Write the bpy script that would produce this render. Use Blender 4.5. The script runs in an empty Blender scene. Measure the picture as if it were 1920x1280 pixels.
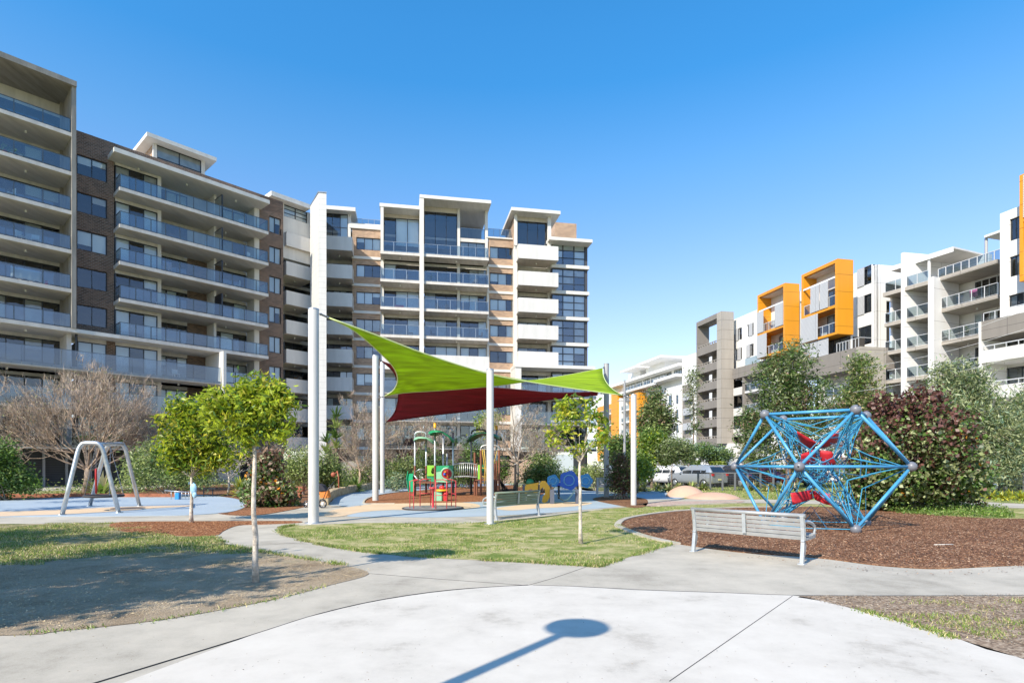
import bpy, bmesh, math, random
import numpy as np
from mathutils import Vector, Matrix
R = math.radians
rnd = random.Random(7)
RNG = np.random.default_rng(11)
scn = bpy.context.scene
COL = scn.collection

# ------------------------------------------------------------------ camera, sky, sun, exposure
F, HZ, EYE = 1080.0, 873.0, 1.62          # focal length and horizon in photo pixels, eye height
cam = bpy.data.cameras.new('camera')
camo = bpy.data.objects.new('camera', cam); COL.objects.link(camo)
cam.sensor_width = 36.0; cam.lens = 36.0 * F / 1920.0
cam.shift_y = (HZ - 640.0) / 1920.0
cam.clip_start = 0.05; cam.clip_end = 3000
camo.location = (0, 0, EYE); camo.rotation_euler = (R(90), 0, 0)
scn.camera = camo

SUN_EL, SHADOW_DIR = 38.0, (0.60, 0.80)
w = bpy.data.worlds.new('World'); scn.world = w; w.use_nodes = True
nt = w.node_tree; nt.nodes.clear()
sky = nt.nodes.new('ShaderNodeTexSky'); sky.sky_type = 'NISHITA'; sky.sun_disc = False
sky.sun_elevation = R(SUN_EL)
sky.sun_rotation = math.atan2(-SHADOW_DIR[0], -SHADOW_DIR[1])
sky.air_density = 1.0; sky.dust_density = 0.2; sky.ozone_density = 3.0; sky.altitude = 0
bg = nt.nodes.new('ShaderNodeBackground'); bg.inputs[1].default_value = 0.15
wo = nt.nodes.new('ShaderNodeOutputWorld')
hs = nt.nodes.new('ShaderNodeHueSaturation'); hs.inputs['Hue'].default_value = 0.490
tcw = nt.nodes.new('ShaderNodeTexCoord'); spw = nt.nodes.new('ShaderNodeSeparateXYZ'); nt.links.new(tcw.outputs['Generated'], spw.inputs[0])
mrw = nt.nodes.new('ShaderNodeMapRange'); mrw.inputs[1].default_value = 0.05; mrw.inputs[2].default_value = 0.55; mrw.inputs[3].default_value = 0.80; mrw.inputs[4].default_value = 1.32
mrh = nt.nodes.new('ShaderNodeMapRange'); mrh.inputs[1].default_value = 0.04; mrh.inputs[2].default_value = 0.45; mrh.inputs[3].default_value = 0.528; mrh.inputs[4].default_value = 0.494
nt.links.new(spw.outputs['Z'], mrh.inputs[0]); nt.links.new(mrh.outputs[0], hs.inputs['Hue']); mrv = nt.nodes.new('ShaderNodeMapRange'); mrv.inputs[1].default_value = 0.05; mrv.inputs[2].default_value = 0.6; mrv.inputs[3].default_value = 0.98; mrv.inputs[4].default_value = 1.42; nt.links.new(spw.outputs['Z'], mrv.inputs[0]); nt.links.new(mrv.outputs[0], hs.inputs['Value'])
nt.links.new(spw.outputs['Z'], mrw.inputs[0]); nt.links.new(mrw.outputs[0], hs.inputs['Saturation'])   # deeper blue overhead, paler towards the horizon
nt.links.new(sky.outputs[0], hs.inputs['Color']); nt.links.new(hs.outputs[0], bg.inputs[0]); nt.links.new(bg.outputs[0], wo.inputs[0])
sl = bpy.data.lights.new('sun', 'SUN'); sl.energy = 5.0; sl.angle = R(0.53); sl.color = (1.0, 0.915, 0.775)
so = bpy.data.objects.new('sun', sl); COL.objects.link(so)
ce = math.cos(R(SUN_EL))
so.rotation_euler = Vector((SHADOW_DIR[0]*ce, SHADOW_DIR[1]*ce, -math.sin(R(SUN_EL)))).to_track_quat('-Z', 'Y').to_euler()
so.location = (-20, -25, 40)
scn.view_settings.view_transform = 'Standard'; scn.view_settings.look = 'None'
scn.view_settings.exposure = 0.50; scn.view_settings.gamma = 1.0

# ------------------------------------------------------------------ helpers
def GP(px, py, z=0.0):                     # point of a level z seen at a photo pixel
    Y = F * (EYE - z) / (py - HZ); return Vector(((px - 960) * Y / F, Y, z))
def XP(px, Y): return (px - 960) * Y / F
def ZP(py, Y): return EYE + (HZ - py) * Y / F
def WP(px, py, Y): return Vector((XP(px, Y), Y, ZP(py, Y)))

def lin(c):
    return tuple(((v/12.92) if v <= 0.04045 else ((v+0.055)/1.055)**2.4) for v in c)
MATS = {}
def mat(name, col, rough=0.6, metal=0.0, var=0.0, vscale=3.0, bump=0.0, bscale=30.0, coat=0.0, col2=None, detail=4.0, spec=0.5, sheen=0):
    if name in MATS: return MATS[name]
    m = bpy.data.materials.new(name); m.use_nodes = True; MATS[name] = m
    n = m.node_tree; b = n.nodes['Principled BSDF']
    b.inputs['Roughness'].default_value = rough; b.inputs['Metallic'].default_value = metal
    b.inputs['Specular IOR Level'].default_value = spec
    if coat: b.inputs['Coat Weight'].default_value = coat; b.inputs['Coat Roughness'].default_value = 0.03
    b.inputs['Base Color'].default_value = (*col, 1)
    if var or bump or col2:
        tc = n.nodes.new('ShaderNodeTexCoord')
    if var or col2:
        nz = n.nodes.new('ShaderNodeTexNoise'); nz.inputs['Scale'].default_value = vscale; nz.inputs['Detail'].default_value = detail
        n.links.new(tc.outputs['Object'], nz.inputs['Vector'])
        rp = n.nodes.new('ShaderNodeValToRGB')
        a = tuple(max(0, c*(1-var)) for c in col); bb = col2 if col2 else tuple(min(1, c*(1+var)) for c in col)
        rp.color_ramp.elements[0].position = 0.35; rp.color_ramp.elements[1].position = 0.65
        rp.color_ramp.elements[0].color = (*a, 1); rp.color_ramp.elements[1].color = (*bb, 1)
        n.links.new(nz.outputs['Fac'], rp.inputs['Fac']); n.links.new(rp.outputs[0], b.inputs['Base Color'])
    if bump:
        nb = n.nodes.new('ShaderNodeTexNoise'); nb.inputs['Scale'].default_value = bscale; nb.inputs['Detail'].default_value = 5
        n.links.new(tc.outputs['Object'], nb.inputs['Vector'])
        bp = n.nodes.new('ShaderNodeBump'); bp.inputs['Strength'].default_value = bump; bp.inputs['Distance'].default_value = 0.02
        n.links.new(nb.outputs['Fac'], bp.inputs['Height']); n.links.new(bp.outputs[0], b.inputs['Normal'])
    return m

def groundmat(name, stops, scale, fine, bump, bdist=0.02, rough=0.9, vor=None, big=None, amt=0.5, stain=None, stain_amt=0.9):
    """two or three octaves of colour: stops = [(pos, colour)...] driven by mixed noises"""
    m = bpy.data.materials.new(name); m.use_nodes = True; MATS[name] = m
    n = m.node_tree; b = n.nodes['Principled BSDF']; b.inputs['Roughness'].default_value = rough
    b.inputs['Specular IOR Level'].default_value = 0.2
    tc = n.nodes.new('ShaderNodeTexCoord')
    def noise(s, d=5, r=0.6):
        q = n.nodes.new('ShaderNodeTexNoise'); q.inputs['Scale'].default_value = s; q.inputs['Detail'].default_value = d
        q.inputs['Roughness'].default_value = r; n.links.new(tc.outputs['Object'], q.inputs['Vector']); return q.outputs['Fac']
    def mth(op, a, bq):
        q = n.nodes.new('ShaderNodeMath'); q.operation = op
        for i, v in enumerate((a, bq)):
            if isinstance(v, (int, float)): q.inputs[i].default_value = v
            else: n.links.new(v, q.inputs[i])
        return q.outputs[0]
    h = mth('ADD', mth('MULTIPLY', noise(scale), 1-amt), mth('MULTIPLY', noise(fine, 3, 0.7), amt))
    if big: h = mth('ADD', h, mth('MULTIPLY', mth('SUBTRACT', noise(big, 3), 0.5), 0.6))
    if vor:
        v = n.nodes.new('ShaderNodeTexVoronoi'); v.inputs['Scale'].default_value = vor; n.links.new(tc.outputs['Object'], v.inputs['Vector'])
        sep = n.nodes.new('ShaderNodeSeparateColor'); n.links.new(v.outputs['Color'], sep.inputs[0])
        h = mth('ADD', mth('MULTIPLY', h, 0.55), mth('MULTIPLY', sep.outputs[0], 0.45))
    if stain:
        st = mth('MULTIPLY', mth('SUBTRACT', noise(stain, 6, 0.75), 0.5), stain_amt); h = mth('ADD', h, st)
    rp = n.nodes.new('ShaderNodeValToRGB'); cr = rp.color_ramp
    while len(cr.elements) < len(stops): cr.elements.new(0.5)
    for e, (p, c) in zip(cr.elements, stops): e.position = p; e.color = (*c, 1)
    n.links.new(h, rp.inputs['Fac']); n.links.new(rp.outputs[0], b.inputs['Base Color'])
    bp = n.nodes.new('ShaderNodeBump'); bp.inputs['Strength'].default_value = bump; bp.inputs['Distance'].default_value = bdist
    n.links.new(h if vor else noise(fine*1.3, 4, 0.7), bp.inputs['Height']); n.links.new(bp.outputs[0], b.inputs['Normal'])
    return m

def glassmat(name, tint, refl, rough=0.02, gcol=(0.9, 0.95, 1.0)):
    m = bpy.data.materials.new(name); m.use_nodes = True; MATS[name] = m
    n = m.node_tree; n.nodes.clear()
    out = n.nodes.new('ShaderNodeOutputMaterial'); mix = n.nodes.new('ShaderNodeMixShader')
    tr = n.nodes.new('ShaderNodeBsdfTransparent'); tr.inputs[0].default_value = (*tint, 1)
    gl = n.nodes.new('ShaderNodeBsdfGlossy'); gl.inputs['Roughness'].default_value = rough; gl.inputs['Color'].default_value = (*gcol, 1)
    fr = n.nodes.new('ShaderNodeFresnel'); fr.inputs[0].default_value = 1.5
    ad = n.nodes.new('ShaderNodeMath'); ad.operation = 'ADD'; ad.use_clamp = True; ad.inputs[1].default_value = refl
    # slight waviness of the panes
    tc = n.nodes.new('ShaderNodeTexCoord'); nz = n.nodes.new('ShaderNodeTexNoise'); nz.inputs['Scale'].default_value = 0.9
    bp = n.nodes.new('ShaderNodeBump'); bp.inputs['Strength'].default_value = 0.25; bp.inputs['Distance'].default_value = 0.05
    n.links.new(tc.outputs['Object'], nz.inputs['Vector']); n.links.new(nz.outputs['Fac'], bp.inputs['Height']); n.links.new(bp.outputs[0], gl.inputs['Normal'])
    n.links.new(fr.outputs[0], ad.inputs[0]); n.links.new(ad.outputs[0], mix.inputs[0])
    n.links.new(tr.outputs[0], mix.inputs[1]); n.links.new(gl.outputs[0], mix.inputs[2]); n.links.new(mix.outputs[0], out.inputs[0])
    return m

def leafmat(name, col, trans=0.35, rough=0.45):
    if name in MATS: return MATS[name]
    m = bpy.data.materials.new(name); m.use_nodes = True; MATS[name] = m
    n = m.node_tree; b = n.nodes['Principled BSDF']; b.inputs['Roughness'].default_value = rough
    out = n.nodes['Material Output']
    oi = n.nodes.new('ShaderNodeNewGeometry')
    hsv = n.nodes.new('ShaderNodeHueSaturation'); hsv.inputs['Color'].default_value = (*col, 1)
    mr = n.nodes.new('ShaderNodeMapRange'); mr.inputs[3].default_value = 0.65; mr.inputs[4].default_value = 1.35
    n.links.new(oi.outputs['Random Per Island'], mr.inputs[0]); n.links.new(mr.outputs[0], hsv.inputs['Value'])
    n.links.new(hsv.outputs[0], b.inputs['Base Color'])
    t = n.nodes.new('ShaderNodeBsdfTranslucent'); n.links.new(hsv.outputs[0], t.inputs[0])
    mx = n.nodes.new('ShaderNodeMixShader'); mx.inputs[0].default_value = trans
    n.links.new(b.outputs[0], mx.inputs[1]); n.links.new(t.outputs[0], mx.inputs[2]); n.links.new(mx.outputs[0], out.inputs[0])
    return m

BASE = {}                                   # world location of each thing's root
def setp(o, label=None, cat=None, group=None, kind=None):
    if label: o['label'] = label
    if cat: o['category'] = cat
    if group: o['group'] = group
    if kind: o['kind'] = kind
    return o
def thing(name, label, cat, loc=(0, 0, 0), rz=0.0, group=None, kind=None):
    o = bpy.data.objects.new(name, None); COL.objects.link(o)
    o.location = loc; o.rotation_euler = (0, 0, rz); o.empty_display_size = 0.2
    BASE[o.name] = Vector(loc) if rz == 0 else None
    return setp(o, label, cat, group, kind)

class MB:
    def __init__(s): s.v = []; s.f = []; s.m = []; s.mats = []; s.sm = []
    def mi(s, m):
        if m is None: return 0
        if m not in s.mats: s.mats.append(m)
        return s.mats.index(m)
    def add(s, vs, fs, m=None, smooth=False):
        o = len(s.v); s.v += [tuple(p) for p in vs]; k = s.mi(m)
        for f in fs: s.f.append(tuple(i+o for i in f)); s.m.append(k); s.sm.append(smooth)
    def hexa(s, c, m=None):                 # 8 corners: 4 bottom, 4 top
        s.add(c, [(3,2,1,0),(4,5,6,7),(0,1,5,4),(1,2,6,5),(2,3,7,6),(3,0,4,7)], m)
    def box(s, x0,x1,y0,y1,z0,z1, m=None):
        s.hexa([(x0,y0,z0),(x1,y0,z0),(x1,y1,z0),(x0,y1,z0),(x0,y0,z1),(x1,y0,z1),(x1,y1,z1),(x0,y1,z1)], m)
    def fbox(s, fa, u0,u1,v0,v1,z0,z1, m=None):
        s.hexa([fa.P(u0,v0,z0),fa.P(u1,v0,z0),fa.P(u1,v1,z0),fa.P(u0,v1,z0),fa.P(u0,v0,z1),fa.P(u1,v0,z1),fa.P(u1,v1,z1),fa.P(u0,v1,z1)], m)
    def fquad(s, fa, u0,u1,v,z0,z1, m=None):
        s.add([fa.P(u0,v,z0),fa.P(u1,v,z0),fa.P(u1,v,z1),fa.P(u0,v,z1)], [(0,1,2,3)], m)
    def prism(s, pts, z0, z1, m=None):      # pts xy
        n = len(pts); vs = [(p[0],p[1],z0) for p in pts]+[(p[0],p[1],z1) for p in pts]
        s.add(vs, [tuple(range(n-1,-1,-1)), tuple(range(n,2*n))]+[(i,(i+1)%n,n+(i+1)%n,n+i) for i in range(n)], m)
    def extr(s, pts, off, m=None):          # polygon of 3d points extruded by vector off
        n = len(pts); off = Vector(off); vs = [Vector(p) for p in pts]; vs += [p+off for p in vs]
        s.add(vs, [tuple(range(n-1,-1,-1)), tuple(range(n,2*n))]+[(i,(i+1)%n,n+(i+1)%n,n+i) for i in range(n)], m)
    def tube(s, pts, r, n=8, m=None, caps=True, closed=False):
        pts = [Vector(p) for p in pts]; k = len(pts)
        if not isinstance(r, (list, tuple)): r = [r]*k
        vs = []; ref = None
        for i, p in enumerate(pts):
            if closed: t = pts[(i+1)%k]-pts[i-1]
            else: t = pts[min(i+1,k-1)]-pts[max(i-1,0)]
            if t.length < 1e-9: t = Vector((0,0,1))
            t.normalize()
            if ref is None: ref = Vector((1,0,0)) if abs(t.x) < 0.8 else Vector((0,1,0))
            a = (ref - t*ref.dot(t))
            if a.length < 1e-4: a = t.orthogonal()
            a.normalize(); b = t.cross(a); ref = a
            for j in range(n):
                q = 2*math.pi*j/n; vs.append(p + (a*math.cos(q)+b*math.sin(q))*r[i])
        fs = []
        for i in range(k if closed else k-1):
            i2 = (i+1) % k
            for j in range(n): fs.append((i*n+j, i*n+(j+1)%n, i2*n+(j+1)%n, i2*n+j))
        s.add(vs, fs, m, n > 4)
        if caps and not closed:
            o = len(s.v)-len(vs); s.f.append(tuple(o+j for j in range(n-1,-1,-1))); s.m.append(s.mi(m)); s.sm.append(False)
            s.f.append(tuple(o+(k-1)*n+j for j in range(n))); s.m.append(s.mi(m)); s.sm.append(False)
    def lathe(s, prof, c=(0,0,0), n=16, m=None, axis='z', caps=False):
        c = Vector(c); vs = []
        for r, h in prof:
            for j in range(n):
                a = 2*math.pi*j/n; x, y = r*math.cos(a), r*math.sin(a)
                p = Vector((x,y,h)) if axis=='z' else (Vector((h,x,y)) if axis=='x' else Vector((x,h,y)))
                vs.append(c+p)
        k = len(prof)
        fs = [(i*n+j, i*n+(j+1)%n, (i+1)*n+(j+1)%n, (i+1)*n+j) for i in range(k-1) for j in range(n)]
        if caps: fs += [tuple(range(n-1,-1,-1)), tuple((k-1)*n+j for j in range(n))]
        s.add(vs, fs, m, True)
    def ball(s, c, r, n=12, m=None, sz=1.0, sx=1.0, sy=1.0):
        k = n//2; c = Vector(c); vs = []; fs = []
        for i in range(k+1):
            t = math.pi*i/k
            for j in range(n):
                a = 2*math.pi*j/n; vs.append(c+Vector((r*sx*math.sin(t)*math.cos(a), r*sy*math.sin(t)*math.sin(a), r*sz*math.cos(t))))
        for i in range(k):
            for j in range(n): fs.append((i*n+j, (i+1)*n+j, (i+1)*n+(j+1)%n, i*n+(j+1)%n))
        s.add(vs, fs, m, True)
    def build(s, name, m=None, parent=None, label=None, cat=None, group=None, kind=None, bevel=0, uv=False, local=False):
        me = bpy.data.meshes.new(name)
        vs = s.v
        if parent is not None:
            r = parent
            while r.parent is not None: r = r.parent
            off = BASE.get(r.name)
            if off is not None and not local: vs = [(p[0]-off.x, p[1]-off.y, p[2]-off.z) for p in vs]
        me.from_pydata(vs, [], s.f)
        for q in (s.mats if s.mats else [m]):
            me.materials.append(q if q is not None else m)
        me.polygons.foreach_set('material_index', s.m)
        me.polygons.foreach_set('use_smooth', s.sm)
        if uv:
            ul = me.uv_layers.new(name='UVMap')
            for p in me.polygons:
                nrm = p.normal
                if abs(nrm.z) > 0.7:
                    for li in p.loop_indices: c = me.vertices[me.loops[li].vertex_index].co; ul.data[li].uv = (c.x, c.y)
                else:
                    t = Vector((-nrm.y, nrm.x, 0)); t.normalize()
                    for li in p.loop_indices: c = me.vertices[me.loops[li].vertex_index].co; ul.data[li].uv = (c.dot(t), c.z)
        me.update()
        o = bpy.data.objects.new(name, me); COL.objects.link(o); o.parent = parent
        if bevel:
            b = o.modifiers.new('bevel', 'BEVEL'); b.width = bevel; b.segments = 2; b.limit_method = 'ANGLE'
        if parent is None: BASE[o.name] = Vector((0,0,0))
        return setp(o, label, cat, group, kind)

def npmesh(name, V, Q, mats, mi, parent=None, label=None, cat=None, group=None, kind=None):
    """fast mesh from arrays; V (n,3), Q (m,3|4) faces, mi (m,) material index"""
    me = bpy.data.meshes.new(name)
    if parent is not None:
        r = parent
        while r.parent is not None: r = r.parent
        off = BASE.get(r.name)
        if off is not None: V = V - np.array(off)
    k = Q.shape[1]; m = len(Q)
    me.vertices.add(len(V)); me.vertices.foreach_set('co', V.astype(np.float32).ravel())
    me.loops.add(m*k); me.loops.foreach_set('vertex_index', Q.astype(np.int32).ravel())
    me.polygons.add(m); me.polygons.foreach_set('loop_start', np.arange(0, m*k, k, dtype=np.int32))
    me.polygons.foreach_set('loop_total', np.full(m, k, dtype=np.int32))
    for q in mats: me.materials.append(q)
    me.polygons.foreach_set('material_index', np.asarray(mi, dtype=np.int32))
    me.update(calc_edges=True); me.validate()
    o = bpy.data.objects.new(name, me); COL.objects.link(o); o.parent = parent
    return setp(o, label, cat, group, kind)

def copy_tree(o, parent=None):
    c = o.copy(); COL.objects.link(c); c.parent = parent
    for ch in list(o.children): copy_tree(ch, c)
    return c

class Fac:                                  # a vertical plane: u along it, v outwards, z up
    def __init__(s, px, Y, d, vsign=None):
        s.ox, s.oy = XP(px, Y), Y; l = math.hypot(*d); s.dx, s.dy = d[0]/l, d[1]/l
        n = (s.dy, -s.dx)
        if n[0]*(-s.ox)+n[1]*(-s.oy) < 0: n = (-n[0], -n[1])
        s.nx, s.ny = n
    def P(s, u, v, z): return Vector((s.ox+u*s.dx+v*s.nx, s.oy+u*s.dy+v*s.ny, z))
    def u(s, px, v=0.0):
        k = (px-960)/F
        return (k*(s.oy+v*s.ny)-s.ox-v*s.nx)/(s.dx-k*s.dy)
    def Y(s, px, v=0.0): return s.P(s.u(px, v), v, 0).y
    def z(s, px, py, v=0.0): return ZP(py, s.Y(px, v))
    def at(s, px, v=0.0): return s.P(s.u(px, v), v, 0)

def smooth(pts, closed=True, n=8):
    k = len(pts); out = []
    rng = range(k) if closed else range(k-1)
    for i in rng:
        if closed: p0,p1,p2,p3 = pts[i-1],pts[i],pts[(i+1)%k],pts[(i+2)%k]
        else: p0,p1,p2,p3 = pts[max(i-1,0)],pts[i],pts[i+1],pts[min(i+2,k-1)]
        p0,p1,p2,p3 = map(Vector,(p0,p1,p2,p3))
        for j in range(n):
            t = j/n; out.append(0.5*((2*p1)+(-p0+p2)*t+(2*p0-5*p1+4*p2-p3)*t*t+(-p0+3*p1-3*p2+p3)*t**3))
    if not closed: out.append(Vector(pts[-1]))
    return out

# ------------------------------------------------------------------ vegetation
def leaf_arrays(C, L, W, rng, up=0.25, droop=0.0):
    n = len(C)
    a = rng.normal(size=(n,3)); a[:,2] = a[:,2]*0.7+up-droop; a /= np.linalg.norm(a,axis=1)[:,None]
    b = rng.normal(size=(n,3)); b -= a*(a*b).sum(1)[:,None]; b /= np.linalg.norm(b,axis=1)[:,None]+1e-9
    Ls = L*rng.uniform(0.65,1.3,n)[:,None]; Ws = W*rng.uniform(0.7,1.25,n)[:,None]*0.5
    nn = np.cross(a, b)
    v = np.stack([C-a*Ls*0.5, C+b*Ws+nn*Ws*0.35, C+a*Ls*0.5, C-b*Ws+nn*Ws*0.35], 1).reshape(-1,3)
    q = np.arange(4*n).reshape(n,4)
    return v, q

def cluster_points(blobs, ncl, per, sig, rng, shell=0.55):
    """blobs: (x,y,z,rx,ry,rz); cluster centres biased outwards, leaves around each"""
    blobs = np.array(blobs, float); vol = blobs[:,3]*blobs[:,4]*blobs[:,5]; vol = vol**0.75
    pick = rng.choice(len(blobs), ncl, p=vol/vol.sum())
    d = rng.normal(size=(ncl,3)); d /= np.linalg.norm(d,axis=1)[:,None]
    r = (shell+(1-shell)*rng.random(ncl)**0.7)*rng.choice([1.0,0.92,1.1,0.6],ncl)
    c = blobs[pick,:3]+d*r[:,None]*blobs[pick,3:]
    idx = np.repeat(np.arange(ncl), rng.poisson(per, ncl)+1)
    p = c[idx]+rng.normal(size=(len(idx),3))*sig*np.array([1,1,0.8])
    return c, idx, p

def crown(parent, blobs, ncl, per, sig, L, W, mats, weights, rng, up=0.25, droop=0.0, zgrad=None, name='crown', mask=None):
    c, idx, p = cluster_points(blobs, ncl, per, sig, rng)
    V, Q = leaf_arrays(p, L, W, rng, up, droop)
    w = np.array(weights, float); w /= w.sum()
    cm = rng.choice(len(mats), len(c), p=w); lm = cm[idx]
    flip = rng.random(len(idx)) < 0.35; lm = np.where(flip, rng.choice(len(mats), len(idx), p=w), lm)
    if zgrad is not None:                  # (z0, z1, material for tops)
        t = (p[:,2]-zgrad[0])/(zgrad[1]-zgrad[0]); lm = np.where(rng.random(len(p)) < np.clip(t,0,1)*0.85, zgrad[2], lm)
    return npmesh(name, V, Q, mats, lm, parent), c

def limbs(mb, base, top, r0, targets, rng, m=None, n=7, rt=0.24, wob=0.02, fork=0.9):
    """trunk with limbs to targets"""
    base, top = Vector(base), Vector(top); h = (top-base).length
    pts = [base.lerp(top, t)+Vector((rng.normal()*wob*h*0.25, rng.normal()*wob*h*0.25, 0))*(0 if t in (0,) else 1) for t in np.linspace(0,1,7)]
    pts[0] = base
    rr = [r0*(1.25 if i == 0 else 1-0.45*i/6) for i in range(7)]
    mb.tube(pts, rr, n+3, m)
    for t in targets:
        t = Vector(t); k = pts[int(rng.integers(max(3,int(7*fork)),7))]
        mid = k.lerp(t, 0.5)+Vector((rng.normal()*0.05, rng.normal()*0.05, 0.08))*(t-k).length
        rb = r0*rt*rng.uniform(0.5,1.0)
        mb.tube([k, k.lerp(mid,0.5)+Vector((0,0,0.02)), mid, mid.lerp(t,0.5), t], [rb, rb*0.85, rb*0.65, rb*0.45, rb*0.2], 5, m, caps=False)

def blobs_px(lst, Y, dy=0.8):
    return [(XP(a,Y), Y+((i*37)%7-3)/3.0*0.25*c*Y/F, ZP(b,Y), c*Y/F, c*Y/F*dy, d*Y/F) for i,(a,b,c,d) in enumerate(lst)]
# ================================================================== ground and paving
M_lawn = groundmat('lawn', [(0.36,(0.10,0.155,0.025)),(0.46,(0.19,0.23,0.05)),(0.53,(0.40,0.35,0.16)),(0.66,(0.54,0.46,0.27))], 1.9, 34, 0.6, 0.03, amt=0.42)
M_dirt = groundmat('dirt', [(0.28,(0.32,0.225,0.14)),(0.48,(0.54,0.415,0.28)),(0.68,(0.66,0.54,0.39))], 1.4, 45, 1.0, 0.06, amt=0.4, stain=0.5, stain_amt=0.8)
M_conc = groundmat('concrete', [(0.2,(0.29,0.255,0.205)),(0.42,(0.42,0.378,0.31)),(0.58,(0.48,0.43,0.352)),(0.85,(0.56,0.505,0.415))], 0.9, 130, 0.3, 0.008, big=0.45, amt=0.45, stain=2.2, stain_amt=0.7)
M_slab = groundmat('pale_concrete', [(0.12,(0.40,0.36,0.305)),(0.36,(0.545,0.498,0.43)),(0.58,(0.59,0.54,0.468)),(0.9,(0.63,0.58,0.505))], 1.4, 90, 0.2, 0.006, amt=0.35, stain=0.7, stain_amt=1.3)
M_mulch = groundmat('mulch', [(0.15,(0.04,0.018,0.008)),(0.42,(0.17,0.078,0.038)),(0.65,(0.33,0.165,0.085)),(0.9,(0.56,0.35,0.21))], 1.2, 60, 1.0, 0.05, vor=34, big=0.6)
M_mulch2 = groundmat('orange_mulch', [(0.15,(0.08,0.03,0.015)),(0.42,(0.27,0.105,0.045)),(0.65,(0.42,0.19,0.09)),(0.9,(0.58,0.34,0.19))], 3.0, 60, 1.0, 0.05, vor=30)
M_blue = groundmat('blue_rubber', [(0.2,(0.27,0.33,0.38)),(0.5,(0.35,0.41,0.46)),(0.8,(0.43,0.48,0.52))], 0.7, 120, 0.15, 0.006)
M_tan = groundmat('tan_rubber', [(0.2,(0.52,0.37,0.24)),(0.5,(0.64,0.47,0.31)),(0.8,(0.72,0.56,0.41))], 0.8, 120, 0.15, 0.006)
M_salmon = groundmat('salmon_rubber', [(0.2,(0.44,0.27,0.19)),(0.5,(0.54,0.35,0.25)),(0.8,(0.60,0.41,0.31))], 0.8, 120, 0.15, 0.006)
M_asph = groundmat('asphalt', [(0.2,(0.05,0.05,0.055)),(0.8,(0.10,0.10,0.105))], 1.0, 60, 0.2, 0.01)
M_pebble = groundmat('pink_gravel', [(0.2,(0.30,0.20,0.16)),(0.5,(0.46,0.33,0.27)),(0.8,(0.60,0.46,0.38))], 2.0, 50, 0.6, 0.02, vor=22)
M_black = mat('black_joint', (0.03,0.03,0.03), 0.9)

mb = MB(); g = 900
mb.add([(-g,-g,0),(g,-g,0),(g,g,0),(-g,g,0)], [(0,1,2,3)])
setp(mb.build('ground', M_lawn), kind='structure')

def sheet(name, pts, z, m, sm=6, thick=0.0):
    """pts: photo pixels (px,py) or world points marked ('w',x,y)"""
    P = [GP(p[0], p[1]) if p[0] != 'w' else Vector((p[1], p[2], 0)) for p in pts]
    if sm: P = smooth(P, True, sm)
    b = MB()
    if thick: b.prism([(p.x,p.y) for p in P], z-thick, z)
    else: b.add([(p.x,p.y,z) for p in P], [tuple(range(len(P)))])
    o = b.build(name, m)
    if o.data.polygons[-1 if thick else 0].normal.z < 0: o.data.flip_normals()
    return setp(o, kind='structure')
def strip(name, pts, wd, z, m, n=6, h=0.03, raw=False):
    P = pts if raw else smooth([GP(*p) for p in pts], False, n)
    b = MB(); L = []; Rr = []
    for i, p in enumerate(P):
        t = (P[min(i+1,len(P)-1)]-P[max(i-1,0)]); t.z = 0; t.normalize(); q = Vector((-t.y,t.x,0))*wd/2
        L.append(p+q); Rr.append(p-q)
    for i in range(len(P)-1):
        a,bb,c,d = L[i],L[i+1],Rr[i+1],Rr[i]
        b.hexa([(*a.xy,z),(*d.xy,z),(*c.xy,z),(*bb.xy,z),(*a.xy,z+h),(*d.xy,z+h),(*c.xy,z+h),(*bb.xy,z+h)])
    return setp(b.build(name, m), kind='structure')

# the street behind the park, its footpath and the car park
sheet('road', [('w',-120,44),('w',-20,52),('w',12,43.5),('w',60,36),('w',60,140),('w',12,170),('w',-2,110),('w',-2,72),('w',-120,50)], 0.004, M_asph, 0)
sheet('street_footpath', [(-250,906),(80,906),(300,903),(540,898),(700,893),(1080,889),(1130,892),(1130,897),(900,899),(700,902),(400,914),(80,920),(-250,924)], 0.008, M_conc, 0)
# the paths
sheet('path', [('w',-30,8.9),('w',-30,2.0),('w',-6,-1),('w',12,-1),('w',14,6.0),(1920,1117),('w',14,9.0),(1920,1050),(1760,1060),(1600,1040),(1400,1000),(1200,985),(1120,950),(1180,930),(1100,912),(620,905),(600,905),(560,930),(380,925),('w',-30,21)], 0.004, M_conc, 0)
sheet('back_path', [(1060,924),(1180,934),(1300,935),(1430,936),(1560,938),(1850,941),(2100,944),(2100,956),(1890,952),(1700,949),(1440,943),(1290,944),(1180,944),(1060,944)], 0.008, M_conc, 4)
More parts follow.
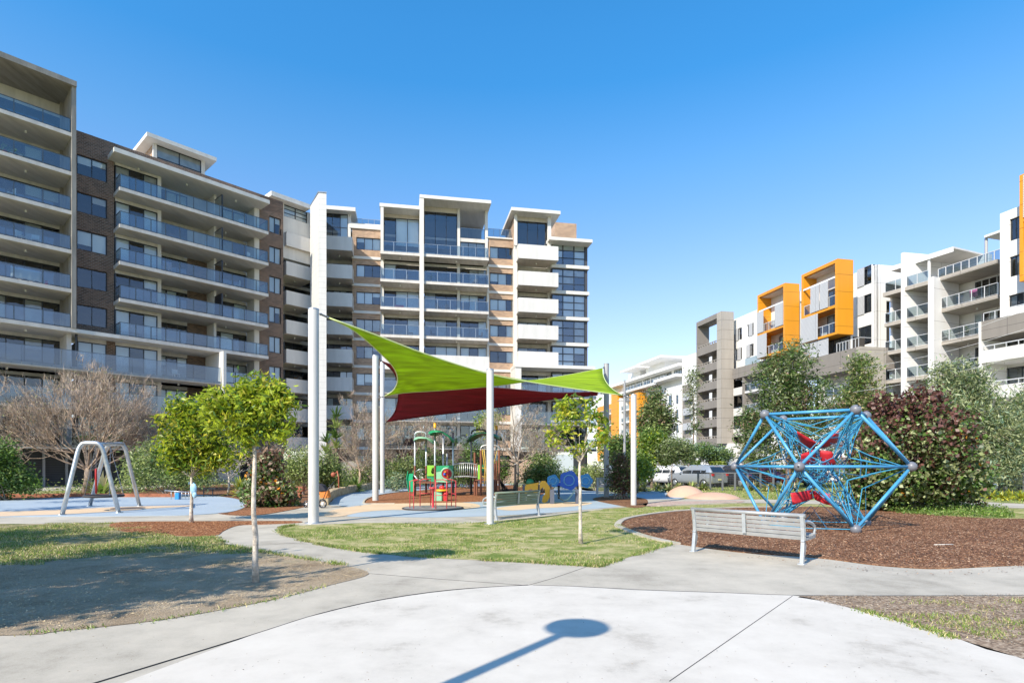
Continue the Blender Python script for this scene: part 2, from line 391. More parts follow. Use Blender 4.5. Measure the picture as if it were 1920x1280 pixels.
# patches that lie over the path
sheet('lawn_island', [(526,992),(535,1003),(580,1017),(640,1028),(720,1039),(850,1048),(960,1053),(1100,1061),(1130,1059),(1200,1038),(1260,1019),(1330,1000),(1480,985),(1700,980),(1900,975),(2100,962),(2100,956),(1890,954),(1700,953),(1480,950),(1380,945),(1230,949),(1180,952),(1100,958),(1020,968),(900,979),(830,983),(700,980),(590,984),(545,986)], 0.008, M_lawn, 5)
sheet('back_lawn', [(1090,912),(1200,915),(1400,908),(1560,905),(2100,905),(2100,944),(1850,941),(1560,936),(1440,932),(1380,936),(1200,920),(1100,920)], 0.012, M_lawn, 3)
def left_patch():
    m = M_dirt.copy(); m.name = 'dirt_and_dry_grass'; n = m.node_tree; b = n.nodes['Principled BSDF']
    # dry grass gives way to trodden dirt towards the corner by the path
    tc = n.nodes.new('ShaderNodeTexCoord'); sp = n.nodes.new('ShaderNodeSeparateXYZ'); n.links.new(tc.outputs['Object'], sp.inputs[0])
    nz = n.nodes.new('ShaderNodeTexNoise'); nz.inputs['Scale'].default_value = 0.9; nz.inputs['Detail'].default_value = 7; nz.inputs['Roughness'].default_value = 0.7
    n.links.new(tc.outputs['Object'], nz.inputs['Vector'])
    a1 = n.nodes.new('ShaderNodeMath'); a1.operation = 'MULTIPLY_ADD'; n.links.new(nz.outputs['Fac'], a1.inputs[0]); a1.inputs[1].default_value = 6.0; n.links.new(sp.outputs['Y'], a1.inputs[2])
    mr = n.nodes.new('ShaderNodeMapRange'); mr.inputs[1].default_value = 12.6; mr.inputs[2].default_value = 14.6; n.links.new(a1.outputs[0], mr.inputs[0])
    n2 = n.nodes.new('ShaderNodeTexNoise'); n2.inputs['Scale'].default_value = 1.6; n2.inputs['Detail'].default_value = 6; n.links.new(tc.outputs['Object'], n2.inputs['Vector'])
    rp = n.nodes.new('ShaderNodeValToRGB'); cr = rp.color_ramp
    cr.elements.new(0.5)
    for e,(p,c) in zip(cr.elements, [(0.35,(0.13,0.17,0.04)),(0.5,(0.36,0.31,0.14)),(0.65,(0.50,0.42,0.26))]): e.position=p; e.color=(*c,1)
    n.links.new(n2.outputs['Fac'], rp.inputs['Fac'])
    mx = n.nodes.new('ShaderNodeMix'); mx.data_type='RGBA'
    old = b.inputs['Base Color'].links[0].from_socket
    n.links.new(mr.outputs[0], mx.inputs['Factor']); n.links.new(old, mx.inputs[6]); n.links.new(rp.outputs[0], mx.inputs[7]); n.links.new(mx.outputs[2], b.inputs['Base Color'])
    return m
M_left = left_patch()
sheet('dry_lawn', [('w',-30,16.5),(0,982),(150,981),(240,979),(420,979),(404,1003),(409,1012),(440,1024),(500,1036),(580,1049),(645,1060),(692,1076),(620,1097),(540,1118),(450,1137),(300,1163),(110,1184),(0,1192),('w',-8,5.4),('w',-30,5.6)], 0.010, M_left, 4)
sheet('mulch_bed', [(205,986),(225,979),(330,977.5),(450,977),(555,977),(560,980),(500,983),(448,985),(420,995),(403,1004),(336,1005),(250,999),(214,992)], 0.016, M_mulch2, 4, thick=0.012)
sheet('mulch_bed', [(-300,948),(-300,935),(0,931),(120,924),(400,908),(450,909),(520,903),(600,903),(622,922),(622,940),(590,946),(540,957),(485,965),(428,965.5),(300,955)], 0.016, M_mulch, 4, thick=0.012)
sheet('orange_mulch_patch', [(428,964),(455,957),(540,951),(575,949),(560,953),(540,957),(485,965.5)], 0.021, M_mulch2, 4)
sheet('rubber_surface', [(-260,972),(-260,945),(0,938),(150,932),(300,927),(380,928),(440,935),(462,945),(455,953),(425,961),(350,966),(250,967.5),(100,968.5),(0,969.5),(-140,974)], 0.024, M_blue, 5, thick=0.02)
sheet('rubber_surface_wave', [(-200,966),(0,960),(120,956),(210,951.5),(350,948),(362,949.5),(300,953),(240,957.5),(140,964),(60,967),(-60,970)], 0.028, M_tan, 5)
# playground court
sheet('rubber_surface', [(560,953),(640,938),(690,926),(760,914),(1000,906),(1100,915),(1120,928),(1145,935),(1172,945),(1180,950),(1100,956),(1020,964),(965,970),(900,975),(820,977),(740,976),(640,975),(600,973),(570,965)], 0.008, M_conc, 4)
sheet('rubber_surface', [(630,926),(700,914),(790,909),(1000,906),(1100,915),(1125,930),(1170,946),(1100,955),(1020,962),(930,967),(820,970),(720,969),(650,968),(675,957),(640,948),(617,945)], 0.012, M_blue, 4)
sheet('rubber_surface_wave', [(612,962),(630,955),(700,945),(800,941),(880,943),(900,950),(860,956),(790,958),(740,956),(680,960),(640,968),(610,968)], 0.016, M_tan, 5)
sheet('rubber_surface_wave', [(930,953),(985,946),(1060,941),(1110,943),(1080,949),(1010,953),(960,957)], 0.016, M_tan, 5)
sheet('mulch_bed', [(683,944),(692,935),(720,927),(780,920),(850,914),(1000,908),(1040,912),(1020,925),(990,938),(915,940),(860,942),(740,944)], 0.024, M_mulch2, 4, thick=0.012)
strip('mulch_edging', [(740,945),(700,945.3),(682,944.3),(690,935),(720,927),(780,919)], 0.08, 0.0, M_conc, h=0.06)
sheet('mulch_bed', [(1112,937),(1130,931),(1160,929),(1205,934),(1215,941),(1208,950),(1180,951)], 0.020, M_mulch, 4, thick=0.012)
sheet('gravel_bed', [(1205,946),(1240,940),(1300,940),(1390,939),(1380,943),(1300,946),(1235,950)], 0.020, M_pebble, 4)
strip('bed_edging', [(1235,949.5),(1300,946.5),(1380,943)], 0.12, 0.0, M_conc, h=0.05)
sheet('salmon_mound_base', [(1180,934),(1200,922),(1240,918),(1275,922),(1290,930),(1260,936)], 0.016, M_blue, 4)
# the big mulch circle round the rope climber
circ = [(1266,1019),(1210,1007),(1166,991),(1158,985),(1175,973),(1230,963),(1290,957),(1380,952),(1500,950),(1620,953),(1700,961),(1850,972),(2000,974),(2200,985),(2200,1040),(2000,1052),(1925,1059),(1850,1063),(1757,1067),(1690,1064),(1632,1059),(1526,1045.6),(1400,1037),(1320,1027)]
sheet('mulch_bed', circ, 0.020, M_mulch, 5, thick=0.012)
strip('kerb', [(1270,1021)]+circ[1:9], 0.17, 0.0, M_conc, h=0.045)
sheet('bark_verge', [(1500,1118),(1700,1118.5),('w',9,7.12),('w',11,7.1),('w',11,2.0),('w',5.4,3.6),(1920,1236),(1790,1196),(1690,1165),(1600,1142),(1545,1128)], 0.010, groundmat('bark_and_dirt', [(0.15,(0.10,0.07,0.045)),(0.45,(0.27,0.19,0.13)),(0.62,(0.40,0.30,0.21)),(0.8,(0.52,0.43,0.34))], 2.0, 40, 1.0, 0.05, vor=40), 3)
# the white slab in front, with its sawn joints
slabpts = [('w',-3.5,2.2),(460,1196),(600,1152),(720,1125),(850,1107),(990,1098),(1090,1101),(1200,1107),(1350,1112),(1486,1117),(1560,1132),(1690,1166),(1790,1197),(1920,1237),('w',4.6,2.5),('w',4.0,-1),('w',-4,-1)]
sheet('pale_slab', slabpts, 0.010, M_slab, 3)
strip('joint', [(1486,1118),(1255,1279)], 0.008, 0.0106, M_black, 2, h=0.001)
strip('joint', [(1098,1063),(1040,1083),(990,1097)], 0.012, 0.0046, M_black, 2, h=0.001)
strip('joint', [(692,1075),(830,1086),(990,1097.4)], 0.014, 0.0046, M_black, 3, h=0.001)
strip('joint', [(480,1022),(560,1018),(590,1016)], 0.01, 0.0046, M_black, 2, h=0.001)
pe = [GP(*p) for p in [(150,1290),(460,1195),(600,1151),(720,1124),(850,1106),(990,1097)]]
strip('joint', smooth(pe, False, 6), 0.014, 0.0046, M_black, raw=True, h=0.007)
strip('joint', [(1000,1097.6),(1090,1100.4),(1200,1106.4),(1350,1111.5),(1486,1116.6),(1700,1117.4),(1920,1116.8)], 0.016, 0.0106, M_black, 2, h=0.001)

# mounds of salmon rubber on the back lawn
def mound(name, px0, px1, py, top, label):
    a, b2 = GP(px0, py), GP(px1, py); cx = (a.x+b2.x)/2; rx = (b2.x-a.x)/2; cy = a.y; t = thing(name, label, 'play mound', (cx, cy, 0), group='rubber play mounds')
    mbb = MB(); pr = [(rx*math.cos(q), top*math.sin(q)**1.4) for q in np.linspace(0.0, math.pi/2, 10)]
    vs=[];n=28
    for r,h in pr:
        for j in range(n): an=2*math.pi*j/n; vs.append((r*math.cos(an), r*0.95*math.sin(an), h+0.012))
    mbb.add(vs, [(i*n+j,i*n+(j+1)%n,(i+1)*n+(j+1)%n,(i+1)*n+j) for i in range(9) for j in range(n)], M_salmon, True)
    mbb.build('mound_surface', M_salmon, t, local=True)
mound('play_mound', 1249, 1322, 931, 0.58, 'taller salmon rubber mound at the left, on the back lawn')
mound('play_mound', 1288, 1386, 934, 0.30, 'low wide salmon rubber mound in front of the taller one')

# grass blades and scattered chips
def pinpoly(P, x, y):
    ins = np.zeros(len(x), bool); n = len(P)
    for i in range(n):
        x0,y0 = P[i].x,P[i].y; x1,y1 = P[(i+1)%n].x,P[(i+1)%n].y
        c = ((y0>y) != (y1>y)) & (x < (x1-x0)*(y-y0)/(y1-y0+1e-12)+x0); ins ^= c
    return ins
def vnoise(x, y, s, seed=0):
    g = np.random.default_rng(seed).random((64,64)); u = x*s; v = y*s
    i = np.floor(u).astype(int); j = np.floor(v).astype(int); fu = u-i; fv = v-j; fu = fu*fu*(3-2*fu); fv = fv*fv*(3-2*fv)
    q = lambda a,b: g[a%64, b%64]
    return (q(i,j)*(1-fu)+q(i+1,j)*fu)*(1-fv)+(q(i,j+1)*(1-fu)+q(i+1,j+1)*fu)*fv
M_b1 = leafmat('grass_green', (0.13,0.22,0.03), 0.3); M_b2 = leafmat('grass_bright', (0.24,0.33,0.05), 0.3); M_b3 = leafmat('grass_straw', (0.50,0.42,0.20), 0.2)
def blades(name, polypx, n, hmin, hmax, wd, straw=0.3, z=0.008, thr=0.35, seed=1, noisy=0.35):
    P = smooth([GP(p[0],p[1]) if p[0]!='w' else Vector((p[1],p[2],0)) for p in polypx], True, 4)
    xs = [p.x for p in P]; ys = [p.y for p in P]; rng = np.random.default_rng(seed)
    # denser towards the camera
    x = rng.uniform(min(xs),max(xs),n*3); y = rng.uniform(min(ys),max(ys),n*3)
    k = pinpoly(P,x,y) & (rng.random(n*3) < (min(ys)/y)**0.6)
    nn = 0.6*vnoise(x,y,0.9,seed)+0.4*vnoise(x,y,3.1,seed+1); k &= nn+rng.normal(size=n*3)*0.05 > thr
    x,y,nn = x[k][:n],y[k][:n],nn[k][:n]; m = len(x)
    h = rng.uniform(hmin,hmax,m)*(0.6+0.8*nn); a = rng.uniform(0,2*math.pi,m); lx = rng.normal(size=m)*h*0.5; ly = rng.normal(size=m)*h*0.5
    V = np.zeros((m,3,3)); V[:,0]=np.stack([x-np.cos(a)*wd/2,y-np.sin(a)*wd/2,np.full(m,z)],1); V[:,1]=np.stack([x+np.cos(a)*wd/2,y+np.sin(a)*wd/2,np.full(m,z)],1)
    V[:,2]=np.stack([x+lx,y+ly,z+h],1)
    pr = rng.random(m); mi = np.where(pr < straw*(1.5-nn*1.2), 2, np.where(pr < 0.62, 0, 1))
    o = npmesh(name, V.reshape(-1,3), np.arange(3*m).reshape(m,3), [M_b1,M_b2,M_b3], mi); return setp(o, kind='stuff')
def stufftag(o, label, cat): return setp(o, label, cat)
island = [(526,992),(535,1002),(580,1016),(640,1027),(720,1038),(850,1047),(960,1052),(1100,1060),(1130,1058),(1200,1037),(1255,1018),(1205,1008),(1160,992),(1150,985),(1170,971),(1230,961),(1290,955),(1380,945),(1230,950),(1180,953),(1100,959),(1020,969),(900,979),(700,981),(590,985),(545,987)]
stufftag(blades('grass', island, 80000, 0.012, 0.042, 0.012, 0.38, thr=0.50, seed=3), 'short green and straw coloured turf on the lawn island by the curved path', 'grass')
stufftag(blades('grass', [('w',-16,16.3),(0,983),(240,981),(330,1007),(400,1006),(430,1024),(480,1034),(420,1040),(300,1036),(100,1052),(0,1060),('w',-16,10.5)], 60000, 0.015, 0.05, 0.014, 0.55, z=0.010, thr=0.42, seed=5), 'thin dry turf on the shaded lawn left of the path', 'grass')
stufftag(blades('grass', [(1190,920),(1300,914),(1560,905),(2050,905),(2050,943),(1850,940),(1560,937),(1450,936),(1385,934),(1300,924),(1200,921)], 30000, 0.04, 0.12, 0.035, 0.2, z=0.012, thr=0.25, seed=6), 'bright green turf on the back lawn behind the rope climber', 'grass')
stufftag(blades('grass', [(1540,1122),(1700,1120),(1900,1125),('w',6,6.5),(1900,1200),(1780,1180),(1650,1148)], 3000, 0.012, 0.045, 0.009, 0.5, z=0.010, thr=0.62, seed=8), 'sparse weedy grass on the bark verge at lower right', 'grass')
def chips(name, polypx, n, L, mats, z, seed, label, ybias=0.8):
    P = smooth([GP(p[0],p[1]) if p[0]!='w' else Vector((p[1],p[2],0)) for p in polypx], True, 4)
    xs = [p.x for p in P]; ys = [p.y for p in P]; rng = np.random.default_rng(seed)
    x = rng.uniform(min(xs),max(xs),n*3); y = rng.uniform(min(ys),max(ys),n*3); k = pinpoly(P,x,y) & (rng.random(n*3) < (min(ys)/y)**ybias); x=x[k][:n]; y=y[k][:n]
    C = np.stack([x,y,z+rng.uniform(0.004,0.02,len(x))],1); V,Q = leaf_arrays(C, L, L*0.3, rng, 0.0)
    V = V.reshape(-1,4,3); V[:,:,2] = C[:,None,2]+(V[:,:,2]-C[:,None,2])*0.35; V = V.reshape(-1,3); V[:,2] = np.maximum(V[:,2], z+0.002)
    o = npmesh(name, V, Q, mats, rng.integers(0,len(mats),len(C))); setp(o, label, 'mulch', kind='stuff')
ch = [mat('chip_dark',(0.10,0.045,0.028),0.9), mat('chip_brown',(0.24,0.11,0.06),0.9), mat('chip_pale',(0.52,0.34,0.22),0.9), mat('chip_mid',(0.34,0.17,0.09),0.9), mat('chip_black',(0.04,0.02,0.014),0.9)]
chips('wood_chips', [(1266,1017),(1210,1005),(1170,990),(1178,975),(1290,959),(1380,954),(1500,952),(1700,963),(1850,973),(2000,976),(2000,1050),(1850,1062),(1757,1065),(1632,1057),(1526,1044),(1400,1036)], 60000, 0.055, ch, 0.02, 21, 'loose brown wood chips under the blue rope climber')
cho = [mat('chip_or',(0.36,0.15,0.06),0.9), mat('chip_or2',(0.20,0.08,0.035),0.9), mat('chip_or3',(0.52,0.28,0.14),0.9)]
chips('wood_chips', [(210,988),(230,980.5),(330,979),(450,978.5),(550,978),(500,982),(448,984),(418,994),(401,1002),(336,1003),(250,997)], 9000, 0.05, cho, 0.016, 22, 'orange wood chips round the tree with the blue ribbon')
leafl = [mat('litter_a',(0.30,0.21,0.13),0.9), mat('litter_b',(0.16,0.11,0.07),0.9), mat('litter_c',(0.45,0.36,0.26),0.9)]
chips('leaf_litter', [(1510,1120),(1700,1120),('w',6.8,7.0),('w',6.5,4.2),(1790,1193),(1640,1152)], 9000, 0.035, leafl, 0.010, 23, 'bark and leaf litter on the verge at lower right')
chips('dry_straw', [('w',-9,11.4),(200,1040),(420,1036),(660,1062),(690,1075),(540,1112),(300,1150),(0,1180),('w',-9,6)], 14000, 0.035, [mat('straw_a',(0.62,0.50,0.30),0.95), mat('straw_b',(0.48,0.36,0.21),0.95)], 0.010, 27, 'dead straw and stalks lying on the trodden dirt at lower left', 0.8)
chips('dirt_clods', [('w',-9,10.4),(200,1050),(420,1040),(660,1068),(690,1075),(540,1116),(300,1160),(0,1188),('w',-9,5.5)], 26000, 0.016, [mat('clod_a',(0.54,0.41,0.27),0.95), mat('clod_b',(0.33,0.23,0.14),0.95)], 0.010, 24, 'small clods and twigs on the trodden dirt at lower left', 0.8)

deb=[mat('debris_a',(0.16,0.10,0.05),0.9), mat('debris_b',(0.30,0.20,0.10),0.9), mat('debris_c',(0.07,0.05,0.03),0.9)]
chips('fallen_leaves', [(60,1215),(460,1140),(700,1085),(850,1060),(1100,1070),(1400,1060),(1900,1075),(1890,1110),(1500,1114),(1560,1140),(1750,1195),('w',3.4,4.3),('w',-3.6,4.3)], 420, 0.022, deb, 0.012, 25, 'tiny fallen leaves and grit scattered over the path and pale slab', 1.2)
chips('fallen_leaves', [(420,1000),(700,1045),(1100,1064),(1260,1022),(1180,1040),(900,1052),(600,1015),(560,990)], 160, 0.02, deb, 0.006, 26, 'tiny fallen leaves on the curved path beside the lawn island', 0.8)

def edge_tufts(pts, n, seed, label, z=0.010, h=(0.02,0.07)):
    P=smooth([GP(*p) for p in pts],False,6); rng=np.random.default_rng(seed); k=rng.integers(0,len(P)-1,n); f=rng.random(n)
    A=np.array([tuple(p) for p in P]); C=A[k]*(1-f[:,None])+A[k+1]*f[:,None]; nn=vnoise(C[:,0],C[:,1],1.9,seed); keep=nn>0.35; C=C[keep]; m=len(C)
    C[:,:2]+=rng.normal(size=(m,2))*0.05; a=rng.uniform(0,6.28,m); hh=rng.uniform(*h,m); w_=0.007; V=np.zeros((m,3,3))
    V[:,0]=C+np.stack([-np.cos(a)*w_,-np.sin(a)*w_,np.full(m,z)],1); V[:,1]=C+np.stack([np.cos(a)*w_,np.sin(a)*w_,np.full(m,z)],1); V[:,2]=C+np.stack([rng.normal(size=m)*hh*.6,rng.normal(size=m)*hh*.6,z+hh],1)
    setp(npmesh('edge_grass',V.reshape(-1,3),np.arange(3*m).reshape(m,3),[M_b1,M_b2,M_b3],rng.choice(3,m,p=[.4,.3,.3])),label,'grass',kind='stuff')
edge_tufts([(590,984),(545,986),(526,992),(535,1003),(580,1017),(640,1028),(720,1039),(850,1048),(960,1053),(1100,1061),(1130,1059),(1200,1038),(1262,1019)],9000,51,'ragged grass edge creeping over the path round the lawn island')
edge_tufts([(404,1003),(409,1012),(440,1024),(500,1036),(580,1049),(645,1060)],1800,52,'ragged grass edge along the left curve of the path')
edge_tufts([(0,1192),(110,1184),(300,1163),(450,1137),(540,1118),(620,1097)],420,53,'sparse grass along the near edge of the dirt patch',h=(0.01,0.045))
edge_tufts([(1158,985),(1166,991),(1210,1007),(1262,1019)],900,54,'grass tuft edge along the curved kerb')
edge_tufts([(1500,1118),(1560,1132),(1690,1166),(1790,1197)],1200,55,'weeds along the edge of the pale slab at lower right',h=(0.01,0.05))

chips('spilled_chips', [(1300,1030),(1400,1042),(1526,1050),(1632,1063),(1757,1071),(1882,1066),(1960,1060),(1960,1070),(1757,1080),(1640,1074),(1500,1058),(1290,1034)], 260, 0.05, ch, 0.006, 61, 'a few bark chips spilled from the mulch circle onto the path', 0.2)
# ================================================================== buildings
def brickmat(name, c1, c2, mortar):
    m = bpy.data.materials.new(name); m.use_nodes = True; n = m.node_tree; b = n.nodes['Principled BSDF']; b.inputs['Roughness'].default_value = 0.85
    uvn = n.nodes.new('ShaderNodeUVMap'); br = n.nodes.new('ShaderNodeTexBrick'); br.inputs['Scale'].default_value = 1.0
    br.inputs['Brick Width'].default_value = 0.30; br.inputs['Row Height'].default_value = 0.12; br.inputs['Mortar Size'].default_value = 0.022
    br.inputs['Color1'].default_value = (*c1,1); br.inputs['Color2'].default_value = (*c2,1); br.inputs['Mortar'].default_value = (*mortar,1); br.inputs['Bias'].default_value = 0.1
    n.links.new(uvn.outputs[0], br.inputs['Vector'])
    nz = n.nodes.new('ShaderNodeTexNoise'); nz.inputs['Scale'].default_value = 0.5; nz.inputs['Detail'].default_value = 4; n.links.new(uvn.outputs[0], nz.inputs['Vector'])
    mr = n.nodes.new('ShaderNodeMapRange'); mr.inputs[3].default_value = 0.7; mr.inputs[4].default_value = 1.3; n.links.new(nz.outputs['Fac'], mr.inputs[0])
    mx = n.nodes.new('ShaderNodeVectorMath'); mx.operation = 'SCALE'; n.links.new(br.outputs['Color'], mx.inputs[0]); n.links.new(mr.outputs[0], mx.inputs['Scale'])
    n.links.new(mx.outputs[0], b.inputs['Base Color']); return m
def paintmat(name, col, joint=None, stain=0.12, rough=0.7, jcol=0.55):
    """painted render or precast with faint rain stains and optional panel joints"""
    m = bpy.data.materials.new(name); m.use_nodes = True; n = m.node_tree; b = n.nodes['Principled BSDF']; b.inputs['Roughness'].default_value = rough
    uvn = n.nodes.new('ShaderNodeUVMap'); mp = n.nodes.new('ShaderNodeMapping'); mp.inputs['Scale'].default_value = (1.6,0.25,1); n.links.new(uvn.outputs[0], mp.inputs[0])
    nz = n.nodes.new('ShaderNodeTexNoise'); nz.inputs['Scale'].default_value = 1.0; nz.inputs['Detail'].default_value = 6; nz.inputs['Roughness'].default_value = 0.65; n.links.new(mp.outputs[0], nz.inputs['Vector'])
    rp = n.nodes.new('ShaderNodeValToRGB'); rp.color_ramp.elements[0].position = 0.3; rp.color_ramp.elements[1].position = 0.6
    rp.color_ramp.elements[0].color = (*[c*(1-stain) for c in col],1); rp.color_ramp.elements[1].color = (*col,1); n.links.new(nz.outputs['Fac'], rp.inputs['Fac'])
    last = rp.outputs[0]
    if joint:
        br = n.nodes.new('ShaderNodeTexBrick'); br.offset = 0; br.inputs['Scale'].default_value = 1.0; br.inputs['Brick Width'].default_value = joint[0]; br.inputs['Row Height'].default_value = joint[1]
        br.inputs['Mortar Size'].default_value = joint[2]; br.inputs['Color1'].default_value=(1,1,1,1); br.inputs['Color2'].default_value=(1,1,1,1); br.inputs['Mortar'].default_value=(jcol,jcol,jcol,1)
        n.links.new(uvn.outputs[0], br.inputs['Vector'])
        mx = n.nodes.new('ShaderNodeMix'); mx.data_type='RGBA'; mx.blend_type='MULTIPLY'; mx.inputs['Factor'].default_value = 1; n.links.new(last, mx.inputs[6]); n.links.new(br.outputs['Color'], mx.inputs[7]); last = mx.outputs[2]
    n.links.new(last, b.inputs['Base Color']); return m
B_dark = brickmat('dark_brick', (0.055,0.030,0.020), (0.20,0.112,0.072), (0.22,0.175,0.14))
B_tan = brickmat('tan_brick', (0.17,0.085,0.045), (0.40,0.235,0.135), (0.46,0.36,0.27))
C_white = paintmat('off_white_render', (0.66,0.635,0.59), stain=0.15)
C_slab = paintmat('slab_concrete', (0.62,0.58,0.53), stain=0.25)
C_soff = paintmat('soffit', (0.58,0.52,0.45), stain=0.2)
C_raw = paintmat('raw_concrete', (0.31,0.285,0.25), stain=0.45)
C_clad = paintmat('white_cladding', (0.60,0.59,0.57), joint=(9,0.55,0.03), jcol=0.86)
C_panel = paintmat('balcony_panel', (0.62,0.60,0.57))
C_bright = paintmat('white_render', (0.74,0.73,0.71), joint=(5,3,0.02), stain=0.05)
C_taupe = paintmat('taupe_render', (0.235,0.21,0.185), joint=(4,3,0.02))
C_taupel = paintmat('pale_taupe_precast', (0.37,0.335,0.29), joint=(4,1.45,0.03))
C_orange = paintmat('orange_panel', (0.68,0.28,0.015), joint=(4,1.8,0.03), stain=0.05, rough=0.4)
C_shut = paintmat('grey_shutter', (0.52,0.53,0.55), joint=(3,0.13,0.03), stain=0.04)
M_frame = mat('dark_frame', (0.018,0.022,0.03), 0.35)
M_bframe = mat('blue_grey_frame', (0.05,0.07,0.09), 0.35)
M_wframe = mat('white_frame', (0.72,0.73,0.74), 0.4)
M_rail = mat('grey_rail', (0.30,0.33,0.36), 0.35, 0.6)
M_wrail = mat('white_rail', (0.52,0.53,0.54), 0.4)
G_win = glassmat('window_glass', (0.80,0.86,0.89), 0.09)
G_refl = glassmat('reflective_glass', (0.80,0.86,0.90), 0.16)
G_bal = glassmat('balustrade_glass', (0.44,0.60,0.66), 0.14, 0.08)
G_balc = glassmat('clear_balustrade_glass', (0.42,0.52,0.56), 0.08, 0.06)
G_big = glassmat('band_balustrade_glass', (0.40,0.47,0.52), 0.12, 0.015)
M_blind = mat('roller_blind', (0.82,0.83,0.82), 0.8, var=0.05, vscale=0.6)
M_curt = mat('curtain', (0.55,0.52,0.48), 0.9, var=0.15, vscale=2)
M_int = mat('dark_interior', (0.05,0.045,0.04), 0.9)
M_lamp = mat('downlight', (0.75,0.75,0.72), 0.5)

def wall(fa, u0, u1, z0, z1, v, m, parent, openings=(), depth=0.18, name='wall', thick=0.25):
    """front skin with real openings and reveals"""
    b = MB(); us = sorted({u0,u1,*[q for o in openings for q in o[:2] if u0 < q < u1]}); zs = sorted({z0,z1,*[q for o in openings for q in o[2:4] if z0 < q < z1]})
    for i in range(len(us)-1):
        for j in range(len(zs)-1):
            cu, cz = (us[i]+us[i+1])/2, (zs[j]+zs[j+1])/2
            if any(o[0] < cu < o[1] and o[2] < cz < o[3] for o in openings): continue
            b.fquad(fa, us[i], us[i+1], v, zs[j], zs[j+1])
    for o in openings:
        a,c,d,e = o[:4]
        for q in ([(a,v,d),(a,v-depth,d),(a,v-depth,e),(a,v,e)], [(c,v,d),(c,v-depth,d),(c,v-depth,e),(c,v,e)], [(a,v,d),(c,v,d),(c,v-depth,d),(a,v-depth,d)], [(a,v,e),(c,v,e),(c,v-depth,e),(a,v-depth,e)]):
            b.add([fa.P(*p) for p in q], [(0,1,2,3)])
    # sides, back and top so that the wall is solid
    b.add([fa.P(u0,v,z0),fa.P(u0,v-thick,z0),fa.P(u0,v-thick,z1),fa.P(u0,v,z1)],[(0,1,2,3)]); b.add([fa.P(u1,v,z0),fa.P(u1,v-thick,z0),fa.P(u1,v-thick,z1),fa.P(u1,v,z1)],[(0,1,2,3)])
    b.add([fa.P(u0,v,z1),fa.P(u1,v,z1),fa.P(u1,v-thick,z1),fa.P(u0,v-thick,z1)],[(0,1,2,3)])
    return b.build(name, m, parent, uv=True)

wr = random.Random(5)
def window(fa, u0, u1, z0, z1, v, parent, cols=2, rows=1, blinds=0.5, fm=None, name='window', fw=0.06, gl=None, pat=None, room=True, blindlen=None, rd=2.1):
    """frame > pane, blind, with a dark room behind"""
    fm = fm or M_frame; b = MB()
    b.fbox(fa,u0,u1,v-0.06,v,z0,z0+fw); b.fbox(fa,u0,u1,v-0.06,v,z1-fw,z1)
    b.fbox(fa,u0,u0+fw,v-0.06,v-0.002,z0+fw,z1-fw); b.fbox(fa,u1-fw,u1,v-0.06,v-0.002,z0+fw,z1-fw)
    W = (u1-u0)/cols; H = (z1-z0)/rows
    for i in range(1,cols): b.fbox(fa,u0+i*W-fw/2,u0+i*W+fw/2,v-0.055,v-0.004,z0+fw,z1-fw)
    for j in range(1,rows): b.fbox(fa,u0+fw,u1-fw,v-0.05,v-0.006,z0+j*H-fw/2,z0+j*H+fw/2)
    o = b.build(name, fm, parent)
    g2 = MB(); g2.fquad(fa,u0+fw,u1-fw,v-0.035,z0+fw,z1-fw); g2.build('pane', gl or G_win, o)
    bl = MB()
    for i in range(cols):
        on = (pat[i%len(pat)] if pat else wr.random() < blinds)
        if on:
            k = wr.choice([1,1,1,1,0.7,0.35]) if on is True or on == 1 else on
            if blindlen: k = blindlen
            bl.fquad(fa,u0+i*W+fw*0.5,u0+(i+1)*W-fw*0.5,v-0.12,z1-(z1-z0)*k,z1-0.02)
    if bl.v: bl.build('blind', M_blind if wr.random() < 0.8 else M_curt, o)
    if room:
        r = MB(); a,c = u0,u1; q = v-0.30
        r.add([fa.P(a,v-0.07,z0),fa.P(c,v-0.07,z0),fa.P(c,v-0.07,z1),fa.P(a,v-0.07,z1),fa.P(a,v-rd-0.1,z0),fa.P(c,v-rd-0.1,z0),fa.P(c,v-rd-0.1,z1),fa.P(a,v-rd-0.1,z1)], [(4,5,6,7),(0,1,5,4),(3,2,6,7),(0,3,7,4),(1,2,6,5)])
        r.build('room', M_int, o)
    return o

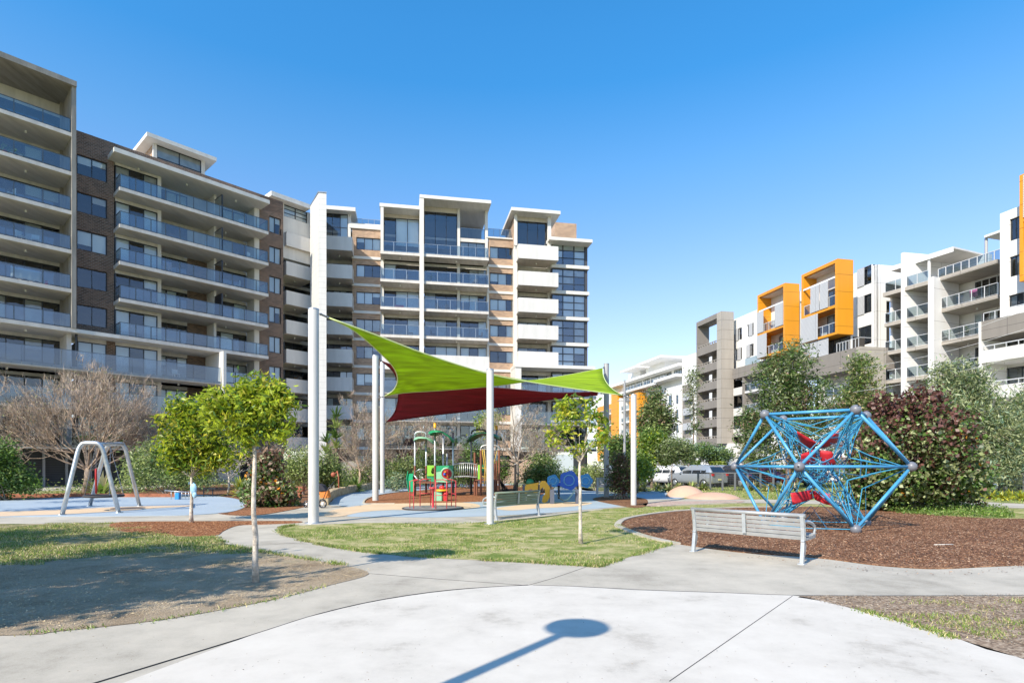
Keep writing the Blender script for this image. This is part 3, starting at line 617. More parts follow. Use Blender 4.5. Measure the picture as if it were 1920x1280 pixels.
def balcony(fa, u0, u1, v0, v1, z, parent, kind='glass', th=0.28, panel=1.2, ends=(True,True), glass=None, rail=None, lights=True, slabm=None, ph=1.1, dz=0.0, light_v=None, gh=1.05):
    """slab > balustrade, glass_panel, ceiling_light; kind glass | solid | frameless"""
    b = MB(); b.fbox(fa,u0,u1,v0,v1,z-th,z)
    o = b.build('balcony', slabm or C_slab, parent, uv=True)
    rail = rail or M_bframe; e = 0.06
    if kind == 'solid':
        p = MB(); p.fbox(fa,u0,u1,v1-0.12+0.003,v1+0.004,z-th-0.004,z+ph)
        if ends[0]: p.fbox(fa,u0-0.004,u0+0.12,v0,v1-0.122,z-th-0.004,z+ph)
        if ends[1]: p.fbox(fa,u1-0.12,u1+0.004,v0,v1-0.122,z-th-0.004,z+ph)
        p.build('balustrade', C_panel, o, uv=True)
    else:
        r = MB(); g2 = MB(); n = max(1, round((u1-u0)/panel)); W = (u1-u0-2*e)/n
        if kind == 'glass':
            r.fbox(fa,u0+e,u1-e,v1-e-0.02,v1-e+0.02,z+gh,z+gh+0.045); r.fbox(fa,u0+e,u1-e,v1-e-0.015,v1-e+0.015,z+0.06,z+0.09)
            for i in range(n+1):
                x = u0+e+i*W; r.fbox(fa,x-0.03,x+0.03,v1-e-0.024,v1-e+0.024,z,z+gh)
            for q,(uu,on) in enumerate(((u0+e,ends[0]),(u1-e,ends[1]))):
                if on: r.fbox(fa,uu-0.02,uu+0.02,v0,v1-e-0.03,z+gh,z+gh+0.045); g2.add([fa.P(uu,v0,z+0.09),fa.P(uu,v1-e,z+0.09),fa.P(uu,v1-e,z+gh),fa.P(uu,v0,z+gh)],[(0,1,2,3)])
            g2.fquad(fa,u0+e,u1-e,v1-e,z+0.09,z+gh)
            r.build('balustrade', rail, o)
        else:
            for i in range(n):
                g2.fquad(fa,u0+e+i*W+0.012,u0+e+(i+1)*W-0.012,v1+0.03,z-0.2,z+gh+0.05)
            r.fbox(fa,u0+e,u1-e,v1+0.015,v1+0.045,z+gh+0.052,z+gh+0.08)
            for i in range(n*2):
                x = u0+e+(i+0.5)*W/2; r.fbox(fa,x-0.03,x+0.03,v1,v1+0.028,z-0.16,z-0.10)
            r.build('balustrade', rail, o)
        g2.build('glass_panel', glass or G_bal, o)
    if lights:
        l = MB(); k = max(1,int((u1-u0)/5)); vv = light_v if light_v is not None else (v0+v1)/2
        for i in range(k):
            c = fa.P(u0+(u1-u0)*(i+0.5)/k, vv, z-th-0.16); l.lathe([(0.07,0),(0.07,0.16)], c, 8)
        l.build('ceiling_light', M_lamp, o)
    return o
def block(name, fa, u0,u1,v0,v1,z0,z1, m, parent, uv=True):
    b = MB(); b.fbox(fa,u0,u1,v0,v1,z0,z1); return b.build(name, m, parent, uv=uv)

# ---------------------------------------------------------------- left block (dark brick, glass balconies)
FA = Fac(224, 46.6, (0.676, 0.737))
B1 = thing('apartment_building', 'dark brick apartment block on the left with long blue glass balconies', 'apartment building', tuple(FA.P(0,-6,0)))
WV = -1.8
lev = lambda k: 0.2+3*k
uA = lambda px, v=0.0: FA.u(px, v)
# carcass behind
ucar0, ucar1 = uA(-260), uA(531, WV)
block('roof', FA, ucar0, ucar1, -14, WV-0.3, 27.2, 27.5, C_slab, B1)
# brick wall strip 143..213 (wall plane) and above the balcony block up to the parapet
ua, ub = uA(140, WV), uA(213.5, WV)
op = []
for k in range(4, 9):
    z = lev(k); op.append((uA(144,WV), uA(201,WV), z+0.75, z+2.35))
wall(FA, ua, ub, 12.2, 28.4, WV, B_dark, B1, op)
for i, o in enumerate(op): window(FA, o[0]+0.01, o[1]-0.01, o[2]+0.01, o[3]-0.01, WV-0.12, B1, 2, 1, pat=[(0,0),(0,0),(1,1),(0,1),(0.4,0.3)][i])
wall(FA, ub, uA(530,WV), 27.0, 28.4, WV, B_dark, B1)
# balcony block: near section at wall plane (213..297), column, recessed sections
uc0, uc1, uc2, uc3, uc4 = uA(213.5,WV), uA(295.5,WV), uA(302.5,WV), uA(395,WV), uA(479,WV)
uc5 = uA(486, WV)
BV = -3.6
for k in range(1, 9):
    z = lev(k); zt = z+2.72
    window(FA, uc0+0.1, uc1, z+0.02, z+2.45, WV-0.05, B1, 3, 1, pat=[(1,0,1),(0,0,0.3),(1,0,1),(1,0,1)][k%4], name='sliding_door', fw=0.07)
    block('lintel', FA, uc0+0.1, uc1, WV-0.2, WV-0.02, z+2.46, z+2.72, C_slab, B1)
    for (a, c) in ((uc2+0.05, uc3-1.4), (uc3+0.3, uc4-0.1)):
        window(FA, a, c, z+0.02, z+2.4, BV, B1, 4 if c-a > 4 else 3, 1, blinds=0.5, name='sliding_door', fw=0.07)
        block('wall', FA, a, c, BV-0.2, BV-0.02, z+2.41, z+2.72, C_slab, B1)
    block('wall', FA, uc3-1.4, uc3+0.3, BV-0.3, BV, z, z+2.72, B_dark if k<7 else C_slab, B1)
block('column', FA, uc1, uc2, BV, WV, 0, 27.0, C_white, B1)
block('column', FA, uc4-0.1, uc5, BV, WV, 0, 27.0, C_white, B1)
block('party_wall', FA, uc3+0.3, uc3+0.5, BV, WV, 0, 27.0, C_white, B1)
for k in range(5, 9):
    z = lev(k)
    balcony(FA, 0.0, uA(503.5), WV, 0.0, z, B1, 'glass', panel=1.15, ends=(True,True), light_v=-2.4)
    block('balcony_floor', FA, uc0, uc5, BV, WV+0.002, z-0.28, z-0.002, C_soff, B1)
    s = MB(); s.fbox(FA, uc3+0.34, uc3+0.40, WV+0.01, -0.12, z, z+2.1); s.build('privacy_screen', G_win if k != 5 else M_frame, B1)
    s = MB(); s.fbox(FA, uc3+0.32, uc3+0.42, -0.12, -0.06, z, z+2.1); s.fbox(FA, uc3+0.32, uc3+0.42, WV, -0.12, z+2.1, z+2.16); s.build('screen_frame', M_frame, B1)
balcony(FA, 0.0, uA(503.5), WV, 0.003, lev(4), B1, 'glass', panel=1.15, light_v=-2.4)
balcony(FA, uA(419), uA(503.5), WV, 0.0, lev(3), B1, 'glass', panel=1.15, light_v=-2.4)
balcony(FA, uA(419), uA(503.5), WV, 0.0, lev(2), B1, 'glass', panel=1.15, light_v=-2.4)
for k in range(1,5): block('balcony_floor', FA, uA(-200,-3), uc5, BV-1.5, WV+0.002, lev(k)-0.28, lev(k)-0.002, C_soff, B1)
# roof canopy over the balcony block
b = MB(); b.fbox(FA, uA(213)-0.0, uA(504.5), -3.8, 0.15, 26.85, 27.2); b.build('roof_canopy', C_white, B1, uv=True)
l = MB()
for px in (260, 350, 442): l.lathe([(0.08,0),(0.08,0.16)], FA.P(uA(px,-1.5),-1.5,26.69), 8)
l.build('ceiling_light', M_lamp, B1)
# right-hand brick strip with windows
ud, ue = uc5, uA(531, WV)
op = [(uA(505,WV), uA(527,WV), lev(k)+0.75, lev(k)+2.4) for k in range(0, 9)]
wall(FA, ud, ue, 0, 28.4, WV, B_dark, B1, op)
for o in op: window(FA, o[0]+0.01,o[1]-0.01,o[2]+0.01,o[3]-0.01, WV-0.12, B1, 2, 1, pat=(0.9,1))
# left tower: framed stack of balconies
uT0, uT1 = uA(-230), uA(134); uT2 = uA(142.5)
block('fin_wall', FA, uT1, uT2, WV-1.2, 0.12, 12.2, 30.75, C_raw, B1)
b = MB(); b.fbox(FA, uT0, uT2, -5.5, 0.3, 30.75, 31.15); b.build('roof_slab', C_raw, B1, uv=True)
for k in range(1, 10):
    z = lev(k); top = z+2.72 if k < 9 else 30.74
    if k >= 4: balcony(FA, uT0, uT1, -4.2 if k > 4 else -1.9, 0.0 if k > 4 else 0.006, z, B1, 'glass', panel=1.75, ends=(False,False), light_v=-1.6)
    pw = [(1,1,0),(0,0,1),(0,1,0),(1,0,0)][k%4]
    window(FA, uT0, uA(112,-3.4), z+0.02, z+2.45, -3.4, B1, 9, 1, blinds=0.4, name='sliding_door', fw=0.08)
    block('wall', FA, uT0, uA(112,-3.4), -3.6, -3.42, z+2.46, top, C_slab, B1)
    block('wall', FA, uA(112,-3.4), uT1+0.02, -3.5, -3.2, z, top, C_slab, B1)
block('side_wall', FA, uT1-0.2, uT1-0.001, -3.2, WV-1.2, 12.2, 30.74, C_raw, B1)
block('side_wall', FA, uT1, uT2, -5.5, WV-1.2-0.002, 12.2, 30.74, C_raw, B1)
# lower band of frameless glass across the front
uB0, uB1 = uA(-330), uA(411)
b = MB(); b.fbox(FA, uT0, uA(415), WV-2.0, 0.0, lev(4)-0.287, lev(4)-0.005); b.build('slab_edge', C_white, B1, uv=True)
for k in (3, 2, 1):
    balcony(FA, uB0, uB1+ (0 if k>1 else 6), -4.0, 0.9 if k<3 else 0.5, lev(k), B1, 'frameless', panel=2.3, ends=(False,False), glass=G_big, light_v=-1.5, gh=1.15)
    # doors behind the band under the brick strip
    if k > 0:
        window(FA, uA(146,WV), uA(200,WV), lev(k)+0.02, lev(k)+2.4, WV-0.1, B1, 2, 1, pat=(0.9,0.9) if k==3 else (0,0), name='sliding_door')
        block('wall', FA, uA(200,WV), uc0+0.1, WV-0.2, WV, lev(k), lev(k)+2.72, B_dark, B1)
        block('wall', FA, uA(142,WV), uA(200,WV), WV-0.25, WV-0.08, lev(k)+2.41, lev(k)+2.72, C_slab, B1)
    block('side_wall', FA, uA(134,-0.9)-0.3, uA(134,-0.9), -3.4, -0.9, lev(k), lev(k)+2.72, C_slab, B1)
    b = MB(); b.lathe([(0.09,0),(0.09,2.72)], FA.P(uA(143,-0.7),-0.7,lev(k)), 10); b.build('drain_pipe', M_frame, B1)
block('fin_wall', FA, uA(411.5), uA(417), -3.4, 0.9, 3.2, 12.2-0.29, C_white, B1)
# ground floor: dark recess, garage screens
block('ground_floor_wall', FA, uA(-330), uA(520,-3.2), -3.6, -3.2, 0, lev(1)-0.29, paintmat('dark_garage_screen',(0.075,0.08,0.09),joint=(2.6,0.14,0.03)), B1)
for px in (-60, 35, 80, 123, 168, 240, 300, 372, 440):
    block('garage_post', FA, uA(px,-2.6), uA(px,-2.6)+0.16, -2.8, -2.6, 0, lev(1)-0.28, mat('post_grey',(0.32,0.33,0.35),0.5), B1, uv=False)
b = MB(); b.fbox(FA, uA(408,-2.2), uA(450,-2.2), -3.1, -2.2, 0.0, 2.3); b.build('electrical_cabinet', C_clad, B1, uv=True)
# penthouses on the roof
def hut(fa, pxa, pxb, v, ztop, zbase, ov, parent, cols, rows, wallm, glaz=None, depth=5.0, th=0.35, ovl=0.9, blinds=0.9, ovd=0.9):
    u0, u1 = fa.u(pxa, v), fa.u(pxb, v)
    b = MB(); b.fbox(fa, u0-ovl, u1+ov, v-depth-0.3, v+ovd, ztop-th, ztop); b.build('penthouse_roof', C_white, parent, uv=True)
    b = MB(); b.fbox(fa, u0-0.15, u0+0.15, v-0.3, v, zbase, ztop-th-0.002); b.fbox(fa, u1-0.15, u1+0.15, v-0.3, v, zbase, ztop-th-0.002); b.build('penthouse_post', C_white, parent, uv=True)
    b = MB(); b.fbox(fa, u0-0.1, u0+0.1, v-depth, v-0.3, zbase, ztop-th-0.002); b.fbox(fa, u1-0.1, u1+0.1, v-depth, v-0.3, zbase, ztop-th-0.002); b.fbox(fa,u0-0.1,u1+0.1,v-depth-0.25,v-depth,zbase,ztop-th-0.002); b.build('penthouse_wall', wallm, parent, uv=True)
    window(fa, u0+0.15, u1-0.15, zbase+0.1, ztop-th-0.02, v-0.1, parent, cols, rows, blinds=blinds, name='penthouse_window', blindlen=1.0, gl=glaz)
hv = -4.5
hut(FA, 291, 381, hv, FA.z(291,262,hv), 27.5, 0.9, B1, 2, 3, B_tan)
b = MB(); b.fbox(FA, uA(388,-4), uA(462,-4), -8, -4, 28.45, 28.8); b.build('roof_slab', C_white, B1, uv=True)
b = MB(); b.fbox(FA, uA(390,-5), uA(458,-5), -8, -5, 27.4, 28.44); b.build('roof_wall', B_tan, B1, uv=True)
hut(FA, 530, 579, -2.6, FA.z(530,373,-2.6), 27.3, -0.3, B1, 2, 3, C_white, th=0.45, ovl=1.6, blinds=1.0)
b = MB(); b.fbox(FA, uA(529.5,-2.4), uA(583,-2.4), -3.0, -2.4, 23.0, 27.3); b.build('wall', C_white, B1, uv=True)
# solid balconies beside the stair tower
for k in range(1, 9):
    z = lev(k)+0.25
    balcony(FA, uA(537,-2), uA(588,-2), -5, -2.0, z, B1, 'solid', ends=(True,False), th=0.25, ph=1.15, light_v=-3.2, slabm=C_soff)
    window(FA, uA(533,-5), uA(600,-5), z+0.02, z+2.5, -5, B1, 4, 1, blinds=0.25, name='sliding_door')
    block('wall', FA, uA(531,-5.1), uA(600,-5.1), -5.4, -5.1, z+2.5, z+2.9, C_slab, B1)
block('side_wall', FA, ue-0.2, ue, -5, WV-0.26, 0, 28.2, B_dark, B1)

# ---------------------------------------------------------------- stair tower
Yt = 57.0; A = Vector((XP(597.5,Yt),Yt)); Bp = Vector((XP(612,Yt+0.15),Yt+0.15)); d = Vector((-0.53,0.848)); L = 3.6
ztw = ZP(361, Yt)
ST = thing('stair_tower', 'tall slim white clad stair tower standing between the two brick apartment blocks', 'stair tower', (A.x, A.y, 0))
b = MB(); b.prism([A.xy, Bp.xy, (Bp+d*L*1.6).xy, (A+d*L).xy], 0, ztw); b.build('shaft', C_clad, ST, uv=True)
b = MB(); q=0.05; b.prism([(A.x-q,A.y-q),(Bp.x+q,Bp.y-q),((Bp+d*L*1.6).x+q,(Bp+d*L*1.6).y+q),((A+d*L).x-q,(A+d*L).y+q)], ztw+0.001, ztw+0.12); b.build('cap', M_rail, ST)

# ---------------------------------------------------------------- centre block
FB = Fac(795, 62.0, (0.983, 0.182)); uB = lambda px, v=0.0: FB.u(px, v)
B2 = thing('apartment_building', 'tan brick apartment block in the centre with white fins and penthouse canopies', 'apartment building', tuple(FB.P(5,-6,0)))
H2 = 2.945; lb = lambda k: 24.43-H2*(8-k)
zB = lambda px, py, v=0.0: FB.z(px, py, v)
W2 = -1.7
block('roof', FB, uB(612,-3), uB(1100,-2), -14, -2.6, lb(9)-0.35, lb(9)-0.1, C_slab, B2)
# brick strips with white bands and ribbon windows
for (pa, pb, wa, wb, v) in ((660.5,714,668,713.5,W2), (916,966,918.5,965,W2)):
    op = [(uB(wa,v), uB(wb,v), lb(k)+0.62, lb(k)+1.95) for k in range(0,9)]
    wall(FB, uB(pa,v), uB(pb,v), 0, lb(9)-0.1, v, B_tan, B2, op)
    for o in op: window(FB, o[0]+0.01,o[1]-0.01,o[2]+0.01,o[3]-0.01, v-0.12, B2, 3, 1, blinds=0.7)
    for k in range(1,9): block('string_course', FB, uB(pa,v)-0.05, uB(pb,v)-0.02, v+0.002, v+0.12, lb(k)-0.42, lb(k)-0.14, C_white, B2)
    block('coping', FB, uB(pa,v)-0.3, uB(pb,v), v-0.4, v+0.15, lb(9)-0.1, lb(9)+0.45 if pa < 700 else lb(9)+0.05, C_white, B2)
# terrace rail above the brick strips
for (pa, pb) in ((668,713),(915,958)):
    r = MB(); r.fbox(FB,uB(pa,-2),uB(pb,-2),-2.02,-1.98,lb(9)+1.1,lb(9)+1.14)
    n = 4
    for i in range(n+1): x=uB(pa,-2)+(uB(pb,-2)-uB(pa,-2))*i/n; r.fbox(FB,x-0.02,x+0.02,-2.02,-1.98,lb(9),lb(9)+1.1)
    o = r.build('terrace_rail', M_rail, B2); q=MB(); q.fquad(FB,uB(pa,-2),uB(pb,-2),-2,lb(9)+0.1,lb(9)+1.08); q.build('glass_panel', G_balc, o)
# bay A 713..790 and bay B 795..915
zroofA, zroofB = zB(716,381), zB(790,367)
block('fin_wall', FB, uB(713.5), uB(719), W2-1.6, 0.0, lb(8), zroofA-0.36, C_white, B2)
block('fin_wall', FB, uB(786.8,0.25), uB(794.8,0.25), W2-1.6, 0.25, lb(4)-0.6, zroofB-0.36, C_white, B2)
block('roof_slab', FB, uB(713.5)-0.1, uB(786.8,0.25)-0.004, -7, 0.05, zroofA-0.35, zroofA, C_white, B2)
block('roof_slab', FB, uB(786.8,0.25), uB(921,0.3), -8, 0.3, zroofB-0.35, zroofB, C_white, B2)
for i,(pa,pb,c,rf) in enumerate(((720,786,3,zroofA),(795.5,857,3,zroofB))):
    window(FB, uB(pa,W2), uB(pb,W2), lb(8)+1.9 if False else lb(8)+1.25, rf-0.9 if i else rf-0.75, W2, B2, c, 1, pat=[(0.02,1,1),(0,0,0)][i], name='penthouse_window')
    block('spandrel', FB, uB(pa,W2), uB(pb,W2), W2-0.2, W2-0.02, lb(8)+0.9, lb(8)+1.24, M_frame, B2, uv=False)
    block('wall', FB, uB(pa,W2), uB(pb,W2), W2-0.3, W2-0.05, rf-0.9 if i else rf-0.75, rf-0.35, C_soff, B2)
    window(FB, uB(pa,W2), uB(pb,W2), lb(8)+0.02, lb(8)+0.89, W2-0.03, B2, c, 1, blinds=0.5, name='sliding_door')
# open terrace beside the glass
block('column', FB, uB(857.5,W2), uB(862.5,W2), W2-0.5, W2+0.1, lb(8), zroofB-0.36, C_white, B2)
block('column', FB, uB(909.5,W2), uB(914.5,W2), W2-0.5, W2+0.1, lb(8), zroofB-0.36, C_white, B2)
block('terrace_slab', FB, uB(862.6,W2), uB(909.4,W2), -6.5, W2+0.05, lb(9)-0.7, lb(9)-0.3, C_slab, B2)
block('terrace_wall', FB, uB(862.6,W2), uB(913,W2), -6.8, -6.5, lb(9)-0.3, zroofB-0.36, C_raw, B2)
r = MB(); r.fquad(FB,uB(863,W2),uB(909,W2),W2,lb(9)-0.25,lb(9)+0.8); o=r.build('glass_panel', G_balc, B2)
r = MB(); r.fbox(FB,uB(863,W2),uB(909,W2),W2-0.02,W2+0.02,lb(9)+0.8,lb(9)+0.85); r.build('terrace_rail', M_rail, B2)
window(FB, uB(863,W2), uB(909,W2), lb(8)+0.02, lb(9)-0.72, W2-0.05, B2, 3, 1, blinds=1.0, name='sliding_door')
for k in range(1, 9):
    z = lb(k)
    if k >= 5:
        balcony(FB, uB(713.0), uB(787.0), W2, 0.0, z, B2, 'glass', panel=1.5, ends=(True,False), glass=G_balc, rail=M_rail, slabm=C_slab)
        balcony(FB, uB(795.0), uB(916.5), W2, 0.0, z, B2, 'glass', panel=1.35, ends=(False,True), glass=G_balc, rail=M_rail, slabm=C_slab)
    if k < 8:
        for pa, pb, c in ((720,786,3),(796,857,3),(863,913,3)):
            if k < 4 and pa == 720: pass
            window(FB, uB(pa,W2-0.5), uB(pb,W2-0.5), z+0.02, z+2.35, W2-0.5, B2, c, 1, blinds=0.45, name='sliding_door')
        block('wall', FB, uB(714,W2-0.5), uB(916,W2-0.5), W2-0.9, W2-0.52, z+2.36, z+H2-0.28, C_slab, B2)
        block('column', FB, uB(857.5,W2), uB(862.5,W2), W2-0.5, W2, z+0.001, z+H2-0.281, C_white, B2)
        block('balcony_floor', FB, uB(714,W2), uB(916,W2), W2-0.6, W2-0.001, z-0.27, z-0.004, C_soff, B2)
block('column', FB, uB(713.5,W2), uB(719.5,W2), W2-0.55, W2+0.02, 0, lb(8)-0.29, C_white, B2)
block('column', FB, uB(786.5,W2), uB(793.5,W2), W2-0.55, W2+0.02, 0, lb(4)-0.7, C_white, B2)
block('column', FB, uB(913,W2), uB(917,W2), W2-0.55, W2+0.02, 0, lb(8)-0.29, C_white, B2)
# white band balconies lower down
b4 = MB(); b4.fbox(FB,uB(716,0.5),uB(917.5,0.5),0.36,0.5,lb(4)-0.55,lb(4)+0.85); o=b4.build('balcony', C_panel, B2, uv=True)
block('slab_edge', FB, uB(716,0.5), uB(924,0.7), W2-0.3, 0.7, lb(4)-0.85, lb(4)-0.552, C_white, B2)
for k in (3,2,1):
    balcony(FB, uB(716,0.3), uB(916,0.3), W2-0.4, 0.3, lb(k)-0.1, B2, 'frameless', panel=2.2, ends=(False,False), glass=G_big, slabm=C_white)
# left bay next to the stair tower
for k in range(1, 9):
    z = lb(k)
    balcony(FB, uB(606,0.2), uB(660.5,0.2), -3, 0.2, z-0.05, B2, 'solid', ends=(True,True), th=0.2, ph=1.22, slabm=C_soff)
    window(FB, uB(600,-3), uB(662,-3), z+0.02, z+2.3, -3, B2, 5, 1, blinds=0.3, name='sliding_door')
    block('wall', FB, uB(600,-3.1), uB(664,-3.1), -3.4, -3.1, z+2.3, z+H2, C_slab, B2)
block('side_wall', FB, uB(661.5,W2)-0.05, uB(661.5,W2)+0.15, -3, W2-0.26, 0, lb(9), B_tan, B2)
hut(FB, 606, 655, -1.6, zB(650,394.5,-1.6), lb(8)+1.3, 0.7, B2, 3, 2, C_white, th=0.4, ovl=0.2, depth=6, blinds=0.25)
# bay C: boxed white balconies
vC = 0.5
for k in range(4, 9):
    balcony(FB, uB(972,vC), uB(1047,vC), W2-0.3, vC, lb(k)+0.25, B2, 'solid', ends=(True,True), th=0.2, ph=1.35, slabm=C_soff)
for k in range(1, 8):
    window(FB, uB(971,W2-0.4), uB(1027,W2-0.4), lb(k)+0.02, lb(k)+2.5, W2-0.4, B2, 3, 1, blinds=0.4, name='sliding_door')
    block('wall', FB, uB(966,W2-0.5), uB(1036,W2-0.5), W2-0.9, W2-0.5, lb(k)+2.5, lb(k)+H2+0.05, C_slab, B2)
block('column', FB, uB(964.5,W2+0.9), uB(970,W2+0.9), W2-0.6, W2+0.9, 0, lb(9)+0.2, C_white, B2)
block('column', FB, uB(1027,W2), uB(1035,W2), W2-0.6, W2+0.1, 0, lb(9)+0.2, C_white, B2)
zc = zB(1000, 396)
block('roof_slab', FB, uB(959,0.6), uB(1051,0.6), -6.5, 0.6, zc-0.35, zc, C_white, B2)
block('column', FB, uB(964.5,-0.3), uB(970,-0.3), -0.6, -0.3, lb(9)-1.2, zc-0.352, C_white, B2)
block('column', FB, uB(1027,-0.3), uB(1033.5,-0.3), -0.6, -0.3, lb(9)-1.2, zc-0.352, C_white, B2)
window(FB, uB(970,-0.9), uB(1027,-0.9), lb(9)-1.1, zc-0.8, -0.9, B2, 3, 1, blinds=0.0, name='penthouse_window')
block('wall', FB, uB(968,-0.9), uB(1030,-0.9), -1.2, -0.92, zc-0.8, zc-0.352, C_soff, B2)
for q in (965, 1030): block('penthouse_wall', FB, uB(q,-1)-0.1, uB(q,-1)+0.1, -6.4, -1.22, lb(9)-1.1, zc-0.352, B_tan, B2)
block('penthouse_wall', FB, uB(966,-1), uB(1030,-1), -6.4, -6.2, lb(9)-1.1, zc-0.353, B_tan, B2)
# corner glazing
vG = -0.9
for k in range(1, 9):
    z = lb(k)
    if k >= 3: window(FB, uB(1034.5,vG), uB(1097,vG), z+0.06, z+H2-0.36, vG, B2, 3, 3, blinds=0.85, gl=G_refl, name='curtain_window', fw=0.10)
    block('slab_edge', FB, uB(1034.5,vG)-0.1, uB(1105,vG+0.3), -7, vG+0.3, z-0.32, z+0.05, C_white, B2)
block('corner_post', FB, uB(1097,vG)+0.002, uB(1101.5,vG), -7, vG-0.004, lb(3), lb(9)-0.3, mat('charcoal',(0.06,0.06,0.065),0.5), B2, uv=False)
block('side_wall', FB, uB(1097.5,-7.1), uB(1101.5,-7.1), -14, -7.1, 0, lb(9)-0.3, B_tan, B2)
zr = zB(1090, 447.5, 0.5)
block('roof_slab', FB, uB(1030,0.5), uB(1111,0.5), -7, 0.5, zr-0.35, zr, C_white, B2)
block('lift_room', FB, uB(1040,-6), uB(1081,-6), -9, -6, lb(9)-0.3, zB(1060,418,-6), B_tan, B2)
# lower right wing
v2 = 1.2
block('fin_wall', FB, uB(966,v2), uB(977.5,v2), W2, v2, lb(1)-0.6, lb(4)-0.30, C_white, B2)
block('slab_edge', FB, uB(965.8,v2+.1), uB(1116,v2+.1), -5, v2+0.1, lb(4)-0.299, lb(4)+0.05, C_white, B2)
for k in (3,2,1):
    balcony(FB, uB(977.6,v2), uB(1119,v2), -1.2, v2, lb(k)-0.35, B2, 'frameless', panel=2.0, ends=(False,False), glass=G_big, slabm=C_white)
    window(FB, uB(1036,-1.0), uB(1098,-1.0), lb(k)-0.3, lb(k)+2.2, -1.0, B2, 3, 1, blinds=0.4, name='sliding_door')
    block('wall', FB, uB(977,-1.3), uB(1100,-1.3), -1.6, -1.3, lb(k)+2.2, lb(k)+H2-0.35, C_slab, B2)
block('ground_floor_wall', FB, uB(600,-2.4), uB(1030,-2.4), -2.8, -2.4, 0, lb(1)-0.3, B_dark, B2)
block('pier', FB, uB(1088,-0.2), uB(1096,-0.2), -0.9, -0.2, 0, lb(1)-0.65, B_tan, B2)
# low brick and concrete planter walls at street level
for (pa,pb,Y,h,m_,nm,lab) in ((925,1030,52,2.2,B_tan,'lattice_wall','tan brick lattice wall behind the bare tree trunk'),(640,700,46,2.0,C_raw,'retaining_wall','rough grey retaining wall behind the shade poles'),):
    o = MB(); x0,x1=XP(pa,Y),XP(pb,Y); o.box(x0,x1,Y,Y+0.4,0,h); o.build(nm, m_, None, label=lab, cat='wall', uv=True)
o = MB(); x0,x1=XP(1028,50),XP(1075,50); o.box(x0,x1,50,50.08,0.6,2.6); ob=o.build('frosted_screen', mat('frosted',(0.45,0.5,0.5),0.3), None, label='frosted glass terrace screen behind the yellow-green tree trunk', cat='screen')
o = MB()
for i in range(5): o.box(XP(1000,49)+i*0.01,XP(1130,49),49-i*0.45,49.45-i*0.45,0,0.8-i*0.16)
o.build('terrace_steps', C_slab, None, label='pale concrete terrace steps behind the dark shade pole', cat='steps', uv=True)

# ---------------------------------------------------------------- right-hand blocks
WD = (0.21, -0.978); SD = (0.978, 0.21)
def shadeshutter(fa,u0,u1,z0,z1,v,parent): 
    b=MB(); b.fbox(fa,u0,u1,v,v+0.06,z0,z1); return b.build('shutter', C_shut, parent, uv=True)
# far block (orange bays and long white roof)
F3 = Fac(1285, 116, (0.235,-0.972)); u3 = lambda px,v=0: F3.u(px,v)
B3 = thing('apartment_building', 'far white apartment block with orange bays and floating roof plates', 'apartment building', tuple(F3.P(-10,-5,0)))
z3 = lambda px,py,v=0: F3.z(px,py,v)
ztop = z3(1279,683)
block('wall', F3, u3(1279), u3(1310), -12, 0, 0, ztop+1.4, C_bright, B3)
block('roof_slab', F3, u3(1140), u3(1279)-0.01, -14, 0.8, ztop-0.25, ztop+0.3, C_bright, B3)
block('top_floor_wall', F3, u3(1140), u3(1279)-0.01, -13, -1.3, ztop-4.4, ztop-0.25, C_bright, B3)
for a,b_ in ((1172,1190),(1192,1203),(1206,1218),(1221,1235),(1236,1251),(1252,1258),(1264,1278)):
    window(F3, u3(a,-1.2), u3(b_,-1.2), ztop-3.3, ztop-0.4, -1.2, B3, 3, 1, blinds=0.1, name='window')
zf = z3(1234,717)
b=MB(); b.fbox(F3,u3(1160),u3(1235),-1.3,0.6,zf-0.35,zf+0.15); b.build('balcony', C_bright, B3, uv=True)
r=MB(); r.fbox(F3,u3(1170),u3(1250),0.45,0.5,zf+0.95,zf+1.02)
for i in range(14): x=u3(1170)+(u3(1250)-u3(1170))*i/13; r.fbox(F3,x-0.04,x+0.04,0.44,0.49,zf+0.15,zf+0.95)
o=r.build('balcony_rail', M_wrail, B3)
b=MB(); b.fbox(F3,u3(1236),u3(1279),-1.3,1.4,zf-0.2,zf+0.4); b.build('balcony', C_bright, B3, uv=True)
block('wall', F3, u3(1232), u3(1279), -8, -1.0, 0, zf-0.2, C_bright, B3)
block('wall', F3, u3(1252), u3(1280), -0.9, 0.4, 0, z3(1265,725), C_bright, B3)
block('wall', F3, u3(1279.5,0.3), u3(1293,0.3), 0.01, 0.3, 0, z3(1285,722), C_taupe, B3)
for j in range(6):
    py = 739+28*j; z0_ = z3(1287,py+11,0.8)
    if z0_ < 1: break
    b=MB(); b.fbox(F3,u3(1281,0.9),u3(1294,0.9),0.31,1.0,z0_,z0_+1.35); b.build('balcony', C_shut, B3, uv=True)
    window(F3,u3(1268,0.5),u3(1271,0.5),z0_-0.2,z0_+1.5,0.5,B3,1,1,blinds=0,name='window')
    window(F3,u3(1254,0.5),u3(1259,0.5),z0_-0.6,z0_+1.8,0.5,B3,1,1,blinds=0,name='window')
block('wall', F3, u3(1205,-2), u3(1234,-2), -8, -2.0, 0, zf-0.6, C_bright, B3)
# floating roof plates
for (a,b_,py) in ((1173,1203,694),(1205,1250,678)):
    zz=z3((a+b_)/2,py,-3); block('roof_plate', F3, u3(a,-3), u3(b_,-3), -13, -1.5, zz, zz+0.45, C_bright, B3)
    block('roof_wall', F3, u3(a+6,-5), u3(b_-3,-5), -12, -5, ztop+0.6, zz, C_bright, B3)
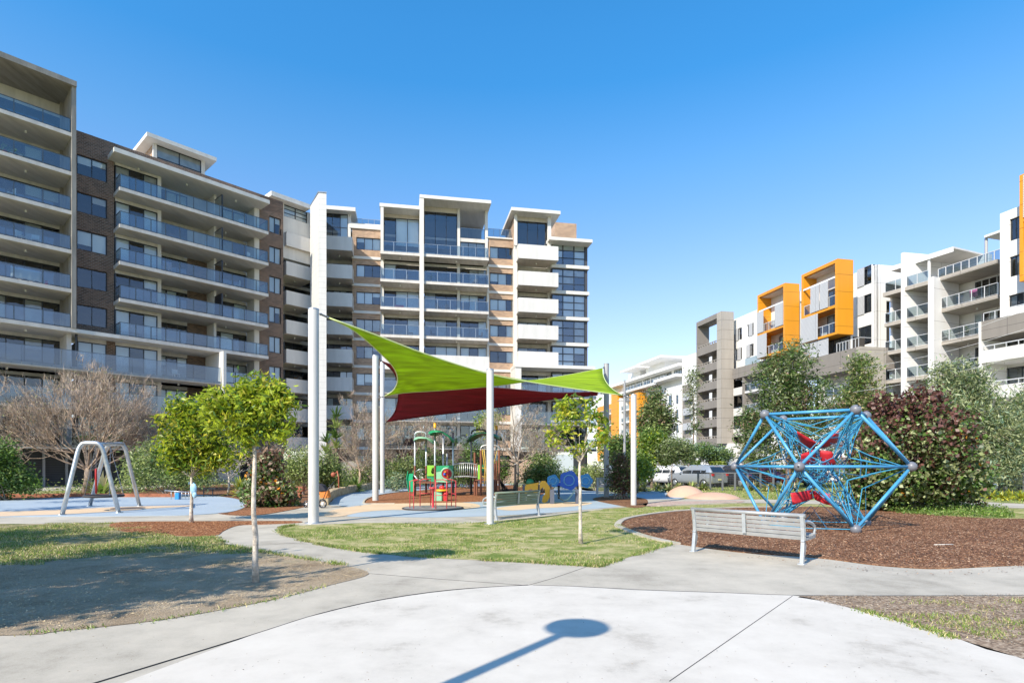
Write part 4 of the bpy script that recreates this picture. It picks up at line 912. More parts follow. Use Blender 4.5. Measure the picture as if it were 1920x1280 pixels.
# orange bays
for (a,b_,v) in ((1180,1197,0.6),(1146,1158,0.6)):
    block('orange_bay', F3, u3(a,v), u3(b_,v), -6, v, 3, z3(b_,735,v), C_orange, B3)
block('orange_wall', F3, u3(1120,-2.5), u3(1181,-2.5), -6, -2.5, 3, zf-1.3, C_orange, B3)
block('wall', F3, u3(1160,0.2), u3(1164,0.2), -6, 0.2, 0, zf-1.2, C_bright, B3)
for j in range(6):
    z0_ = zf-4.4-j*3.0
    if z0_ < 2: break
    balcony(F3, u3(1164,0.1), u3(1180,0.1), -2.4, 0.1, z0_, B3, 'glass', panel=1.2, lights=False, rail=M_wrail, glass=G_balc, slabm=C_bright)
    window(F3,u3(1167,-2.3),u3(1178,-2.3),z0_,z0_+2.4,-2.4,B3,2,1,blinds=0,name='window')
    balcony(F3, u3(1125,0.1), u3(1146,0.1), -2.4, 0.1, z0_, B3, 'glass', panel=1.2, lights=False, rail=M_wrail, glass=G_balc, slabm=C_bright)
block('end_wall', F3, u3(1100,-1), u3(1140,-1), -14, -3, 0, zf+2.5, C_bright, B3)

# taupe tower
F4 = Fac(1352.5, 85, WD); u4 = lambda px,v=0: F4.u(px,v)
B4 = thing('apartment_building', 'white apartment block with two orange framed boxes and a taupe corner tower', 'apartment building', tuple(F4.P(10,-8,0)))
S4 = Fac(1352.5, 85, SD); s4 = lambda px: S4.u(px)
zt = S4.z(1352.5,583); ha = u4(1305.5); dep = s4(1376)
h4 = 36.4*85/F
zs = [S4.z(1352.5, 633.7+36.4*i) for i in range(6)]       # rail heights
block('tower_pier', S4, 0, dep, -1.2, 0, S4.z(1352,831), zt, C_taupel, B4)
b=MB(); b.fbox(F4, ha, -1.203, -dep, 0, zt-0.75, zt); b.build('tower_beam', C_taupe, B4, uv=True)
block('tower_end_wall', F4, ha, ha+0.35, -dep, -0.005, S4.z(1352,831), zt-0.751, C_taupe, B4)
for i, z in enumerate(zs):
    b=MB(); b.fbox(F4, ha+0.36, -1.203, -dep, -0.01, z-1.5, z-0.32); o=b.build('balcony', C_taupe, B4, uv=True)
    r=MB(); r.fbox(F4, ha+0.36, -1.203, -0.2, -0.02, z-0.08, z)
    n=8
    for j in range(n+1): x=ha+0.36+(-1.203-0.1-ha-0.36)*j/n; r.fbox(F4, x, x+0.12, -0.18, -0.03, z-0.32, z-0.08)
    r.build('balustrade', C_taupel, o, uv=True)
    if i: block('tower_back_wall', F4, ha+1.2, -2.2, -dep-0.3, -dep, z-0.3, z+h4-1.5, C_taupe, B4); 
    window(F4, -3.6, -1.3, z-1.2, z+0.9, -dep+0.05, B4, 2, 1, blinds=0.1, name='window') if i else window(F4, -3.6,-1.3,z-1.2,z+1.0,-dep+0.05,B4,2,1,blinds=0)
block('ground_floor_wall', F4, ha, 1.0, -dep-3, -1.0, 0, S4.z(1352,831), C_bright, B4)
window(F4, ha+4.5, 0.2, 0.8, 3.6, -0.9, B4, 5, 1, blinds=0.1)
# white wing between tower and boxes
F5 = Fac(1376, 87, WD); u5 = lambda px,v=0: F5.u(px,v); z5=lambda px,py,v=0: F5.z(px,py,v)
zp5 = z5(1376,599)
ops=[]
for (pa,pb) in ((1378.5,1391),(1400,1413)):
    for py in (0,1,2):
        zc_=z5(1390, 606+36.5*py+(0 if pa<1390 else 0), 0); zc_ = zp5-1.6-py*2.95
        ops.append((u5(pa),u5(pb),zc_-1.8,zc_))
wall(F5, u5(1370), u5(1440), z5(1400,690), zp5, 0, C_bright, B4, ops)
for i,o in enumerate(ops):
    window(F5,o[0]+.01,o[1]-.01,o[2]+.01,o[3]-.01,-0.12,B4,2,1,blinds=0.1,fm=M_wframe)
    m_=(o[0]+o[1])/2; shadeshutter(F5, o[0], m_, o[2], o[3], 0.02, B4) if i%2==0 else shadeshutter(F5, m_-.2, o[1]-.2, o[2], o[3], 0.02, B4)
zb5=z5(1400,690)
b=MB(); b.fbox(F5,u5(1373,1.5),u5(1440,1.5),-0.2,1.5,zb5-1.5,zb5); b.build('balcony', C_taupe, B4, uv=True)
r=MB(); r.fquad(F5,u5(1397,1.4),u5(1425,1.4),1.4,zb5,zb5+1.0); r.build('glass_panel', G_balc, B4)
block('pier', F5, u5(1392,1.4), u5(1394,1.4), -2, 1.4, 0, zb5-1.5, C_taupe, B4)
block('wall', F5, u5(1373,-2), u5(1440,-2), -5, -2.0, 0, zb5-1.5, C_bright, B4)
for j in range(4):
    z=zb5-1.5-3.0*(j+1)+0.9
    if z<1.5: break
    balcony(F5,u5(1375,1.2),u5(1391.5,1.2),-2,1.2,z,B4,'solid',ends=(True,False),th=0.3,ph=0.8,lights=False,slabm=C_bright)
    balcony(F5,u5(1394.5,1.2),u5(1440,1.2),-2,1.2,z,B4,'glass',lights=False,rail=M_wrail,glass=G_balc,slabm=C_bright,ends=(True,False))
    window(F5,u5(1400,-1.95),u5(1430,-1.95),z,z+2.3,-1.95,B4,4,1,blinds=0.1,name='sliding_door')
    window(F5,u5(1384,-1.95),u5(1391,-1.95),z,z+2.3,-1.95,B4,1,1,blinds=0.1,name='sliding_door')
# orange framed boxes
def orange_box(pxl, pxc, pxr, Y, pyT, pyB, rows, parent):
    fw = Fac(pxc, Y, WD); fs = Fac(pxc, Y, SD); L_ = -fw.u(pxl); D = fs.u(pxr)
    zt_, zb_ = ZP(pyT, Y), ZP(pyB, Y); t = 0.35; dd = D
    b = MB()
    b.fbox(fw,-L_,0,-dd,0.0,zt_-t,zt_); b.fbox(fw,-t,0,-dd,0.0,zb_,zt_-t-0.001); b.fbox(fw,-L_,-L_+t,-dd,0.0,zb_,zt_-t-0.001)
    hh = (zt_-zb_)
    b.fbox(fw,-L_+t+.001,-t-.001,-dd,-0.003,zb_,zb_+0.25); b.fbox(fw,-L_+t+.001,-t-.001,-dd,-0.003,zb_+hh*0.36,zb_+hh*0.36+0.3)
    o = b.build('orange_frame', C_orange, parent, uv=True)
    b=MB(); b.fquad(fw,-L_+t,-t,-dd+0.2,zb_,zt_-t); b.fbox(fw,-L_+t+.01,-t-.01,-dd+.2,-0.4,zt_-t-0.06,zt_-t-0.003); b.build('back_wall', C_bright, parent, uv=True)
    for i,(z0_,z1_) in enumerate(((zb_+0.26,zb_+hh*0.36),(zb_+hh*0.36+0.31,zb_+hh*0.36+3.1))):
        window(fw,-L_*0.62,-t-0.1,z0_,min(z0_+2.4,z1_-0.1),-dd+0.3,parent,3,1,blinds=0.3,rd=0.15,name='sliding_door')
        n=5; r=MB(); r.fbox(fw,-L_+t,-t,-0.12,-0.07,z0_+1.0,z0_+1.06)
        for j in range(n+1): x=-L_+t+(L_-2*t)*j/n; r.fbox(fw,x-0.025,x+0.025,-0.12,-0.07,z0_,z0_+1.0)
        rr=r.build('balustrade', M_wrail, parent); g_=MB(); g_.fquad(fw,-L_+t,-t,-0.1,z0_+0.05,z0_+1.0); g_.build('glass_panel',G_balc,rr)
    r=MB(); ztr=zb_+hh*0.36+3.1; r.fbox(fw,-L_+t,-t,-0.1,0.04,ztr,ztr+0.18); r.build('track', M_wframe, parent)
    if rows==0: sh=((0.0,0.24,1),(0.66,0.95,1),(0.0,0.36,0))
    else: sh=((0.28,0.52,1),(0.54,0.76,1),(0.0,0.48,0))
    for a,c,lvl in sh:
        z0_,z1_ = (zb_+hh*0.36+0.3, ztr) if lvl else (zb_+0.05, zb_+hh*0.36)
        shadeshutter(fw,-L_+L_*a+0.02,-L_+L_*c,z0_,z1_,0.02,parent)
    return fw, fs, zt_, zb_
o1 = orange_box(1420, 1472, 1499, 72, 530, 658, 0, B4)
o2 = orange_box(1502.5, 1570.5, 1600, 60, 484.5, 625.5, 1, B4)
# white wall behind/right of right box, and the taupe podium
fs = Fac(1600, 64.0, WD); us_=lambda px,v=0: fs.u(px,v)
zt2 = ZP(496, fs.Y(1642))
ops=[]
for py in (518, 571, 629):
    zc_=ZP(py, fs.Y(1621)); ops.append((us_(1608.5),us_(1634),zc_-1.0,zc_+1.0))
wall(fs, us_(1590), us_(1643), 0, zt2, 0, C_bright, B4, ops)
for o in ops:
    window(fs,o[0]+.01,o[1]-.01,o[2]+.01,o[3]-.01,-0.12,B4,2,1,blinds=0.1)
for o in ops[:2]: shadeshutter(fs,o[0]-0.05,(o[0]+o[1])/2,o[2],o[3],0.02,B4)
cS = fs.at(1643); S6 = Fac(1643, cS.y, SD)
block('wall', S6, 0, S6.u(1742), -0.3, 0, ZP(552,59), zt2, C_bright, B4)
block('wall', S6, 0, S6.u(1662), -0.3, 0, 0, ZP(552,59)-0.002, C_bright, B4)
block('roof', S6, 0.3, S6.u(1742), -12, -0.31, zt2-0.6, zt2-0.3, C_bright, B4)
D1=o1[1].u(1499); D2=o2[1].u(1600)
block('wall', o2[0], -5.3, -0.3, -D2-0.2, -D2-0.01, 0, o2[2]-0.6, C_bright, B4)
block('wall', o1[0], -5.5, -0.3, -D1-1.2, -D1-0.01, 0, o1[2]-0.8, C_bright, B4)
block('wall', o1[1], D1, o1[1].u(1512), -1.2, -0.5, 0, o1[2]-1.0, C_bright, B4)
# podium
P1 = Fac(1613, 56.5, WD); P1s = Fac(1613, 56.5, SD); zp = ZP(649, 56.5)
b=MB(); b.fbox(P1, P1.u(1502), -0.003, -4.0, -0.002, zp-2.1, zp); b.build('podium_band', C_taupe, B4, uv=True)
b=MB(); b.fbox(P1s, 0, P1s.u(1661), -0.5, 0, 0, zp); b.build('podium_wall', C_taupel, B4, uv=True)
r=MB(); r.fbox(P1,P1.u(1566),-0.2,-0.2,-0.15,zp+0.9,zp+0.95); r.fbox(P1s,0.1,P1s.u(1642),-0.2,-0.15,zp+0.9,zp+0.95)
for i in range(8): x=P1.u(1566)*(1-i/8); r.fbox(P1,x,x+.04,-.2,-.15,zp,zp+.9)
r.build('terrace_rail', M_wrail, B4)
window(o2[0], -5.2, -0.4, o2[3]-2.6, o2[3]-0.1, -1.5, B4, 5,1,blinds=0.1)
shadeshutter(o2[0], -5.6, -3.0, o2[3]-3.4, o2[3]-0.05, -0.2, B4)
shadeshutter(o2[0], -3.0, -1.5, o2[3]-3.0, o2[3]-0.05, -0.2, B4)
for j in range(4):
    z=zp-2.1-3.0*(j+1)+0.55
    if z<1: break
    balcony(P1,P1.u(1540),P1.u(1605),-3.5,-0.4,z,B4,'glass',lights=False,rail=M_wrail,glass=G_balc,slabm=C_bright,panel=1.3)
    window(P1,P1.u(1545,-3),P1.u(1612,-3),z+.02,z+2.3,-3,B4,6,1,blinds=0.1,name='sliding_door')
block('wall', P1, P1.u(1480), -0.6, -4.5, -4.05, 0, zp-0.1, C_bright, B4)
block('fin_wall', P1, P1.u(1538,-0.5)-0.3, P1.u(1538,-0.5), -4, -0.5, 0, zp-2.1, C_bright, B4)

# block with the tiered white balconies
D5=(0.39,-0.92)
F7 = Fac(1658, 57.5, D5); u7=lambda px,v=0: F7.u(px,v); z7=lambda px,py,v=0: F7.z(px,py,v)
B5 = thing('apartment_building', 'white apartment block with stacked open balconies and a roof pergola on the right', 'apartment building', tuple(F7.P(3,-5,0)))
zl = [z7(1658,550), z7(1658,607), z7(1658,660.5), z7(1658,714), z7(1658,768), z7(1658,822)]
uR = u7(1742)
for i,z in enumerate(zl):
    balcony(F7, 0, uR, -3.2, 0, z, B5, 'glass' , panel=1.05, ends=(True,False), rail=M_wrail, glass=G_balc, slabm=C_taupel, th=0.32, gh=1.0)
    if i: 
        window(F7, 0.9, uR-0.1, z+.02, z+2.3, -3.1, B5, 3,1,blinds=0.1,name='sliding_door', fm=M_wframe)
        block('wall', F7, 0.2, 0.9, -3.4, -3.1, z, z+2.75, C_bright, B5); block('side_wall', F7, 0.001, 0.2, -3.2, -0.9, z, z+2.72, C_bright if i%2 else C_bright, B5)
        s_=MB(); s_.fquad(F7,0,0.85,-0.9+0.02,z,z+0.01); 
block('fin_wall', F7, uR, u7(1753), -3.6, 0.15, 0, z7(1748,520), C_bright, B5)
F8 = Fac(1751, 54.2, (0.287,-0.958)); u8=lambda px,v=0: F8.u(px,v); z8=lambda px,py,v=0:F8.z(px,py,v)
zr8 = z8(1751,524); U8=u8(1872)
zl8=[zr8]+[z8(1751,583), z8(1751,643.5), z8(1751,704), z8(1751,765), z8(1751,826)]
b=MB(); b.fbox(F8,0,U8,-6,0.2,zr8-0.35,zr8); b.build('roof_slab', C_taupel, B5, uv=True)
b=MB(); b.fbox(F7,0,uR,-8,0.2,zl[0]-0.36,zl[0]-0.001); b.build('roof_slab', C_taupel, B5, uv=True)
r=MB(); r.fbox(F8,0,U8,-0.6,-0.55,zr8+1.0,zr8+1.05)
for i in range(9): x=U8*i/8; r.fbox(F8,x-.03,x+.03,-.6,-.55,zr8,zr8+1.0)
rr=r.build('roof_rail', M_wrail, B5); q=MB(); q.fquad(F8,0,U8,-0.58,zr8+.05,zr8+1.0); q.build('glass_panel',G_balc,rr)
for i,z in enumerate(zl8[1:]):
    ue_=U8 if i==0 else u8(1836)
    balcony(F8, 0.05, ue_, -3.0, 0, z, B5, 'glass', panel=1.15, ends=(False,False), rail=M_wrail, glass=G_balc, slabm=C_taupel, th=0.32, gh=1.0)
    window(F8, 1.6, U8-0.1, z+.02, z+2.5, -2.9, B5, 6,1,blinds=0.15,name='sliding_door', fm=M_wframe)
    block('wall', F8, 0.0, 1.6, -3.2, -2.9, z, z+3.05, C_bright, B5); block('wall', F8, 1.6, U8, -3.2, -2.95, z+2.5, z+3.05, C_bright, B5)
# pergola
b=MB(); pz=z7(1742,493,-3)
b.fbox(F7, -0.6, uR+1.5, -5.5, -1.0, pz, pz+0.16); b.build('pergola_roof', C_white, B5, uv=True)
b=MB(); b.fbox(F7, uR-0.8, uR-0.62, -1.3,-1.12,zl[0],pz-.001); b.fbox(F7, 0.2,0.38,-5,-4.8,zl[0],pz-.001); b.fbox(F7,-0.6,uR+1.5,-1.04,-1.0+0.02,pz-0.3,pz-.002); b.build('pergola_post', C_bright, B5, uv=True)
block('wall', F7, -1.0, uR+2, -6.0,-5.5, zl[0], pz-.002, C_bright, B5)
b=MB(); pz2=z8(1860,443,-1.5); b.fbox(F8,u8(1850,-1.5),u8(1880,-1.5),-4,-1.2,pz2,pz2+0.2); b.build('pergola_roof', C_white, B5, uv=True)
b=MB(); b.lathe([(0.12,0),(0.12,pz2-zr8)], F8.P(u8(1849,-1.5),-1.5,zr8),10); b.build('pergola_post', C_bright, B5)

# nearest right block
F9 = Fac(1875, 47.0, (0.25,-0.968)); u9=lambda px,v=0:F9.u(px,v); z9=lambda px,py,v=0:F9.z(px,py,v)
B6 = thing('apartment_building', 'white apartment block at the right edge with an orange framed bay', 'apartment building', tuple(F9.P(3,-4,0)))
ops=[(u9(1893),u9(1913),z9(1900,448)-0.1,z9(1900,409)),(u9(1893),u9(1913),z9(1900,518),z9(1900,480)),(u9(1891),u9(1920),z9(1900,575),z9(1900,552))]
wall(F9, 0, u9(2050), 0, z9(1875,401), 0, C_bright, B6, ops)
for o in ops: window(F9,o[0]+.01,o[1]-.01,o[2]+.01,o[3]-.01,-0.12,B6,2,1,blinds=0.3)
S9=Fac(1875,47.0,SD); block('side_wall', S9, -0.3, 6, -9,-8.7,0,z9(1875,401),C_bright,B6)
block('wall', F9, 0, 0.3, -8, -0.26, 0, z9(1875,401)-.002, C_bright, B6)
b=MB(); ua_,ub_=u9(1911.5,1.5),u9(2060,1.5); za,zb_=z9(1912,329,1.5),z9(1912,528,1.5)
b.fbox(F9,ua_,ub_,0.01,1.5,za-0.3,za); b.fbox(F9,ua_,ua_+0.25,0.01,1.5,zb_,za-0.301); b.fbox(F9,ua_+0.251,ub_,0.01,1.49,zb_,zb_+0.3); b.fbox(F9,ua_+0.251,ub_,0.01,1.49,zb_+4.5,zb_+4.75); b.build('orange_frame',C_orange,B6,uv=True)
shadeshutter(F9,ua_+0.3,ua_+1.2,zb_+4.8,zb_+8.0,1.52,B6)
# lower projecting floors
Fa=Fac(1836,44.5,(0.30,-0.954)); uaa=lambda px,v=0:Fa.u(px,v); zt6=Fa.z(1840,603)
b=MB(); b.fbox(Fa,uaa(1840),uaa(2040),-4,0,zt6-1.4,zt6); b.build('balcony', C_taupe, B6, uv=True)
r=MB(); r.fbox(Fa,uaa(1842),uaa(2040),-.15,-.1,zt6+0.6,zt6+0.65)
for i in range(12): x=uaa(1842)+i*0.8; r.fbox(Fa,x-.02,x+.02,-.15,-.1,zt6,zt6+.6)
r.build('terrace_rail', M_wrail, B6)
block('fin_wall', Fa, uaa(1836), uaa(1840), -4, 0.05, 0, zt6, C_bright, B6)
for j in range(4):
    z=Fa.z(1842, 676+j*68)
    if z < 0.5: break
    balcony(Fa,uaa(1840.5),uaa(2040),-3,0.0,z,B6,'solid',ends=(True,False),th=0.2,ph=0.75,lights=False,slabm=C_bright)
    r=MB(); r.fbox(Fa,uaa(1842),uaa(2040),-.1,-.05,z+1.05,z+1.12)
    for i in range(12): x=uaa(1842)+i*0.8; r.fbox(Fa,x-.02,x+.02,-.1,-.05,z+.75,z+1.05)
    r.build('balcony_rail', M_wrail, B6)
    window(Fa,uaa(1866,-2.8),uaa(2030,-2.8),z+.02,z+2.35,-2.8,B6,6,1,blinds=0.1,name='sliding_door')
    block('wall', Fa, uaa(1841,-2.8), uaa(1866,-2.8), -3.2,-2.8,z,z+2.8,C_bright,B6)
    block('wall', Fa, uaa(1866,-2.8), uaa(2030,-2.8), -3.2,-2.9,z+2.35,z+2.8,C_bright,B6)
# ================================================================== vegetation
L_lime = leafmat('leaf_lime', (0.42,0.50,0.035), 0.5); L_yel = leafmat('leaf_yellow', (0.55,0.50,0.06), 0.45); L_mid = leafmat('leaf_mid', (0.14,0.24,0.03), 0.4)
L_dark = leafmat('leaf_dark', (0.05,0.10,0.02), 0.3); L_olive = leafmat('leaf_olive', (0.18,0.21,0.075), 0.3); L_grey = leafmat('leaf_greygreen', (0.30,0.35,0.18), 0.3)
L_pale = leafmat('leaf_pale', (0.42,0.45,0.23), 0.35); L_burg = leafmat('leaf_burgundy', (0.15,0.065,0.05), 0.3); L_or = leafmat('leaf_orange', (0.75,0.28,0.02), 0.35)
L_pink = leafmat('leaf_pinkish', (0.28,0.18,0.12), 0.3); L_shr = leafmat('leaf_shrub', (0.34,0.41,0.12), 0.4); L_shr2 = leafmat('leaf_shrub_mid', (0.19,0.26,0.075), 0.35)
L_straw = leafmat('leaf_straw', (0.50,0.42,0.22), 0.3); L_green = leafmat('leaf_green', (0.13,0.22,0.045), 0.35); L_blue = leafmat('leaf_bluegreen', (0.20,0.30,0.19), 0.3)
L_bud = leafmat('leaf_bud', (0.48,0.42,0.24), 0.3)
T_pale = mat('bark_pale', (0.50,0.43,0.35), 0.85, var=0.35, vscale=14, bump=0.6, bscale=40)
T_brown = mat('bark_brown', (0.17,0.12,0.085), 0.9, var=0.4, vscale=12, bump=0.6, bscale=40)
T_grey = mat('bark_grey', (0.33,0.27,0.22), 0.9, var=0.35, vscale=10, bump=0.6, bscale=40)
T_twig = mat('twig_beige', (0.36,0.265,0.19), 0.9, var=0.3, vscale=2.0)
T_twig2 = mat('twig_grey', (0.31,0.25,0.19), 0.9, var=0.3, vscale=2.0)

def tree(name, label, px, py, blobs, top=None, r0=0.05, bark=T_pale, ncl=120, per=16, sig=0.14, L=0.12, W=0.05, mats=(L_lime,), wts=(1,), seed=1, up=0.2, droop=0.0, group=None, zg=None, nt=14, cat='tree', Y=None, z0=0.0, dy=0.8, crown_name='crown', flat=False):
    Y = Y if Y else F*(EYE-z0)/(py-HZ); base = Vector((XP(px,Y), Y, z0))
    t = thing(name, label, cat, tuple(base), group=group); rng = np.random.default_rng(seed)
    bl = blobs_px(blobs, Y, dy)
    if zg: zg = (ZP(zg[0],Y), ZP(zg[1],Y), zg[2])
    _, c = crown(t, bl, ncl, per, sig, L, W, list(mats), wts, rng, up, droop, zg, name=crown_name)
    if top:
        tp = WP(top[0], top[1], Y); mb = MB()
        pick = c[rng.choice(len(c), min(nt, len(c)), replace=False)]
        limbs(mb, base, tp, r0, pick, rng)
        mb.build('trunk', bark, t)
    return t

# three slim young trees with yellow-green crowns
tree('young_tree', 'nearest slim young tree with a bright lime crown, rooted in bare dirt at lower left', 479.5, 1092, [(440,770,55,38),(480,790,50,36),(510,765,42,45),(480,738,52,32),(420,760,32,28),(525,800,30,28),(400,752,22,18),(465,815,30,22),(540,748,16,22),(478,718,20,18),(395,785,26,30),(455,840,18,16)],
     (478,832), 0.043, T_pale, 330, 18, 0.06, 0.10, 0.034, (L_lime,L_mid,L_yel,L_dark), (8,3,1.8,1.0), 3, up=0.5, nt=16)
tree('young_tree', 'slim young tree with a light blue ribbon tied to its trunk, growing in orange mulch', 358.5, 980, [(350,800,44,42),(390,825,50,45),(335,850,36,34),(365,860,48,32),(345,765,26,26),(415,860,30,28),(320,830,24,30),(372,780,30,28)],
     (359,895), 0.055, T_pale, 360, 18, 0.12, 0.17, 0.06, (L_lime,L_mid,L_yel,L_dark), (6.5,4,1.4,1.3), 4, up=0.4, nt=14)
tree('young_tree', 'slim young tree with a sparse yellow-green crown on the lawn island', 1089, 1020, [(1055,790,26,26),(1120,800,24,30),(1085,765,34,24),(1040,820,20,16),(1130,830,14,14),(1085,840,22,14),(1060,760,18,14)],
     (1086,868), 0.042, T_pale, 85, 15, 0.075, 0.115, 0.05, (L_lime,L_yel,L_mid,L_dark), (5,3,3,0.8), 5, up=0.3, nt=16)
t = thing('ribbon', 'light blue ribbon tied round the trunk of the young tree in orange mulch', 'ribbon', tuple(GP(360,980.5)))
mb = MB(); c = WP(363,916,16.15); mb.ball(c, 0.11, 10, None, sz=1.5, sx=0.9, sy=0.5); mb.ball(c+Vector((0.04,-0.02,-0.17)), 0.07, 8, None, sz=1.3, sy=0.5)
mb.lathe([(0.075,-0.03),(0.08,0),(0.075,0.03)], WP(359,905,16.68), 12); mb.build('bow', mat('ribbon_blue',(0.30,0.52,0.70),0.6,var=0.2,vscale=9), t)

# ---- bare twiggy trees
def bare_tree(name, label, px, py, rx, pytop, pybot, seed, col, n0=7, levels=5, r0=0.14, Y=None, buds=1200, spread=1.0, trunkh=0.22, dens=3, z0=0.0):
    Y = Y or F*EYE/(py-HZ); base = Vector((XP(px,Y),Y,z0)); H = ZP(pytop,Y)-z0; Rx = rx*Y/F; rng = np.random.default_rng(seed)
    t = thing(name, label, 'tree', tuple(base)); mb = MB(); tips = []
    zb = ZP(pybot, Y)
    cen = Vector((base.x, base.y, zb)); top = base+Vector((0.02*H,0,H*trunkh))
    mb.tube([base, base.lerp(top,0.5)+Vector((0.05,0,0)), top], [r0*1.2, r0, r0*0.85], 8)
    def grow(p, d, ln, r, lv):
        segs = 3; pts=[p]; q=p.copy(); dd=d.copy()
        for i in range(segs):
            dd = (dd+Vector(rng.normal(size=3))*0.13+Vector((0,0,0.10))).normalized(); q = q+dd*ln/segs; pts.append(q.copy())
        # keep inside a dome
        mb.tube(pts, [r,r*0.85,r*0.7,r*0.55], 4 if lv < 2 else 3, caps=False)
        if lv >= levels: tips.append(q); return
        for k in range(dens if lv else dens+1):
            a = Vector(rng.normal(size=3)); a = (a-dd*a.dot(dd)).normalized(); ang = rng.uniform(0.3,0.85)*spread
            nd = (dd*math.cos(ang)+a*math.sin(ang)).normalized(); s = pts[int(rng.integers(1,4))]
            dx = (s.x-cen.x)/Rx; dz = max(0,(s.z-z0)/H); lim = max(0.15, 1.0-(dx*dx+((s.y-cen.y)/Rx)**2+dz*dz)**0.5*0.75)
            grow(s, nd, ln*rng.uniform(0.6,0.85)*(0.55+0.6*lim), r*0.55, lv+1)
    for k in range(n0):
        a = 2*math.pi*k/n0+rng.uniform(-0.3,0.3); el = rng.uniform(0.15,1.25)
        d = Vector((math.cos(a)*math.cos(el)*1.15, math.sin(a)*math.cos(el), math.sin(el))).normalized()
        ln = 0.5*(Rx*abs(d.x)+Rx*0.9*abs(d.y)+H*0.75*d.z)
        grow(top-Vector((0,0,rng.uniform(0,0.2)*H*trunkh)), d, ln, r0*0.36, 0)
    mb.build('trunk', T_grey, t) if False else mb.build('branches', col, t)
    tp = np.array([tuple(v) for v in tips]); nt_ = buds*4
    j = rng.integers(0,len(tp),nt_); C = tp[j]+rng.normal(size=(nt_,3))*Rx*0.035; out = C-np.array(tuple(top)); out /= np.linalg.norm(out,axis=1)[:,None]+1e-6
    a_ = out+rng.normal(size=(nt_,3))*0.45+np.array([0,0,0.55]); a_ /= np.linalg.norm(a_,axis=1)[:,None]; b_ = np.cross(a_, rng.normal(size=(nt_,3))); b_ /= np.linalg.norm(b_,axis=1)[:,None]+1e-6
    l_ = Rx*rng.uniform(0.05,0.13,nt_)[:,None]; w_ = 0.008+Rx*0.0007
    V = np.stack([C-a_*l_*0.5-b_*w_, C-a_*l_*0.5+b_*w_, C+a_*l_*0.5+b_*w_*0.3, C+a_*l_*0.5-b_*w_*0.3],1).reshape(-1,3)
    setp(npmesh('twigs', V, np.arange(4*nt_).reshape(nt_,4), [col, T_grey], rng.integers(0,2,nt_), t), kind='stuff')
    C = tp[rng.integers(0,len(tp),buds)]+rng.normal(size=(buds,3))*0.15
    V,Q = leaf_arrays(C, 0.11, 0.04, rng, 0.6); setp(npmesh('buds', V, Q, [L_bud, T_twig, L_shr], rng.choice(3,buds,p=[.45,.35,.2]), t), kind='stuff')
    return t
bare_tree('bare_tree', 'wide leafless tree with beige twigs behind the left swing frame', 160, 922, 132, 706, 876, 31, T_twig, 11, 4, 0.17, Y=34, dens=4, buds=2600)
bare_tree('bare_tree', 'leafless tree with grey-brown twigs behind the play tower', 966, 905, 62, 752, 850, 32, T_twig2, 8, 4, 0.14, Y=37, dens=3, buds=700, trunkh=0.32, spread=0.8)
bare_tree('bare_tree', 'leafless twiggy tree to the right of the spiky yucca, by the shade poles', 672, 905, 58, 745, 870, 33, T_twig, 9, 4, 0.1, Y=41, dens=3, buds=900, spread=0.9)
bare_tree('bare_tree', 'leafless twiggy tree directly behind the red sail, left of the play canopies', 760, 905, 52, 752, 870, 34, T_twig, 8, 4, 0.1, Y=43, dens=3, buds=500, spread=0.9)
bare_tree('bare_tree', 'small leafless tree behind the lime tree crown, left of the tall pole', 545, 900, 30, 752, 860, 35, T_twig2, 6, 4, 0.07, Y=42, dens=3, buds=300)
bare_tree('bare_tree', 'small pale young tree with thin lime buds in the brown mulch', 427, 925, 34, 842, 885, 36, T_pale, 6, 3, 0.06, Y=31, dens=3, buds=350, trunkh=0.42)

bare_tree('bare_tree', 'dense brown twiggy tree filling the gap between the paired white poles and the yucca', 690, 905, 50, 760, 880, 37, T_twig2, 10, 4, 0.1, Y=45, dens=3, buds=1500, spread=0.9)
bare_tree('bare_tree', 'brown twiggy tree behind the bubble window of the play tower', 815, 905, 48, 775, 880, 38, T_twig2, 9, 4, 0.1, Y=46, dens=3, buds=1200, spread=0.9)
bare_tree('bare_tree', 'brown twiggy tree between the middle white pole and the young tree', 1000, 905, 40, 770, 870, 39, T_twig2, 9, 4, 0.1, Y=45, dens=3, buds=1200, spread=0.9)
# ---- shrubs
def shrub(label, blobs, Y, ncl, per, sig, L, W, mats, wts, seed, py=None, cat='shrub', name='shrub', zg=None, droop=0, up=0.3, stems=10, bark=T_grey, group=None, dy=0.8, z0=0.0, shell=0.5):
    cx = sum(b[0]*b[2] for b in blobs)/sum(b[2] for b in blobs); base = Vector((XP(cx,Y),Y,z0))
    t = thing(name, label, cat, tuple(base), group=group); rng = np.random.default_rng(seed)
    bl = blobs_px(blobs, Y, dy)
    if zg: zg = (ZP(zg[0],Y), ZP(zg[1],Y), zg[2])
    o, c = crown(t, bl, ncl, per, sig, L, W, list(mats), wts, rng, up, droop, zg, name='foliage')
    # keep everything above ground
    n = len(o.data.vertices); co = np.empty(n*3, np.float32); o.data.vertices.foreach_get('co', co); co = co.reshape(-1,3); co[:,2] = np.abs(co[:,2]); o.data.vertices.foreach_set('co', co.ravel()); o.data.update()
    mb = MB()
    for k in range(stems):
        q = Vector(c[int(rng.integers(0,len(c)))]); b0 = base+Vector((rng.normal()*0.12, rng.normal()*0.12, 0)); m_ = b0.lerp(q,0.5)+Vector((0,0,0.15))
        mb.tube([b0,m_,q],[0.03,0.02,0.008],4,caps=False)
    mb.build('stems', bark, t); return t
SH = (L_shr,L_shr2,L_pale,L_dark)
